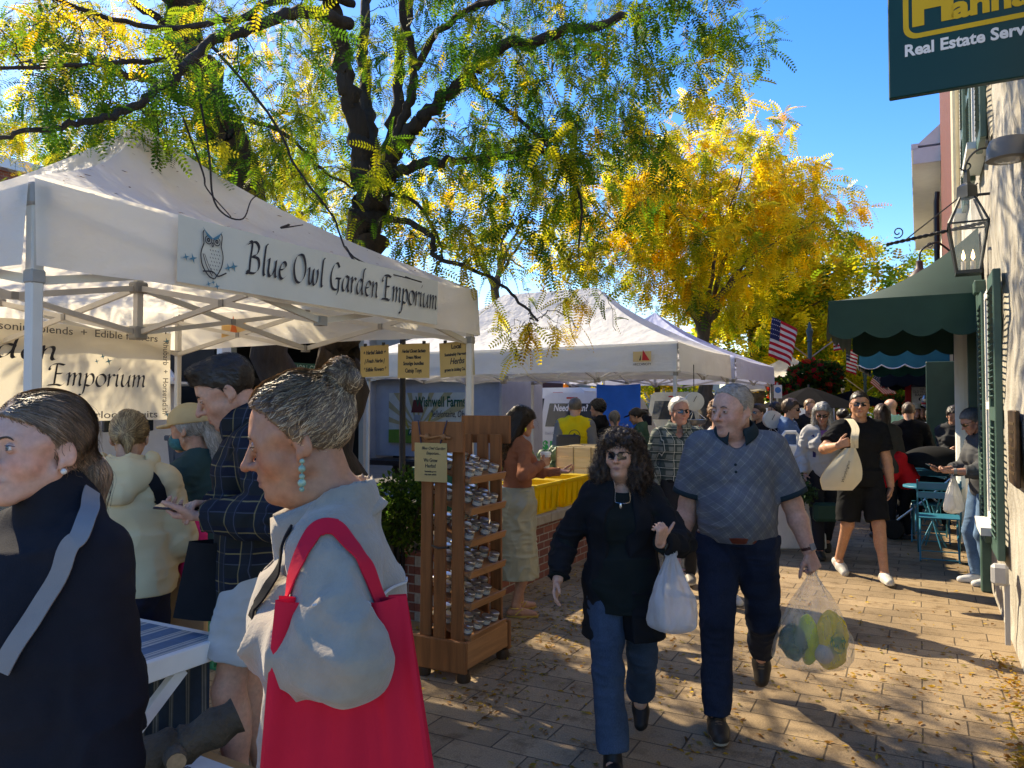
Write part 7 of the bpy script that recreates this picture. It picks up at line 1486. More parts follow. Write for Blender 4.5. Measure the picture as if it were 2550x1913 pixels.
def bush(name, label, c, r, n, pal, size, seed, cat='shrub'):
    rg = np.random.default_rng(seed); c = np.array(c); rt = thing(name, label, cat, (c[0], c[1], c[2] - r[2]), 'w'); mb = MB()
    for k in range(9): d = rg.normal(0, 1, 3); mb.tube([c - (0, 0, r[2]), c + d * np.array(r) * .25, c + unit(d) * np.array(r) * .8], [.012, .008, .003], 5)
    mb.build('stem', mat('twig', (.045, .032, .026), .9, .2), rt)
    v = rg.normal(0, 1, (n, 3)); v /= np.linalg.norm(v, axis=1)[:, None]; v *= (rg.random((n, 1)) ** .4) * (1 + .16 * vnoise(v, 3, seed))[:, None]; P = c + v * np.array(r); D = v + rg.normal(0, .5, (n, 3)); N = rg.normal(0, 1, (n, 3)); T = (np.array([[0, 0, 0], [.5, .35, .05], [1, 0, 0], [.5, -.35, .05]]), np.array([[0, 1, 2, 3]]))
    V, F, C = place(T, P, D, N, size * rg.uniform(.6, 1.3, n), np.array(pal)[rg.integers(0, len(pal), n)] * rg.uniform(.6, 1.4, (n, 1))); ob = mesh_obj('foliage', V - ORG[rt.name], F, [LEAF], None, False); set_col(ob, C); ob.parent = rt; return rt
bush('boxwood_shrub', 'rounded green boxwood shrub in the planter behind the wooden rack', at(1010, 1265, 5.75), (.24, .24, .30), 3200, [(.03, .07, .012), (.05, .11, .015), (.10, .17, .02)], .035, 3)
WOOD = mat('rack_wood', (.23, .085, .028), .5, .35, 5, .25, 60, st=(6, 6, .5)); WOODH = mat('rack_wood_light', (.33, .15, .06), .55, .3, 5, .25, 60, st=(6, .5, 6))
ru0, ru1, rv0, rv1 = -2.745, -2.43, 3.97, 4.46; rk = thing('display_rack', 'tall wooden rack of small jars standing at the corner of the cream tent', 'display rack', ((ru0 + ru1) / 2, (rv0 + rv1) / 2, 0), 'uv')
for v, sg in ((rv0, -1), (rv1, 1)):
    for k, u in enumerate((ru0 + .045, (ru0 + ru1) / 2, ru1 - .045)): MB().beam((u, v + sg * (0 if k != 1 else .022), .2), (u, v - sg * .015 + sg * (0 if k != 1 else .022), 1.46), .082, .022, up=(0, 1, 0), bev=.004).build('slat', WOOD, rk)
    tb = MB().box(((ru0 + ru1) / 2, v + sg * .048, 1.46 + (.03 if sg > 0 else 0)), (ru1 - ru0 + .06, .026, .185), bev=.005).build('top_board', WOOD, rk)
    mb = MB(); vv = v + sg * .075
    for x in (-.06, .06): mb.ell(((ru0 + ru1) / 2 + x, vv, 1.46), (.016, .02, .02))
    mb.tube([((ru0 + ru1) / 2 + x, vv + .004 * math.sin(x * 60), 1.46 + .006 * math.sin(x * 40)) for x in np.linspace(-.11, .11, 12)], .007, 6); mb.build('twig_handle', WOODH, rk)
    MB().box(((ru0 + ru1) / 2, v + sg * .03, .15), (ru1 - ru0 + .08, .03, .19), bev=.006).build('base_board', WOOD, rk)
for u, sg in ((ru0, -1), (ru1, 1)):
    MB().box((u + sg * .018, (rv0 + rv1) / 2, .155), (.03, rv1 - rv0 + .02, .16), bev=.006).build('base_board', WOODH, rk)
for u in (ru0 + .03, ru1 + .0):
    for v in (rv0 + .0, rv1 - .0): MB().lathe([(.04, 0), (.045, .02), (.035, .06)], (u, v, 0), 12).build('foot', mat('dark_wood', (.05, .025, .012), .6), rk, smooth=30)
MB().tube([(ru0 + .12, rv0 - .05, .80), (ru0 + .17, rv0 - .06, .79), (ru0 + .24, rv0 - .05, .80)], .007, 6).build('tie', BLACK, rk)
tilt = math.radians(17); RT = rotm(0, tilt, 0); sz = [.285, .475, .665, .855, 1.045, 1.235]; cu = (ru0 + ru1) / 2 + .015
JG = glass('jar_glass', (.85, .9, .88), .04, .25); JL = mat('jar_lid', (.62, .62, .61), .28, .08, metal=.9); HERB = [mat('herb_%d' % i, c, .9, .4, 60, .5, 120) for i, c in enumerate([(.16, .09, .04), (.10, .10, .04), (.22, .17, .10), (.20, .06, .04)])]; PPR = mat('label_paper', (.6, .55, .45), .8)
jar0 = None; names = ['lowest', 'second lowest', 'third lowest', 'third highest', 'second highest', 'highest']
def make_jar():
    r = thing('herb_jar', 'x', 'jar', (0, 0, 0), 'l'); a = MB().lathe([(.028, 0), (.031, .006), (.031, .04), (.027, .047)], (0, 0, 0), 16).build('glass', JG, r, smooth=40, frame='l'); MB().lathe([(.027, .003), (.028, .034)], (0, 0, 0), 12).build('contents', HERB[0], r, frame='l', smooth=30)
    MB().lathe([(.0315, .044), (.0325, .048), (.0325, .060), (.030, .063), (.001, .0632)], (0, 0, 0), 18).build('lid', JL, r, smooth=35, frame='l'); MB().lathe([(.0312, .012), (.0312, .034)], (0, 0, 0), 16, cap=False).build('label', PPR, r, frame='l'); return r
for k, z in enumerate(sz):
    s_ = MB().box((cu, (rv0 + rv1) / 2, z), (.34, rv1 - rv0 - .05, .016), RT, bev=.003); s_.box(np.array([cu, (rv0 + rv1) / 2, z]) + RT @ np.array([.176, 0, .014]), (.012, rv1 - rv0 - .05, .045), RT); s_.box(np.array([cu, (rv0 + rv1) / 2, z]) + RT @ np.array([-.176, 0, .014]), (.012, rv1 - rv0 - .05, .045), RT); s_.build('shelf', WOODH, rk)
    for i in range(4):
        for j in range(4):
            if random.Random(k * 16 + i * 4 + j).random() < .12: continue
            if jar0 is None: jar0 = make_jar(); r = jar0; kids = list(jar0.children)
            else:
                r = jar0.copy(); COL.objects.link(r)
                for ch in kids: c = ch.copy(); COL.objects.link(c); c.parent = r
            p = np.array([cu, (rv0 + rv1) / 2, z]) + RT @ np.array([-.125 + .08 * j, (i - 1.5) * .102 + random.Random(i + j * 7 + k).uniform(-.012, .012), .0085]); r.location = W(*p); r.rotation_euler = (Matrix.Rotation(RZ, 3, 'Z') @ Matrix.Rotation(tilt, 3, 'Y')).to_euler()
            r['label'] = 'small herb jar with silver lid on the %s shelf of the wooden rack' % names[k]; r['group'] = 'herb jars on the %s rack shelf' % names[k]
c = atuv(1083, 1147, 4.72); v = rv0 - .066; st_ = thing('paper_sign', 'tan paper sign reading We Grow Herbs tied to the front of the wooden rack', 'paper sign', (c[0], v, 1.19), 'uv')
MB().box((c[0], v, 1.305), (.235, .002, .235)).build('sheet', PAPER, st_)
for tx, dz, s2, wd, sh in (('Blue Owl Garden', .085, .026, .17, .3), ('Emporium...', .055, .026, .10, .3), ('We Grow', .012, .033, .10, 0), ('Herbs!', -.022, .033, .075, 0), ('Sustainably grown', -.055, .014, .085, 0), ('using organic methods', -.073, .014, .085, 0)): text(st_, tx, (c[0] + (.02 if dz > .04 else 0), v - .0022, 1.305 + dz), EX, EZ, s2, INK, width=wd, shear=sh)
mb = MB(); mb.tube([(c[0] - .07, v, 1.42), (c[0] - .09, v - .004, 1.56)], .004, 5); mb.tube([(c[0] + .07, v, 1.42), (c[0] + .12, v - .004, 1.56)], .004, 5); mb.build('tie', mat('tie_navy', (.03, .04, .08)), st_)
# ================================================================== striped table, log, crate
def stripes(name, axis, cols, f):
    m, t, p, o = _nodes(name); vec = coords(t); sx = t.nodes.new('ShaderNodeSeparateXYZ'); t.links.new(vec, sx.inputs[0]); col = tuple(cols[0])
    for off, w_, c in cols[1]: col = mixc(t, line_mask(t, sx.outputs[axis], f, w_, off), col, tuple(c))
    t.links.new(mixc(t, 1, col, ramp(t, noise(t, vec, 30, 4), [(.3, (.85,) * 3), (.7, (1.1,) * 3)]), 'MULTIPLY'), p.inputs['Base Color']); p.inputs['Roughness'].default_value = .9; bump(t, p, noise(t, vec, 250, 2), .2, .002); MATS[name] = m; return m
SC1 = [(.10, .17, .26), [(0, .45, (.50, .48, .42)), (.78, .12, (.22, .24, .27)), (.93, .06, (.22, .24, .27))]]; SC2 = [(.022, .035, .06), [(0, .34, (.09, .085, .08)), (.8, .07, (.22, .20, .18)), (.95, .05, (.22, .20, .18))]]
tb = thing('folding_table', 'white edged folding table with blue striped cloth inside the cream tent', 'table', (-2.75, 1.6, 0), 'uv'); MB().box((-2.8, 1.45, .745), (.76, 1.36, .012)).build('tabletop', stripes('cloth_stripe', 'X', SC1, 7.5), tb)
mb = MB(); mb.box((-2.405, 1.45, .715), (.03, 1.40, .075), bev=.004); mb.box((-2.8, 2.145, .715), (.76, .03, .072)); mb.build('frame', WHITE, tb)
MB().beam((-2.44, 1.98, .67), (-2.46, 1.25, .05), .03, .045).build('leg', WHITE, tb); MB().beam((-2.5, 1.25, .67), (-2.52, 1.98, .03), .03, .045).build('leg', WHITE, tb); MB().beam((-3.1, 1.98, .67), (-3.1, 1.25, .03), .03, .045).build('leg', WHITE, tb)
MB().grid(lambda i, j: (-2.43 - .74 * i, 2.10 + .012 * math.sin(i * 40) * j, .69 - .60 * j), 60, 6).build('skirt', stripes('skirt_stripe', 'X', SC2, 11), tb, smooth=True); MB().grid(lambda i, j: (-3.15 + .012 * math.sin(i * 40) * j, .8 + 1.3 * i, .69 - .6 * j), 60, 6).build('skirt', stripes('skirt_stripe2', 'Y', SC2, 11), tb, smooth=True)
a, b = gnd(290, 1935, .50), gnd(592, 1780, .62); rg = np.random.default_rng(5); P = spl([a, a * .66 + b * .34 + (0, 0, .012), a * .45 + b * .55 - (0, 0, .008), b], 8); lg = thing('log', 'mossy mushroom log with a sawn branch stub lying on the crate', 'log', P[0], 'w')
MB().tube(P, .060 + .006 * np.sin(np.arange(len(P)) * 1.3) + rg.normal(0, .002, len(P)), 16).build('log', mat('log_bark', (.085, .065, .045), .9, .5, 9, 1, 40, .02), lg, smooth=50)
m_ = P[len(P) // 2]; CUT = mat('cut_wood', (.42, .28, .16), .8, .2, 40); MB().tube([m_, m_ + (.05, -.08, -.01)], [.042, .032], 12).build('stub', MATS['log_bark'], lg, smooth=40); MB().tube([m_ + (.05, -.08, -.01), m_ + (.0507, -.0812, -.0101)], .029, 12).build('cut_face', CUT, lg); MB().tube([P[-1], P[-1] + (P[-1] - P[-2]) * .02], .052, 14).build('cut_face', CUT, lg)
q = gnd(420, 1905, .40); cr = thing('crate', 'low wooden crate with a white card under the mushroom log', 'crate', (q[0], q[1], 0), 'w'); Rr = rotm(0, 0, -.55); CW = mat('crate_wood', (.42, .22, .08), .7, .25, 6, .3, 50)
for z in (.07, .2, .33):
    for dx, dy, sx, sy in ((0, -.16, .56, .016), (0, .16, .56, .016), (-.27, 0, .016, .30), (.27, 0, .016, .30)): MB().box(np.array([q[0], q[1], z]) + Rr @ np.array([dx, dy, 0]), (sx, sy, .105), Rr, bev=.003).build('board', CW, cr)
MB().box((q[0], q[1], .385), (.55, .31, .014), Rr).build('lid', CW, cr)
cd = thing('card_sign', 'white card reading mushroom logs, grow your own, on the crate', 'card', (q[0], q[1], .392), 'w'); MB().box(np.array([q[0], q[1], .397]) + Rr @ np.array([.02, -.03, 0]), (.5, .27, .004), Rr).build('card', mat('card_white', (.62, .62, .6), .7), cd)
for tx, y, s2, wd in (('Mushroom', .06, .055, .3), ('Logs', .0, .055, .13), ('Grow your own!', -.075, .055, .36)): text(cd, tx, np.array([q[0], q[1], .3995]) + Rr @ np.array([.06, y - .04, 0]), Rr @ EX, Rr @ EY, s2, INK, width=wd, shear=.1)
# ================================================================== bins, tubs, produce
def tub(name, label, c, d, m, rz=0, cat='bin', grp=None, wall=.012, taper=.86, frame='uv', slots=False):
    R = rotm(0, 0, rz); c = np.array(c, float); x, y, h = d; mb = MB(); V = []
    for z, k, off in ((0, taper, 0), (h, 1, 0), (h, 1, -wall * 2), (.02, taper, -wall * 2)):
        for sx, sy in ((-1, -1), (1, -1), (1, 1), (-1, 1)): V.append(c + R @ np.array([sx * (x / 2 * k + off), sy * (y / 2 * k + off), z]))
    mb.add(V, [(4 * i + j, 4 * i + (j + 1) % 4, 4 * i + 4 + (j + 1) % 4, 4 * i + 4 + j) for i in range(3) for j in range(4)] + [(3, 2, 1, 0), (12, 13, 14, 15)])
    if name == 'crate': pass
    rt = thing(name, label, cat, c, frame, grp); mb.build('body', m, rt)
    rm = MB(); 
    for sx, sy, lx, ly in ((0, -1, x + .03, .03), (0, 1, x + .03, .03), (-1, 0, .03, y - .03), (1, 0, .03, y - .03)): rm.box(c + R @ np.array([sx * x / 2, sy * y / 2, h]), (lx, ly, .035), R, bev=.006)
    rm.build('rim', m, rt); rb = MB()
    for k in range(5): rb.box(c + R @ np.array([(k - 2) * x * .2, -y / 2 * .94 - .004, h * .5]), (.02, .018, h * .8), R @ rotm(-.04 if taper < 1 else 0, 0, 0))
    for k in range(4): rb.box(c + R @ np.array([x / 2 * .94 + .004, (k - 1.5) * y * .25, h * .5]), (.018, .02, h * .8), R)
    rb.build('rib', m, rt); return rt
YEL_ = mat('bin_yellow', (.72, .50, .01), .45, .12, 6, .2, 40, tl=.15)
for k, (v, lab) in enumerate(((6.8, 'yellow produce bin on the planter wall, nearest the woman in rust'), (7.45, 'yellow produce bin on the planter wall, middle of three'), (8.1, 'yellow produce bin on the planter wall, farthest of three'))):
    tub('produce_bin', lab, (-3.42, v, .614), (.46, .55, .27), YEL_, 0, 'bin', 'yellow bins on the planter wall')
tb2 = thing('produce_table', 'produce table with green checked cloth behind the yellow bins', 'table', (-3.95, 8.4, 0), 'uv'); GING = stripes('gingham', 'X', [(.55, .58, .52), [(0, .5, (.12, .22, .16))]], 16); MB().box((-3.95, 8.4, .80), (1.3, 1.3, .02)).build('tabletop', mat('cloth_white', (.6, .6, .56), .8), tb2); mb = MB(); mb.box((-3.29, 8.4, .70), (.012, 1.3, .2)); mb.box((-3.95, 7.744, .70), (1.3, .012, .2)); mb.build('skirt', GING, tb2)
for u in (-3.55, -4.45): MB().box((u, 8.95, .39), (.05, .05, .78)).build('leg', BLACK, tb2)
def slat_crate(label, c, d):
    m = mat('crate_pale', (.62, .50, .30), .75, .12, 5, .25, 60, st=(.6, 6, 6)); c = np.array(c, float); rt = thing('wooden_crate', label, 'crate', c, 'uv', 'pale crates on the produce table'); n = 3; h = d[2] / n
    for k in range(n): 
        for sy in (-1, 1): MB().box(c + (0, sy * d[1] / 2, h * (k + .5)), (d[0], .014, h - .008), bev=.002).build('slat', m, rt)
        for sx in (-1, 1): MB().box(c + (sx * (d[0] / 2 - .007), 0, h * (k + .5)), (.014, d[1] - .03, h - .008)).build('slat', m, rt)
    mb = MB(); mb.box(c + (0, 0, .008), (d[0] - .03, d[1] - .03, .012)); mb.build('floor', m, rt)
    for x in (-.49, 0, .49): MB().box(c + (x * d[0], -d[1] / 2 - .011, d[2] / 2), (.012, .008, d[2]), None).build('wire', mat('wire', (.25, .2, .12), .5), rt)
slat_crate('pale slatted crate on the produce table behind the woman in black', (-3.52, 8.35, .812), (.44, .36, .36)); slat_crate('second pale slatted crate behind the first on the produce table', (-3.55, 8.78, .812), (.44, .4, .36))
def copies(mk, spots, label, grp, rnd=.15, seed=1):
    r0 = None; rr = random.Random(seed)
    for k, p in enumerate(spots):
        o = mk() if k == 0 else r0.copy()
        if k == 0: r0 = o
        else: COL.objects.link(o)
        o.location = W(*p); s_ = rr.uniform(1 - rnd, 1 + rnd); o.scale = (s_,) * 3; o.rotation_euler = (rr.uniform(-.3, .3), rr.uniform(-.3, .3), rr.uniform(0, 6)); o['label'] = label; o['group'] = grp
        if 'category' not in o: o['category'] = grp.split()[0].rstrip('s')
TOM = mat('tomato', (.52, .03, .012), .22, .2, 9, spec=.6)
def tomato():
    o = MB().lathe([(.001, .006), (.02, 0), (.038, .018), (.04, .035), (.028, .055), (.008, .058), (.001, .054)], (0, 0, 0), 14).build('tomato', TOM, smooth=True, frame='l'); o['category'] = 'tomato'; return o
rr = random.Random(4); sp = [(-4.05 + .085 * (i % 6 if i // 18 == 0 else i % 5) + rr.uniform(-.012, .012), 7.82 + .09 * ((i // 6) % 3), .815 + .06 * (i // 18)) for i in range(30)]; copies(tomato, sp, 'ripe red tomato in the pile on the produce table', 'tomatoes on the produce table', .12)
def cabbage():
    F = Field((-.14,) * 3, (.14,) * 3, .007); F.op(ball((0, 0, .0), .08), .01); F.disp(lambda P: .016 * np.abs(vnoise(P, 22, 3)) - .01 + .01 * vnoise(P, 40, 4)); o, V = F.obj('cabbage', mat('cabbage', (.09, .15, .08), .5, .4, 14, .4, 50), None); o['category'] = 'cabbage'; return o
copies(cabbage, [(-4.1, 8.2, .9), (-3.92, 8.25, .9), (-4.0, 8.35, 1.05), (-3.85, 8.45, .92), (-4.25, 8.1, .9), (-3.86, 8.4, 1.08), (-4.18, 8.3, 1.06)], 'blue green cabbage heaped on the produce table', 'cabbages on the produce table', .25, 3)
bush('herb_bunch', 'clump of green beans and herbs at the front corner of the produce table', W(-4.2, 7.85, .86), (.16, .08, .06), 420, [(.05, .13, .02), (.09, .18, .03)], .05, 9, 'greens')
def price(label, c, w_, h_, m): 
    r = thing('price_card', label, 'price card', c, 'uv'); MB().box(np.array(c) + (0, 0, h_ / 2), (w_, .008, h_), rotm(-.15, 0, 0)).build('card', m, r); text(r, 'Sweet', np.array(c) + (0, -.012, h_ * .68), EX, EZ, h_ * .3, INK, width=w_ * .7); text(r, '$3 ea', np.array(c) + (0, -.004, h_ * .33), EX, EZ, h_ * .3, INK, width=w_ * .6)
price('cream price card standing among the cabbages', (-4.1, 8.0, .98), .17, .15, mat('card_cream', (.6, .52, .42))); 
tub('storage_tub', 'dark green plastic tub on the planter by the black trash can', (-4.35, 6.75, .58), (.55, .4, .42), mat('tub_green', (.01, .09, .045), .45, .1), 0, 'tub')
GC = mat('crate_green', (.01, .16, .07), .45, .1); q = at(548, 1100, 5.05); u_, v_ = UV(q[0], q[1])
for k, l in enumerate(('green plastic crate at the bottom of the stack behind the plaid jacket', 'green plastic crate in the middle of the stack behind the plaid jacket', 'green plastic crate directly below the navy tub')): tub('plastic_crate', l, (u_, v_, .33 * k), (.42, .36, .31), GC, .1 * k, 'crate', 'green crates behind the plaid jacket')
tub('storage_tub', 'navy storage tub on top of the green crate stack', (u_, v_, 1.0), (.52, .4, .44), mat('tub_navy', (.02, .04, .08), .45), 0, 'tub')
q = at(925, 1290, 6.0); tc = thing('trash_can', 'black slatted metal trash can left of the boxwood shrub', 'trash can', (q[0], q[1], 0), 'w')
for a in np.linspace(0, 2 * math.pi, 25)[:-1]: MB().beam((q[0] + .25 * math.cos(a), q[1] + .25 * math.sin(a), .05), (q[0] + .27 * math.cos(a), q[1] + .27 * math.sin(a), .92), .035, .01, up=(math.cos(a), math.sin(a), 0)).build('slat', BLACK, tc)
MB().lathe([(.27, .9), (.29, .92), (.29, .97), (.22, .99)], (q[0], q[1], 0), 28).build('rim', BLACK, tc); MB().lathe([(.22, .04), (.23, .9)], (q[0], q[1], 0), 20).build('liner', mat('liner', (.01, .01, .01), .3), tc)
q = at(1002, 1130, 7.2); MB().lathe([(.06, .46), (.03, .52), (.028, 2.55), (.04, 2.56), (.04, 2.6), (.01, 2.63)], (q[0], q[1], 0), 12).build('black_pole', BLACK, label='slim black metal post rising from the planter behind the paper signs', cat='post', smooth=40)
def scale(label, c):
    rt = thing('hanging_scale', label, 'scale', c, 'w'); c = np.array(c); R = rotm(math.pi / 2, 0, 0); MB().lathe([(.11, -.04), (.115, 0), (.115, .05), (.10, .055)], c, 24, R).build('dial', mat('scale_white', (.6, .6, .56), .3), rt, smooth=40); MB().tube([c + (0, 0, .11), c + (0, 0, .45)], .006, 6).build('hook', BLACK, rt); mb = MB(); mb.lathe([(.01, -.3), (.13, -.27), (.16, -.22)], c, 20, cap=False)
    for a in (0, 2.1, 4.2): mb.tube([c + (0, 0, -.1), c + np.array([.15 * math.cos(a), .15 * math.sin(a), -.22])], .003, 4)
    mb.build('pan', JL, rt); MB().box(c + (.0, -.061, .03), (.006, .004, .08), rotm(0, .5, 0)).build('needle', INK, rt)
scale('round white produce scale hanging under the tent edge near the plaid shirt', at(1728, 1000, 9.4)); scale('small white hanging scale in front of the man in black jacket', at(1922, 1045, 9.8))
# ================================================================== vehicles and far side of the street
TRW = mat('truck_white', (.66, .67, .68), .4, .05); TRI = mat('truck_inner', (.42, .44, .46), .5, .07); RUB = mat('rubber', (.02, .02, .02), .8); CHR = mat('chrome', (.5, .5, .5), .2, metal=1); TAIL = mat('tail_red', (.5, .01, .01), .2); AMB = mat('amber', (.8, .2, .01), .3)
def wheel(rt, c, r=.36):
    R = rotm(0, math.pi / 2, 0); o = MB().lathe([(r * .6, -.11), (r * .95, -.11), (r, -.07), (r, .07), (r * .95, .11), (r * .6, .11)], c, 24, R).build('wheel', RUB, rt, smooth=40); MB().lathe([(.05, -.06), (r * .58, -.1), (r * .62, .1), (.05, .06)], c, 16, R).build('rim', CHR, o)
def box_truck():
    rt = thing('box_truck', 'white box truck with open back and farm banner inside, beyond the twin tent', 'truck', (-8.6, 15, 0), 'uv'); u0, u1, v0, v1, z0, z1 = -10.6, -7.1, 13.0, 14.8, .5, 3.3
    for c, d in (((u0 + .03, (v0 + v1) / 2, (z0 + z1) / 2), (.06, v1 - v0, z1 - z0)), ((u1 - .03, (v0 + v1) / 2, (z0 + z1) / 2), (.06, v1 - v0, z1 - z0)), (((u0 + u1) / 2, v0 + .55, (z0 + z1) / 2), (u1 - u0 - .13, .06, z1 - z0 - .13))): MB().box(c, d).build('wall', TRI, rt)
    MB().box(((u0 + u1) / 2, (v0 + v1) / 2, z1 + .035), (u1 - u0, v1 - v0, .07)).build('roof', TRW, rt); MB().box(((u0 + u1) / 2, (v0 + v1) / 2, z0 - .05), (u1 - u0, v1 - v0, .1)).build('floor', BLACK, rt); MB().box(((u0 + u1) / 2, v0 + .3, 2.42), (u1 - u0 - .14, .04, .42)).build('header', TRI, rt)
    for u in (u0 + .4, u1 - .4): wheel(rt, (u, 14.2, .40), .40)
    MB().box(((u0 + u1) / 2 - .5, 15.75, 1.5), (2.0, 1.8, 2.2), bev=.2).build('cab', TRW, rt)
    v = v0 + .49; b = thing('farm_banner', 'farm banner with rays, red well and green lettering inside the white box truck', 'banner', (-9.1, v, 1.0), 'uv'); x0, x1, zb, zt = -10.15, -8.1, .85, 1.92; f = v - .02
    MB().box(((x0 + x1) / 2, v, (zb + zt) / 2), (x1 - x0, .02, zt - zb)).build('cloth', mat('farm_cream', (.60, .58, .46), .7), b); o = np.array([x0 + .75, f, zb + .3]); mb = MB()
    for k in range(9):
        a = math.radians(5 + k * 20); r = 3; p = []
        for da in (-.07, .07): 
            e = np.array([math.cos(a + da), math.sin(a + da)]); t_ = min((x1 - o[0]) / e[0] if e[0] > 0 else (x0 - o[0]) / (e[0] - 1e-9), (zt - o[2]) / max(e[1], 1e-6)); p.append(tuple(e * t_))
        mb.prism([(0, 0), p[0], p[1]], o, EX, EZ, .001)
    mb.build('ray_pattern', mat('farm_tan', (.45, .36, .17), .7), b); MB().prism([(x0 - o[0], -.3), (x1 - o[0], -.3), (.6, -.1), (-.1, .0), (x0 - o[0], -.02)], o - (0, .002, 0), EX, EZ, .001).build('hill', mat('farm_green', (.14, .26, .03), .7), b)
    MB().prism([(-.16, .35), (.16, .35), (.1, .62), (-.1, .62)], o - (0, .003, 0), EX, EZ, .001).build('well_roof', mat('farm_red', (.14, .03, .02), .7), b); MB().prism([(-.1, .0), (.1, .0), (.08, .3), (-.08, .3)], o - (0, .003, 0), EX, EZ, .001).build('well', mat('farm_grey', (.3, .3, .28), .7), b); MB().prism([(-.25, -.14), (.25, -.14), (.22, .0), (-.22, .0)], o - (0, .004, 0), EX, EZ, .001).build('ribbon', mat('farm_dkgreen', (.02, .09, .04), .7), b); mb = MB()
    for sg in (-1, 1): mb.prism([(sg * .2, 0), (sg * .26, .02), (sg * .40, .34), (sg * .35, .36)][::sg], o - (0, .004, 0), EX, EZ, .001)
    mb.build('corn', mat('farm_corn', (.5, .38, .06), .7), b); GL_ = MATS['farm_dkgreen']; text(b, 'Wishwell Farms', (x0 + 1.33, f - .004, zt - .2), EX, EZ, .30, GL_, width=1.25, bold=.006); text(b, 'Bellefontaine, OH', (x0 + 1.5, f - .004, zt - .45), EX, EZ, .2, INK, width=.85, shear=.3); text(b, 'Fresh', o + (-.08, -.006, -.07), EX, EZ, .12, WHITE, shear=.3)
box_truck()
def van(label, u0, u1, v0, v1, h, writing=False, beacon=False, m=None):
    rt = thing('van', label, 'van', ((u0 + u1) / 2, (v0 + v1) / 2, 0), 'uv'); m = m or TRW; w_ = u1 - u0; uc = (u0 + u1) / 2; mb = MB(); sec = [(-.5, .32), (-.5, 1.0), (-.47, h * .62), (-.41, h - .1), (-.34, h), (.34, h), (.41, h - .1), (.47, h * .62), (.5, 1.0), (.5, .32)]
    fr = [(0, .985), (.04, 1), (.7, 1), (.82, .93), (1, .9)]; V = []; n = len(sec)
    for t_, k in fr:
        for a, z in sec: zz = z if t_ < .75 else min(z, h - (t_ - .72) * (h - 1.05) * 2.2) if t_ < .9 else min(z, 1.05); V.append((uc + a * w_ * k, v0 + (v1 - v0) * t_, zz))
    mb.add(V, [(i * n + j, i * n + (j + 1) % n, (i + 1) * n + (j + 1) % n, (i + 1) * n + j) for i in range(len(fr) - 1) for j in range(n)] + [tuple(range(n)), tuple((len(fr) - 1) * n + j for j in range(n))[::-1]]); mb.build('body', m, rt, smooth=30); f = v0 - .004
    for sg in (-1, 1):
        MB().prism([(-.40, h * .56), (-.02, h * .56), (-.02, h * .86), (-.33, h * .86)] if sg < 0 else [(.02, h * .56), (.40, h * .56), (.33, h * .86), (.02, h * .86)], (uc, f, 0), EX * w_, EZ, .004).build('rear_window', GLASSD, rt); MB().box((uc + sg * w_ * .475, f, h * .45), (.07, .03, .34)).build('tail_light', TAIL, rt)
        for vv in (v0 + .8, v1 - .9): wheel(rt, (uc + sg * (w_ / 2 - .1), vv, .33), .33)
        MB().box((uc + sg * (w_ / 2 - .005), (v0 + v1) / 2, h * .68), (.02, (v1 - v0) * .5, h * .2)).build('side_window', GLASSD, rt)
    MB().box((uc, v0 - .03, .42), (w_ * .94, .1, .16), bev=.03).build('bumper', RUB, rt); MB().box((uc, f, h * .93), (.3, .02, .04)).build('brake_light', TAIL, rt); MB().box((uc + .1, f - .002, h * .585), (.24, .006, .09)).build('licence_plate', mat('plate_yellow', (.6, .4, .05)), rt)
    for sg in (-1, 1): MB().box((uc + sg * (w_ / 2 + .14), v1 - 1.6, h * .62), (.2, .06, .26), bev=.03).build('mirror', RUB, rt)
    if writing: text(rt, 'Need a Van?', (uc - .05, f - .005, h * .80), EX, EZ, .24, mat('decal_white', (.8, .8, .8)), width=.95, shear=.2, bold=.006); text(rt, 'Don\'t Own, Rent Your Phone', (uc - .3, f - .004, h * .47), EX, EZ, .1, mat('decal_grey', (.3, .3, .34)), width=.9); G_ = mat('decal_green', (.02, .42, .10)); text(rt, '$', (uc - .75, f - .004, .62), EX, EZ, .3, G_, bold=.012); text(rt, '19', (uc - .45, f - .004, .53), EX, EZ, .5, G_, bold=.018, width=.42); text(rt, '95', (uc - .05, f - .004, .64), EX, EZ, .28, G_, bold=.012)
    if beacon: MB().lathe([(.08, 0), (.08, .12), (.03, .17)], (uc - .2, v0 + 1, h), 14).build('beacon', AMB, rt)
van('white rental van with green price lettering across its back doors', -8.75, -6.85, 18.0, 22.4, 1.98, True); van('white van with an amber beacon behind the box truck', -9.9, -7.95, 19.6, 24.5, 2.15, False, True); van('cream van parked past the blue tarp', -8.3, -6.4, 25.5, 30, 2.1, m=mat('van_cream', (.6, .56, .44), .4)); van('low blue car parked far along the kerb', -8.0, -6.3, 33, 37, 1.45, m=mat('car_blue', (.10, .24, .33), .25, spec=.6))
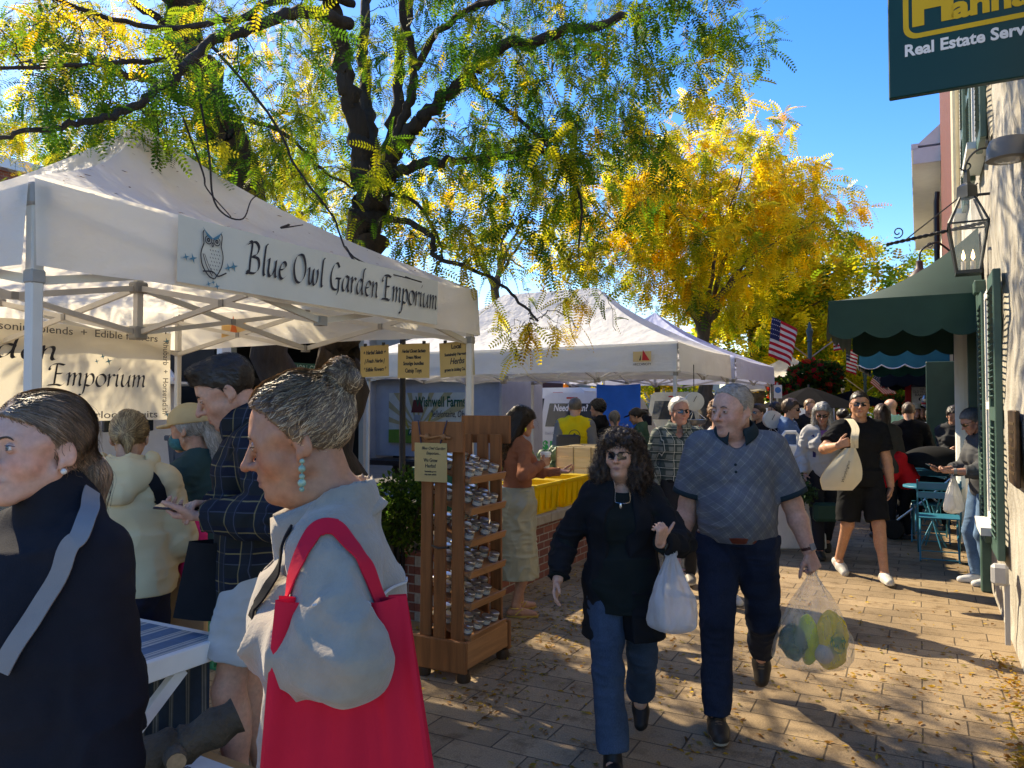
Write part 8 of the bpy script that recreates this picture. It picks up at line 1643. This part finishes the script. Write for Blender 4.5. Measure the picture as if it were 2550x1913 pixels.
def dark_truck():
    rt = thing('box_truck', 'dark produce truck with open side and green non gmo sign, behind the young man', 'truck', (-9.5, 9.1, 0), 'uv'); DK = mat('truck_dark', (.012, .013, .014), .7, .2); u = -8.6
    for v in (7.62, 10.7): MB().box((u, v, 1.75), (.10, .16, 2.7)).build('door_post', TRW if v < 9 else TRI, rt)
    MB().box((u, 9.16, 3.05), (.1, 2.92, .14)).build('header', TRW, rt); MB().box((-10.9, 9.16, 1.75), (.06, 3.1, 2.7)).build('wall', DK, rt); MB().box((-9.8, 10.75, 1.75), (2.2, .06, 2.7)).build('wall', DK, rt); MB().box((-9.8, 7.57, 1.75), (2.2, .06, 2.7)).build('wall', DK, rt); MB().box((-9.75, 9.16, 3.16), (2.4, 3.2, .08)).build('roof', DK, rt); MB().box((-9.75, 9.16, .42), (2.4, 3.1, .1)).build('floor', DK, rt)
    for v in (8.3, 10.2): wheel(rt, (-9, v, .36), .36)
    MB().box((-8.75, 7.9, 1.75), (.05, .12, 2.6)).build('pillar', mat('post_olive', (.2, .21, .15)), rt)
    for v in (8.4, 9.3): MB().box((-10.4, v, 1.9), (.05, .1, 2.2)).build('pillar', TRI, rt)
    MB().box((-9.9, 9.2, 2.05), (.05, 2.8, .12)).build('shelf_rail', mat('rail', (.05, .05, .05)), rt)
    s_ = thing('produce_sign', 'green sign reading non-gmo sweet corn and produce inside the dark truck', 'sign', (-9.0, 9.75, 1.9), 'uv'); MB().box((-9.0, 9.72, 2.05), (.02, .82, .6)).build('board', mat('sign_dkgreen', (.008, .075, .035), .5), s_); GI = mat('sign_ink', (.30, .42, .30))
    for tx, dz, s2, wd in (('NON-GMO', .2, .18, .66), ('SWEET CORN', .04, .12, .6), ('&', -.07, .1, .06), ('PRODUCE', -.19, .14, .6)): text(s_, tx, (-8.986, 9.72, 2.05 + dz), EY, EZ, s2, GI, width=wd)
dark_truck()
cp = thing('camper_trailer', 'white rounded camper trailer behind the tan banner', 'trailer', (-9.6, 4.9, 0), 'uv'); MB().box((-9.8, 4.9, 1.3), (2.0, 4.6, 1.9), bev=.22).build('body', TRW, cp, smooth=30); MB().box((-8.79, 6.3, 1.55), (.03, .7, .45), bev=.01).build('window', GLASSD, cp); MB().box((-8.79, 4.9, 1.5), (.03, 1.4, .5), bev=.01).build('window', GLASSD, cp); MB().box((-8.3, 6.2, 1.92), (1.0, 1.6, .03)).build('awning', WHITE, cp); MB().ell((-8.79, 7.0, 2.0), (.03, .04, .04)).build('marker_light', TAIL, cp); [wheel(cp, (-9, v, .33), .33) for v in (4.3, 5.3)]
def facade(label, u, v0, v1, h, m, nwin, wm=None):
    rt = thing('building', label, 'building', (u, (v0 + v1) / 2, 0), 'uv'); MB().box((u - 3, (v0 + v1) / 2, h / 2), (6, v1 - v0 - .05, h)).build('wall', m, rt); MB().box((u - 2.9, (v0 + v1) / 2, h + .12), (6.3, v1 - v0, .24)).build('cornice', WHITE, rt)
    for k in range(nwin):
        v = v0 + (v1 - v0) * (k + .5) / nwin
        for z in ([1.6] if h < 4.5 else [1.6, 4.4]): f = MB().box((u + .03, v, z), (.08, 1.1, 1.6)).build('window', WHITE, rt); MB().box((u + .075, v, z), (.01, .96, 1.46)).build('pane', GLASSD, f)
facade('red brick building across the street behind the cream tent', -17, -8, 14, 6.6, brick_mat('brick_far', (.32, .10, .06), (.25, .075, .05), (.3, .24, .2), plane='yz'), 6); facade('grey painted building across the street past the brick one', -17, 14.2, 26, 4.2, mat('wall_grey', (.22, .23, .24), .8), 4); facade('maroon fronted building across the street behind the vans', -17, 26.2, 40, 4.0, mat('wall_maroon', (.10, .03, .03), .8), 5); facade('tan building far across the street', -17, 40.2, 75, 4.3, mat('wall_tan', (.33, .28, .22), .8), 9)
tp = MB().grid(lambda i, j: (-4.98 + .80 * i, 12.56 + .02 * math.sin(i * 9 + j * 3) * j, 2.02 - 1.25 * j - .02 * math.sin(math.pi * i) * (1 - j)), 20, 14).build('blue_tarp', mat('tarp_blue', (.005, .13, .70), .4, .15, 3, .4, 6, .03, tl=.35), label='bright blue tarp hung at the back of the twin tent', cat='tarp', frame='uv', smooth=True)
# ================================================================== street furniture beyond
POST = mat('post_teal', (.05, .10, .10), .5, .1)
def us_flag(label, o, X, Y, w_, h_, wave):
    m = mat_attr('flag', .8, .05, tl=.3); rt = None; mb = MB(); o = np.array(o); X = unit(X); Y = unit(Y); N = np.cross(X, Y); f = lambda i, j: o + X * w_ * i - Y * h_ * j - Y * .25 * w_ * i * i + N * wave * math.sin(i * 8 + j * 2.5) * i - X * .06 * math.sin(i * 6 + j) * i
    for k in range(13):
        mb.curcol = (.50, .015, .03) if k % 2 == 0 else (.66, .64, .6); mb.grid(lambda i, j: f(i, (k + j) / 13), 20, 1)
    mb.curcol = (.03, .045, .13); mb.grid(lambda i, j: f(i * .4, j * 7 / 13) - N * .004, 8, 7); mb.grid(lambda i, j: f(i * .4, j * 7 / 13) + N * .004, 8, 7); mb.curcol = (.7, .7, .7)
    for a in range(5):
        for b in range(4):
            for s_ in (-1, 1): p = f(.04 + .08 * a, (.6 + 1.6 * b) / 13) + N * .006 * s_; mb.add([p - X * .015, p - Y * .015, p + X * .015, p + Y * .015], [(0, 1, 2, 3)])
    return mb.build('american_flag', m, None, label, 'flag', 'american flags along the street')
def lamp_post(label, px, D, ztop):
    b = at(px, 1010, D); rt = thing('lamp_post', label, 'lamp post', (b[0], b[1], 0), 'w'); MB().lathe([(.16, 0), (.16, .25), (.10, .4), (.07, .9), (.055, 1.0), (.05, ztop - .4), (.075, ztop - .38), (.05, ztop - .3), (.09, ztop - .12), (.05, ztop - .05), (.02, ztop + .1)], (b[0], b[1], 0), 14).build('post', POST, rt, smooth=40)
    for sg in (-1, 1): MB().tube([(b[0], b[1], ztop - .8), (b[0] + sg * .75, b[1], ztop - .25)], .016, 6).build('flag_pole', mat('pole_pale', (.5, .42, .3)), rt); MB().tube([(b[0], b[1], ztop - 1.3), (b[0] + sg * .45, b[1], ztop - 1.2)], .012, 6).build('basket_arm', BLACK, rt)
    return b
b1 = lamp_post('grey green lamp post carrying flags and red flower baskets beside the golden trees', 2018, 19, 3.62); us_flag('american flag hanging from the lamp post beside the golden locust, seen whole', at(1922, 790, 18.6), (1, 0, -.25), (.1, 0, 1), .62, .95, .05); us_flag('american flag partly hidden by the tip of the green awning', at(2075, 815, 19), (1, 0, .3), (0, 0, 1), .4, .6, .04)
us_flag('american flag drooping below the tip of the green awning', at(2107, 866, 24), (1, 0, -.2), (0, 0, 1), .34, .75, .05); b2 = lamp_post('distant lamp post carrying an american flag to the left of the barber sign', 2155, 27, 2.9); us_flag('american flag slanting from the distant lamp post', at(2182, 928, 26.5), (.8, 0, -.55), (.5, 0, .8), 1.0, .42, .05)
def basket(label, c, r, seed):
    rt = bush('flower_basket', label, c, r, 2600, [(.03, .07, .015), (.05, .10, .02), (.10, .15, .02)], .13, seed, 'flower basket'); rg = np.random.default_rng(seed); n = 520; v = rg.normal(0, 1, (n, 3)); v /= np.linalg.norm(v, axis=1)[:, None]; v = v[vnoise(v, 3.2, seed + 2) > -.1]; n = len(v); P = np.array(c) + v * np.array(r) * rg.uniform(.9, 1.12, (n, 1)); T = frond(3, .5, .5, .2); V, F, C = place(T, P, rg.normal(0, 1, (n, 3)), v + rg.normal(0, .4, (n, 3)), .10 * rg.uniform(.6, 1.4, n), np.array([(.68, .02, .02), (.60, .015, .04), (.72, .08, .03)])[rg.integers(0, 3, n)]); ob = mesh_obj('flowers', V - ORG[rt.name], F, [LEAF], None, False); set_col(ob, C); ob.parent = rt
basket('red begonia flower basket hanging on the near lamp post, over the black umbrella', at(2030, 945, 18.4), (.62, .5, .42), 3); basket('red begonia flower basket low beside the parking sign', at(1948, 985, 17.8), (.30, .3, .34), 5); basket('orange red flower basket behind the head of the man in black tee', at(2218, 1010, 25), (.42, .4, .3), 8)
def umbrella(label, px, D, r, zt, zr):
    c = at(px, 1010, D); rt = thing('patio_umbrella', label, 'umbrella', (c[0], c[1], 0), 'w'); mb = MB(); m = mat('umbrella_black', (.012, .012, .013), 1, .15, spec=.03)
    def fn(i, j): a = 2 * math.pi * i; k = math.cos(math.pi / 8) / math.cos((a % (math.pi / 4)) - math.pi / 8); return (c[0] + r * j * math.cos(a) * k, c[1] + r * j * math.sin(a) * k, zt - (zt - zr) * j ** 1.15)
    mb.grid(fn, 64, 8); cn = mb.build('canopy', m, rt); md = cn.modifiers.new('s', 'SOLIDIFY'); md.thickness = .006; MB().lathe([(.03, 0), (.025, zt + .06)], (c[0], c[1], 0), 10).build('pole', BLACK, rt); MB().lathe([(.3, 0), (.28, .08), (.05, .12)], (c[0], c[1], 0), 18).build('base', BLACK, rt)
    for k in range(8): a = k * math.pi / 4; MB().tube([(c[0], c[1], zt - .05), (c[0] + r * .98 * math.cos(a), c[1] + r * .98 * math.sin(a), zr - .01)], .008, 4).build('rib', BLACK, rt)
umbrella('black patio umbrella open above the crowd, right of the last tent pole', 2015, 16, 1.12, 2.03, 1.60); umbrella('second black patio umbrella just behind the first', 2120, 18.5, 1.05, 2.0, 1.64)
q = at(1936, 1010, 15); ps = thing('parking_sign', 'small blue and white parking sign on a thin pole', 'parking sign', (q[0], q[1], 0), 'w'); MB().tube([(q[0], q[1], 0), (q[0], q[1], 2.1)], .02, 6).build('pole', JL, ps); MB().box((q[0], q[1] - .03, 1.92), (.16, .01, .26)).build('plate', mat('plate_white', (.7, .72, .75)), ps); MB().lathe([(.06, 0), (.06, .004)], (q[0], q[1] - .036, 1.95), 18, rotm(math.pi / 2, 0, 0)).build('symbol', mat('plate_blue', (.05, .2, .55)), ps)
q = at(1968, 1080, 8.9); es = thing('sandwich_board', 'white folding sidewalk board with a loop handle behind the man in polo', 'sign board', (q[0], q[1], 0), 'w'); 
for sg in (-1, 1): MB().box((q[0], q[1] + sg * .16, .62), (.62, .03, 1.16), rotm(sg * .13, 0, 0), bev=.01).build('panel', mat('plastic_white', (.66, .66, .65), .4), es)
MB().tube([(q[0] - .09, q[1], 1.18), (q[0] - .09, q[1], 1.30), (q[0] - .06, q[1], 1.34), (q[0] + .06, q[1], 1.34), (q[0] + .09, q[1], 1.30), (q[0] + .09, q[1], 1.18)], .022, 8).build('handle', MATS['plastic_white'], es); mb = MB(); mb.ell((q[0] + .05, q[1] - .20, .95), (.05, .006, .06)); mb.build('picture', mat('print_orange', (.5, .25, .10)), es); MB().ell((q[0] + .06, q[1] - .215, .78), (.11, .006, .12)).build('picture', mat('print_pink', (.5, .35, .30)), es)
# cafe chairs and tables
CHB = mat('chair_teal', (.03, .22, .33), .35, .1, spec=.5)
def chair():
    rt = thing('bistro_chair', 'x', 'chair', (0, 0, 0), 'l', 'teal bistro chairs outside the door'); L = dict(frame='l')
    for k in range(6): MB().box((0, -.16 + k * .066, .45), (.40, .05, .014), bev=.003).build('seat_slat', CHB, rt, **L)
    for z in (.70, .80): MB().box((0, -.235, z), (.41, .014, .07), rotm(-.1, 0, 0), bev=.003).build('back_slat', CHB, rt, **L)
    for sg in (-1, 1): MB().tube([(sg * .20, -.25, .86), (sg * .20, -.19, .45), (sg * .20, .26, .01)], .010, 6).build('leg', CHB, rt, **L); MB().tube([(sg * .18, .2, .44), (sg * .18, -.28, .01)], .010, 6).build('leg', CHB, rt, **L)
    mb = MB(); mb.tube([(-.2, .24, .03), (.2, .24, .03)], .007, 6); mb.tube([(-.18, -.27, .03), (.18, -.27, .03)], .007, 6); mb.build('stretcher', CHB, rt, **L); return rt
c0 = None
for u, v, a, lab in ((.17, 9.55, 0, 'teal folding chair nearest the camera, its slatted back towards us'), (.10, 10.75, math.pi, 'teal folding chair across the first round table'), (.12, 11.6, 0, 'teal folding chair at the second table, near side'), (.08, 12.7, math.pi, 'teal folding chair farthest along the wall')):
    if c0 is None: c0 = chair(); r = c0; kd = list(c0.children)
    else:
        r = c0.copy(); COL.objects.link(r)
        for ch in kd: c = ch.copy(); COL.objects.link(c); c.parent = r
    r.location = W(u, v, 0); r.rotation_euler = (0, 0, RZ + a); r['label'] = lab
for v, lab in ((10.15, 'round teal bistro table between the first two chairs'), (12.15, 'round teal bistro table farther along the wall')):
    c = (.12, v, 0); rt = thing('bistro_table', lab, 'table', c, 'uv'); MB().lathe([(.30, .70), (.305, .705), (.305, .72), (.30, .725)], c, 32).build('tabletop', CHB, rt, smooth=30)
    for a in (.5, 2.1, 3.7, 5.2): MB().tube([(.12 + .2 * math.cos(a), v + .2 * math.sin(a), .70), (.12 - .16 * math.cos(a), v - .16 * math.sin(a), .01)], .010, 6).build('leg', CHB, rt)
def stroller():
    q = at(2325, 1130, 9.5); u, v = UV(q[0], q[1]); rt = thing('stroller', 'black baby stroller with big hood and a mug on its handle', 'stroller', (u, v, 0), 'uv'); F = Field((u - .6, v - .5, .5), (u + .6, v + .5, 1.4), .012); F.op(elli((u, v, .93), (.38, .28, .22)), .01); F.op(elli((u - .05, v, .80), (.38, .25, .22)), .01, '-'); F.cut((u, v, .86), (-.3, 0, -1)); o, _v = F.obj('stroller_hood', BLK, None)
    me = o.data; V = np.zeros(len(me.vertices) * 3, np.float32); me.vertices.foreach_get('co', V); me.vertices.foreach_set('co', (V.reshape(-1, 3) - ORG[rt.name]).astype(np.float32).ravel()); o.parent = rt; MB().ell((u - .1, v, .62), (.34, .22, .16)).build('seat', BLK, rt, smooth=True); mb = MB(); mb.tube([(u - .45, v - .2, .2), (u, v - .2, .6), (u + .42, v - .2, 1.02)], .014, 6); mb.tube([(u - .45, v + .2, .2), (u, v + .2, .6), (u + .42, v + .2, 1.02)], .014, 6); mb.tube([(u + .42, v - .2, 1.02), (u + .42, v + .2, 1.02)], .018, 8); mb.tube([(u + .35, v - .2, .2), (u - .1, v - .2, .6)], .012, 6); mb.build('frame', JL, rt)
    for du in (-.45, .36):
        for dv in (-.22, .22): MB().lathe([(.02, -.02), (.11, -.02), (.125, 0), (.11, .02), (.02, .02)], (u + du, v + dv, .125), 20, rotm(math.pi / 2, 0, 0)).build('wheel', RUB, rt, smooth=40)
    MB().lathe([(.04, 0), (.042, .11)], (u + .38, v - .1, 1.035), 16).build('mug', mat('mug', (.5, .5, .48), .3), None, 'grey mug standing on the stroller handle', 'mug', frame='uv')
stroller()
q = atuv(2296, 985, 18.5); bs = thing('barber_sign', 'white hanging sign of the village barber far along the shopfronts', 'barber sign', q, 'uv'); MB().box(q, (.44, .03, .40)).build('board', mat('barber_white', (.66, .64, .60)), bs); MB().prism([(-.24, .2), (.24, .2), (.2, .25), (.08, .42), (-.0, .44), (-.2, .25)], q + (0, .012, 0), EX, EZ, .03).build('roof', mat('slate', (.12, .11, .11)), bs)
for tx, dz, s2, wd in (('THE', .15, .06, .1), ('OLD VILLAGE', .085, .085, .38), ('BARBER', .01, .085, .3)): text(bs, tx, q + (0, -.018, dz), EX, EZ, s2, INK, width=wd)
MB().lathe([(.075, 0), (.075, .004)], q + (0, -.017, -.09), 18, np.array([[1, 0, 0], [0, 0, -1], [0, .7, 0]])).build('number_oval', INK, bs); text(bs, '669', q + (0, -.024, -.09), EX, EZ, .06, WHITE); MB().beam((q[0], q[1], q[2] + .3), (UW, q[1], q[2] + .3), .03, .03).build('bracket', BLACK, bs)
for px, lab in ((2262, 'red post with a yellow flame top left of the barber sign'), (2318, 'red post right of the barber sign')): q = atuv(px, 1030, 19.5); MB().box((q[0], q[1], 1.1), (.14, .14, 2.2), bev=.01).build('red_post', mat('post_red', (.45, .02, .03)), label=lab, cat='post', frame='uv')
q = atuv(2304, 1060, 17.5); bp = thing('barber_pole', 'red and white striped barber pole below the barber sign', 'barber pole', (q[0], q[1], 1.1), 'uv'); MB().lathe([(.07, 0), (.07, .5)], (q[0], q[1], 1.25), 16).build('pole', stripes('barber_stripe', 'Z', [(.6, .6, .6), [(0, .35, (.5, .02, .03)), (.5, .2, (.05, .1, .4))]], 7), bp); [MB().lathe([(.085, 0), (.085, .05), (.03, .13)][::1], (q[0], q[1], z), 14).build('cap', JL, bp) for z in (1.2, 1.75)]
MB().box((.30, 12.98, 1.15), (.42, .05, 2.3), bev=.01).build('open_door', DKGREEN, label='tall dark open door leaf standing out from the brick building', cat='door', frame='uv')
# ================================================================== fallen leaves
rg = np.random.default_rng(8); T_ = (np.array([[0, 0, 0], [.5, .22, .12], [1, 0, .03], [.5, -.22, .10]]), np.array([[0, 1, 2, 3]])); Ps = []
for n, u0, u1, v0, v1 in ((2300, -2.9, .5, 1.2, 6), (1600, -3.15, -2.0, 2.5, 9), (900, -3, .5, 6, 14), (900, -6, -2.9, 1, 6.5)): Ps.append(np.stack([rg.uniform(u0, u1, n), rg.uniform(v0, v1, n), np.full(n, .006)], 1))
Ps.append(np.stack([.5 - np.abs(rg.normal(0, .07, 500)), rg.uniform(2.5, 6, 500), rg.uniform(.004, .02, 500)], 1)); Ps.append(np.stack([.46 - np.abs(rg.normal(0, .07, 240)), rg.normal(4.15, .12, 240), np.abs(rg.normal(0, .025, 240)) + .005], 1))
P = np.concatenate(Ps); keep = (vnoise(P, 1.6, 4) + .35 * vnoise(P, 6, 5) > -.28) | (P[:, 0] > .25); P = P[keep]; P = np.array([W(*p) for p in P]); n = len(P); N = rg.normal(0, .3, (n, 3)) + (0, 0, 1); D = rg.normal(0, 1, (n, 3)) * (1, 1, .12)
V, F, C = place(T_, P, D, N, rg.uniform(.02, .05, n), np.array([(.55, .34, .03), (.62, .42, .05), (.45, .22, .03), (.40, .34, .08), (.30, .16, .05)])[rg.integers(0, 5, n)] * rg.uniform(.7, 1.2, (n, 1))); V[:, 2] = np.maximum(V[:, 2], .0035)
ob = mesh_obj('fallen_leaves', V, F, [LEAF], None, False); set_col(ob, C); tag(ob, 'small yellow locust leaflets scattered over the pavers', 'fallen leaves', None, 'stuff')
mb = MB(); R_ = random.Random(2)
for k in range(70):
    t, s = R_.random(), R_.random() ** 1.5 * .8; e = np.array([-2.73, 1.573 + 3.05 * t]); q = np.array([-4.25, 3.1]); p = e + (q - e) * s; sag = math.sin(math.pi * t) * math.sin(math.pi * min(1, s * 1.02)) * .10 + .025 * math.sin(math.pi * t) * (1 - s); z = 2.455 + .945 * (.72 * s + .28 * s ** 3.2) - sag + .010 * math.sin(t * 23 + s * 9 + 3) * s * (1 - s) * 4 * min(1, 6 * t * (1 - t)) + .012; a = R_.uniform(0, 6.3); L = R_.uniform(.01, .028); d = np.array([math.cos(a) * .5, math.sin(a), -math.cos(a) * .3]) * L; w_ = np.array([-math.sin(a) * .3, math.cos(a) * .3, 0]) * L; o = np.array([*p, z]); mb.add([o - d, o + w_, o + d, o - w_], [(0, 1, 2, 3)])
mb.build('roof_leaves', mat('leaf_brown', (.22, .12, .05), .8, .3), None, 'dry brown leaflets lying on the cream tent roof', 'fallen leaves', kind='stuff', frame='uv')
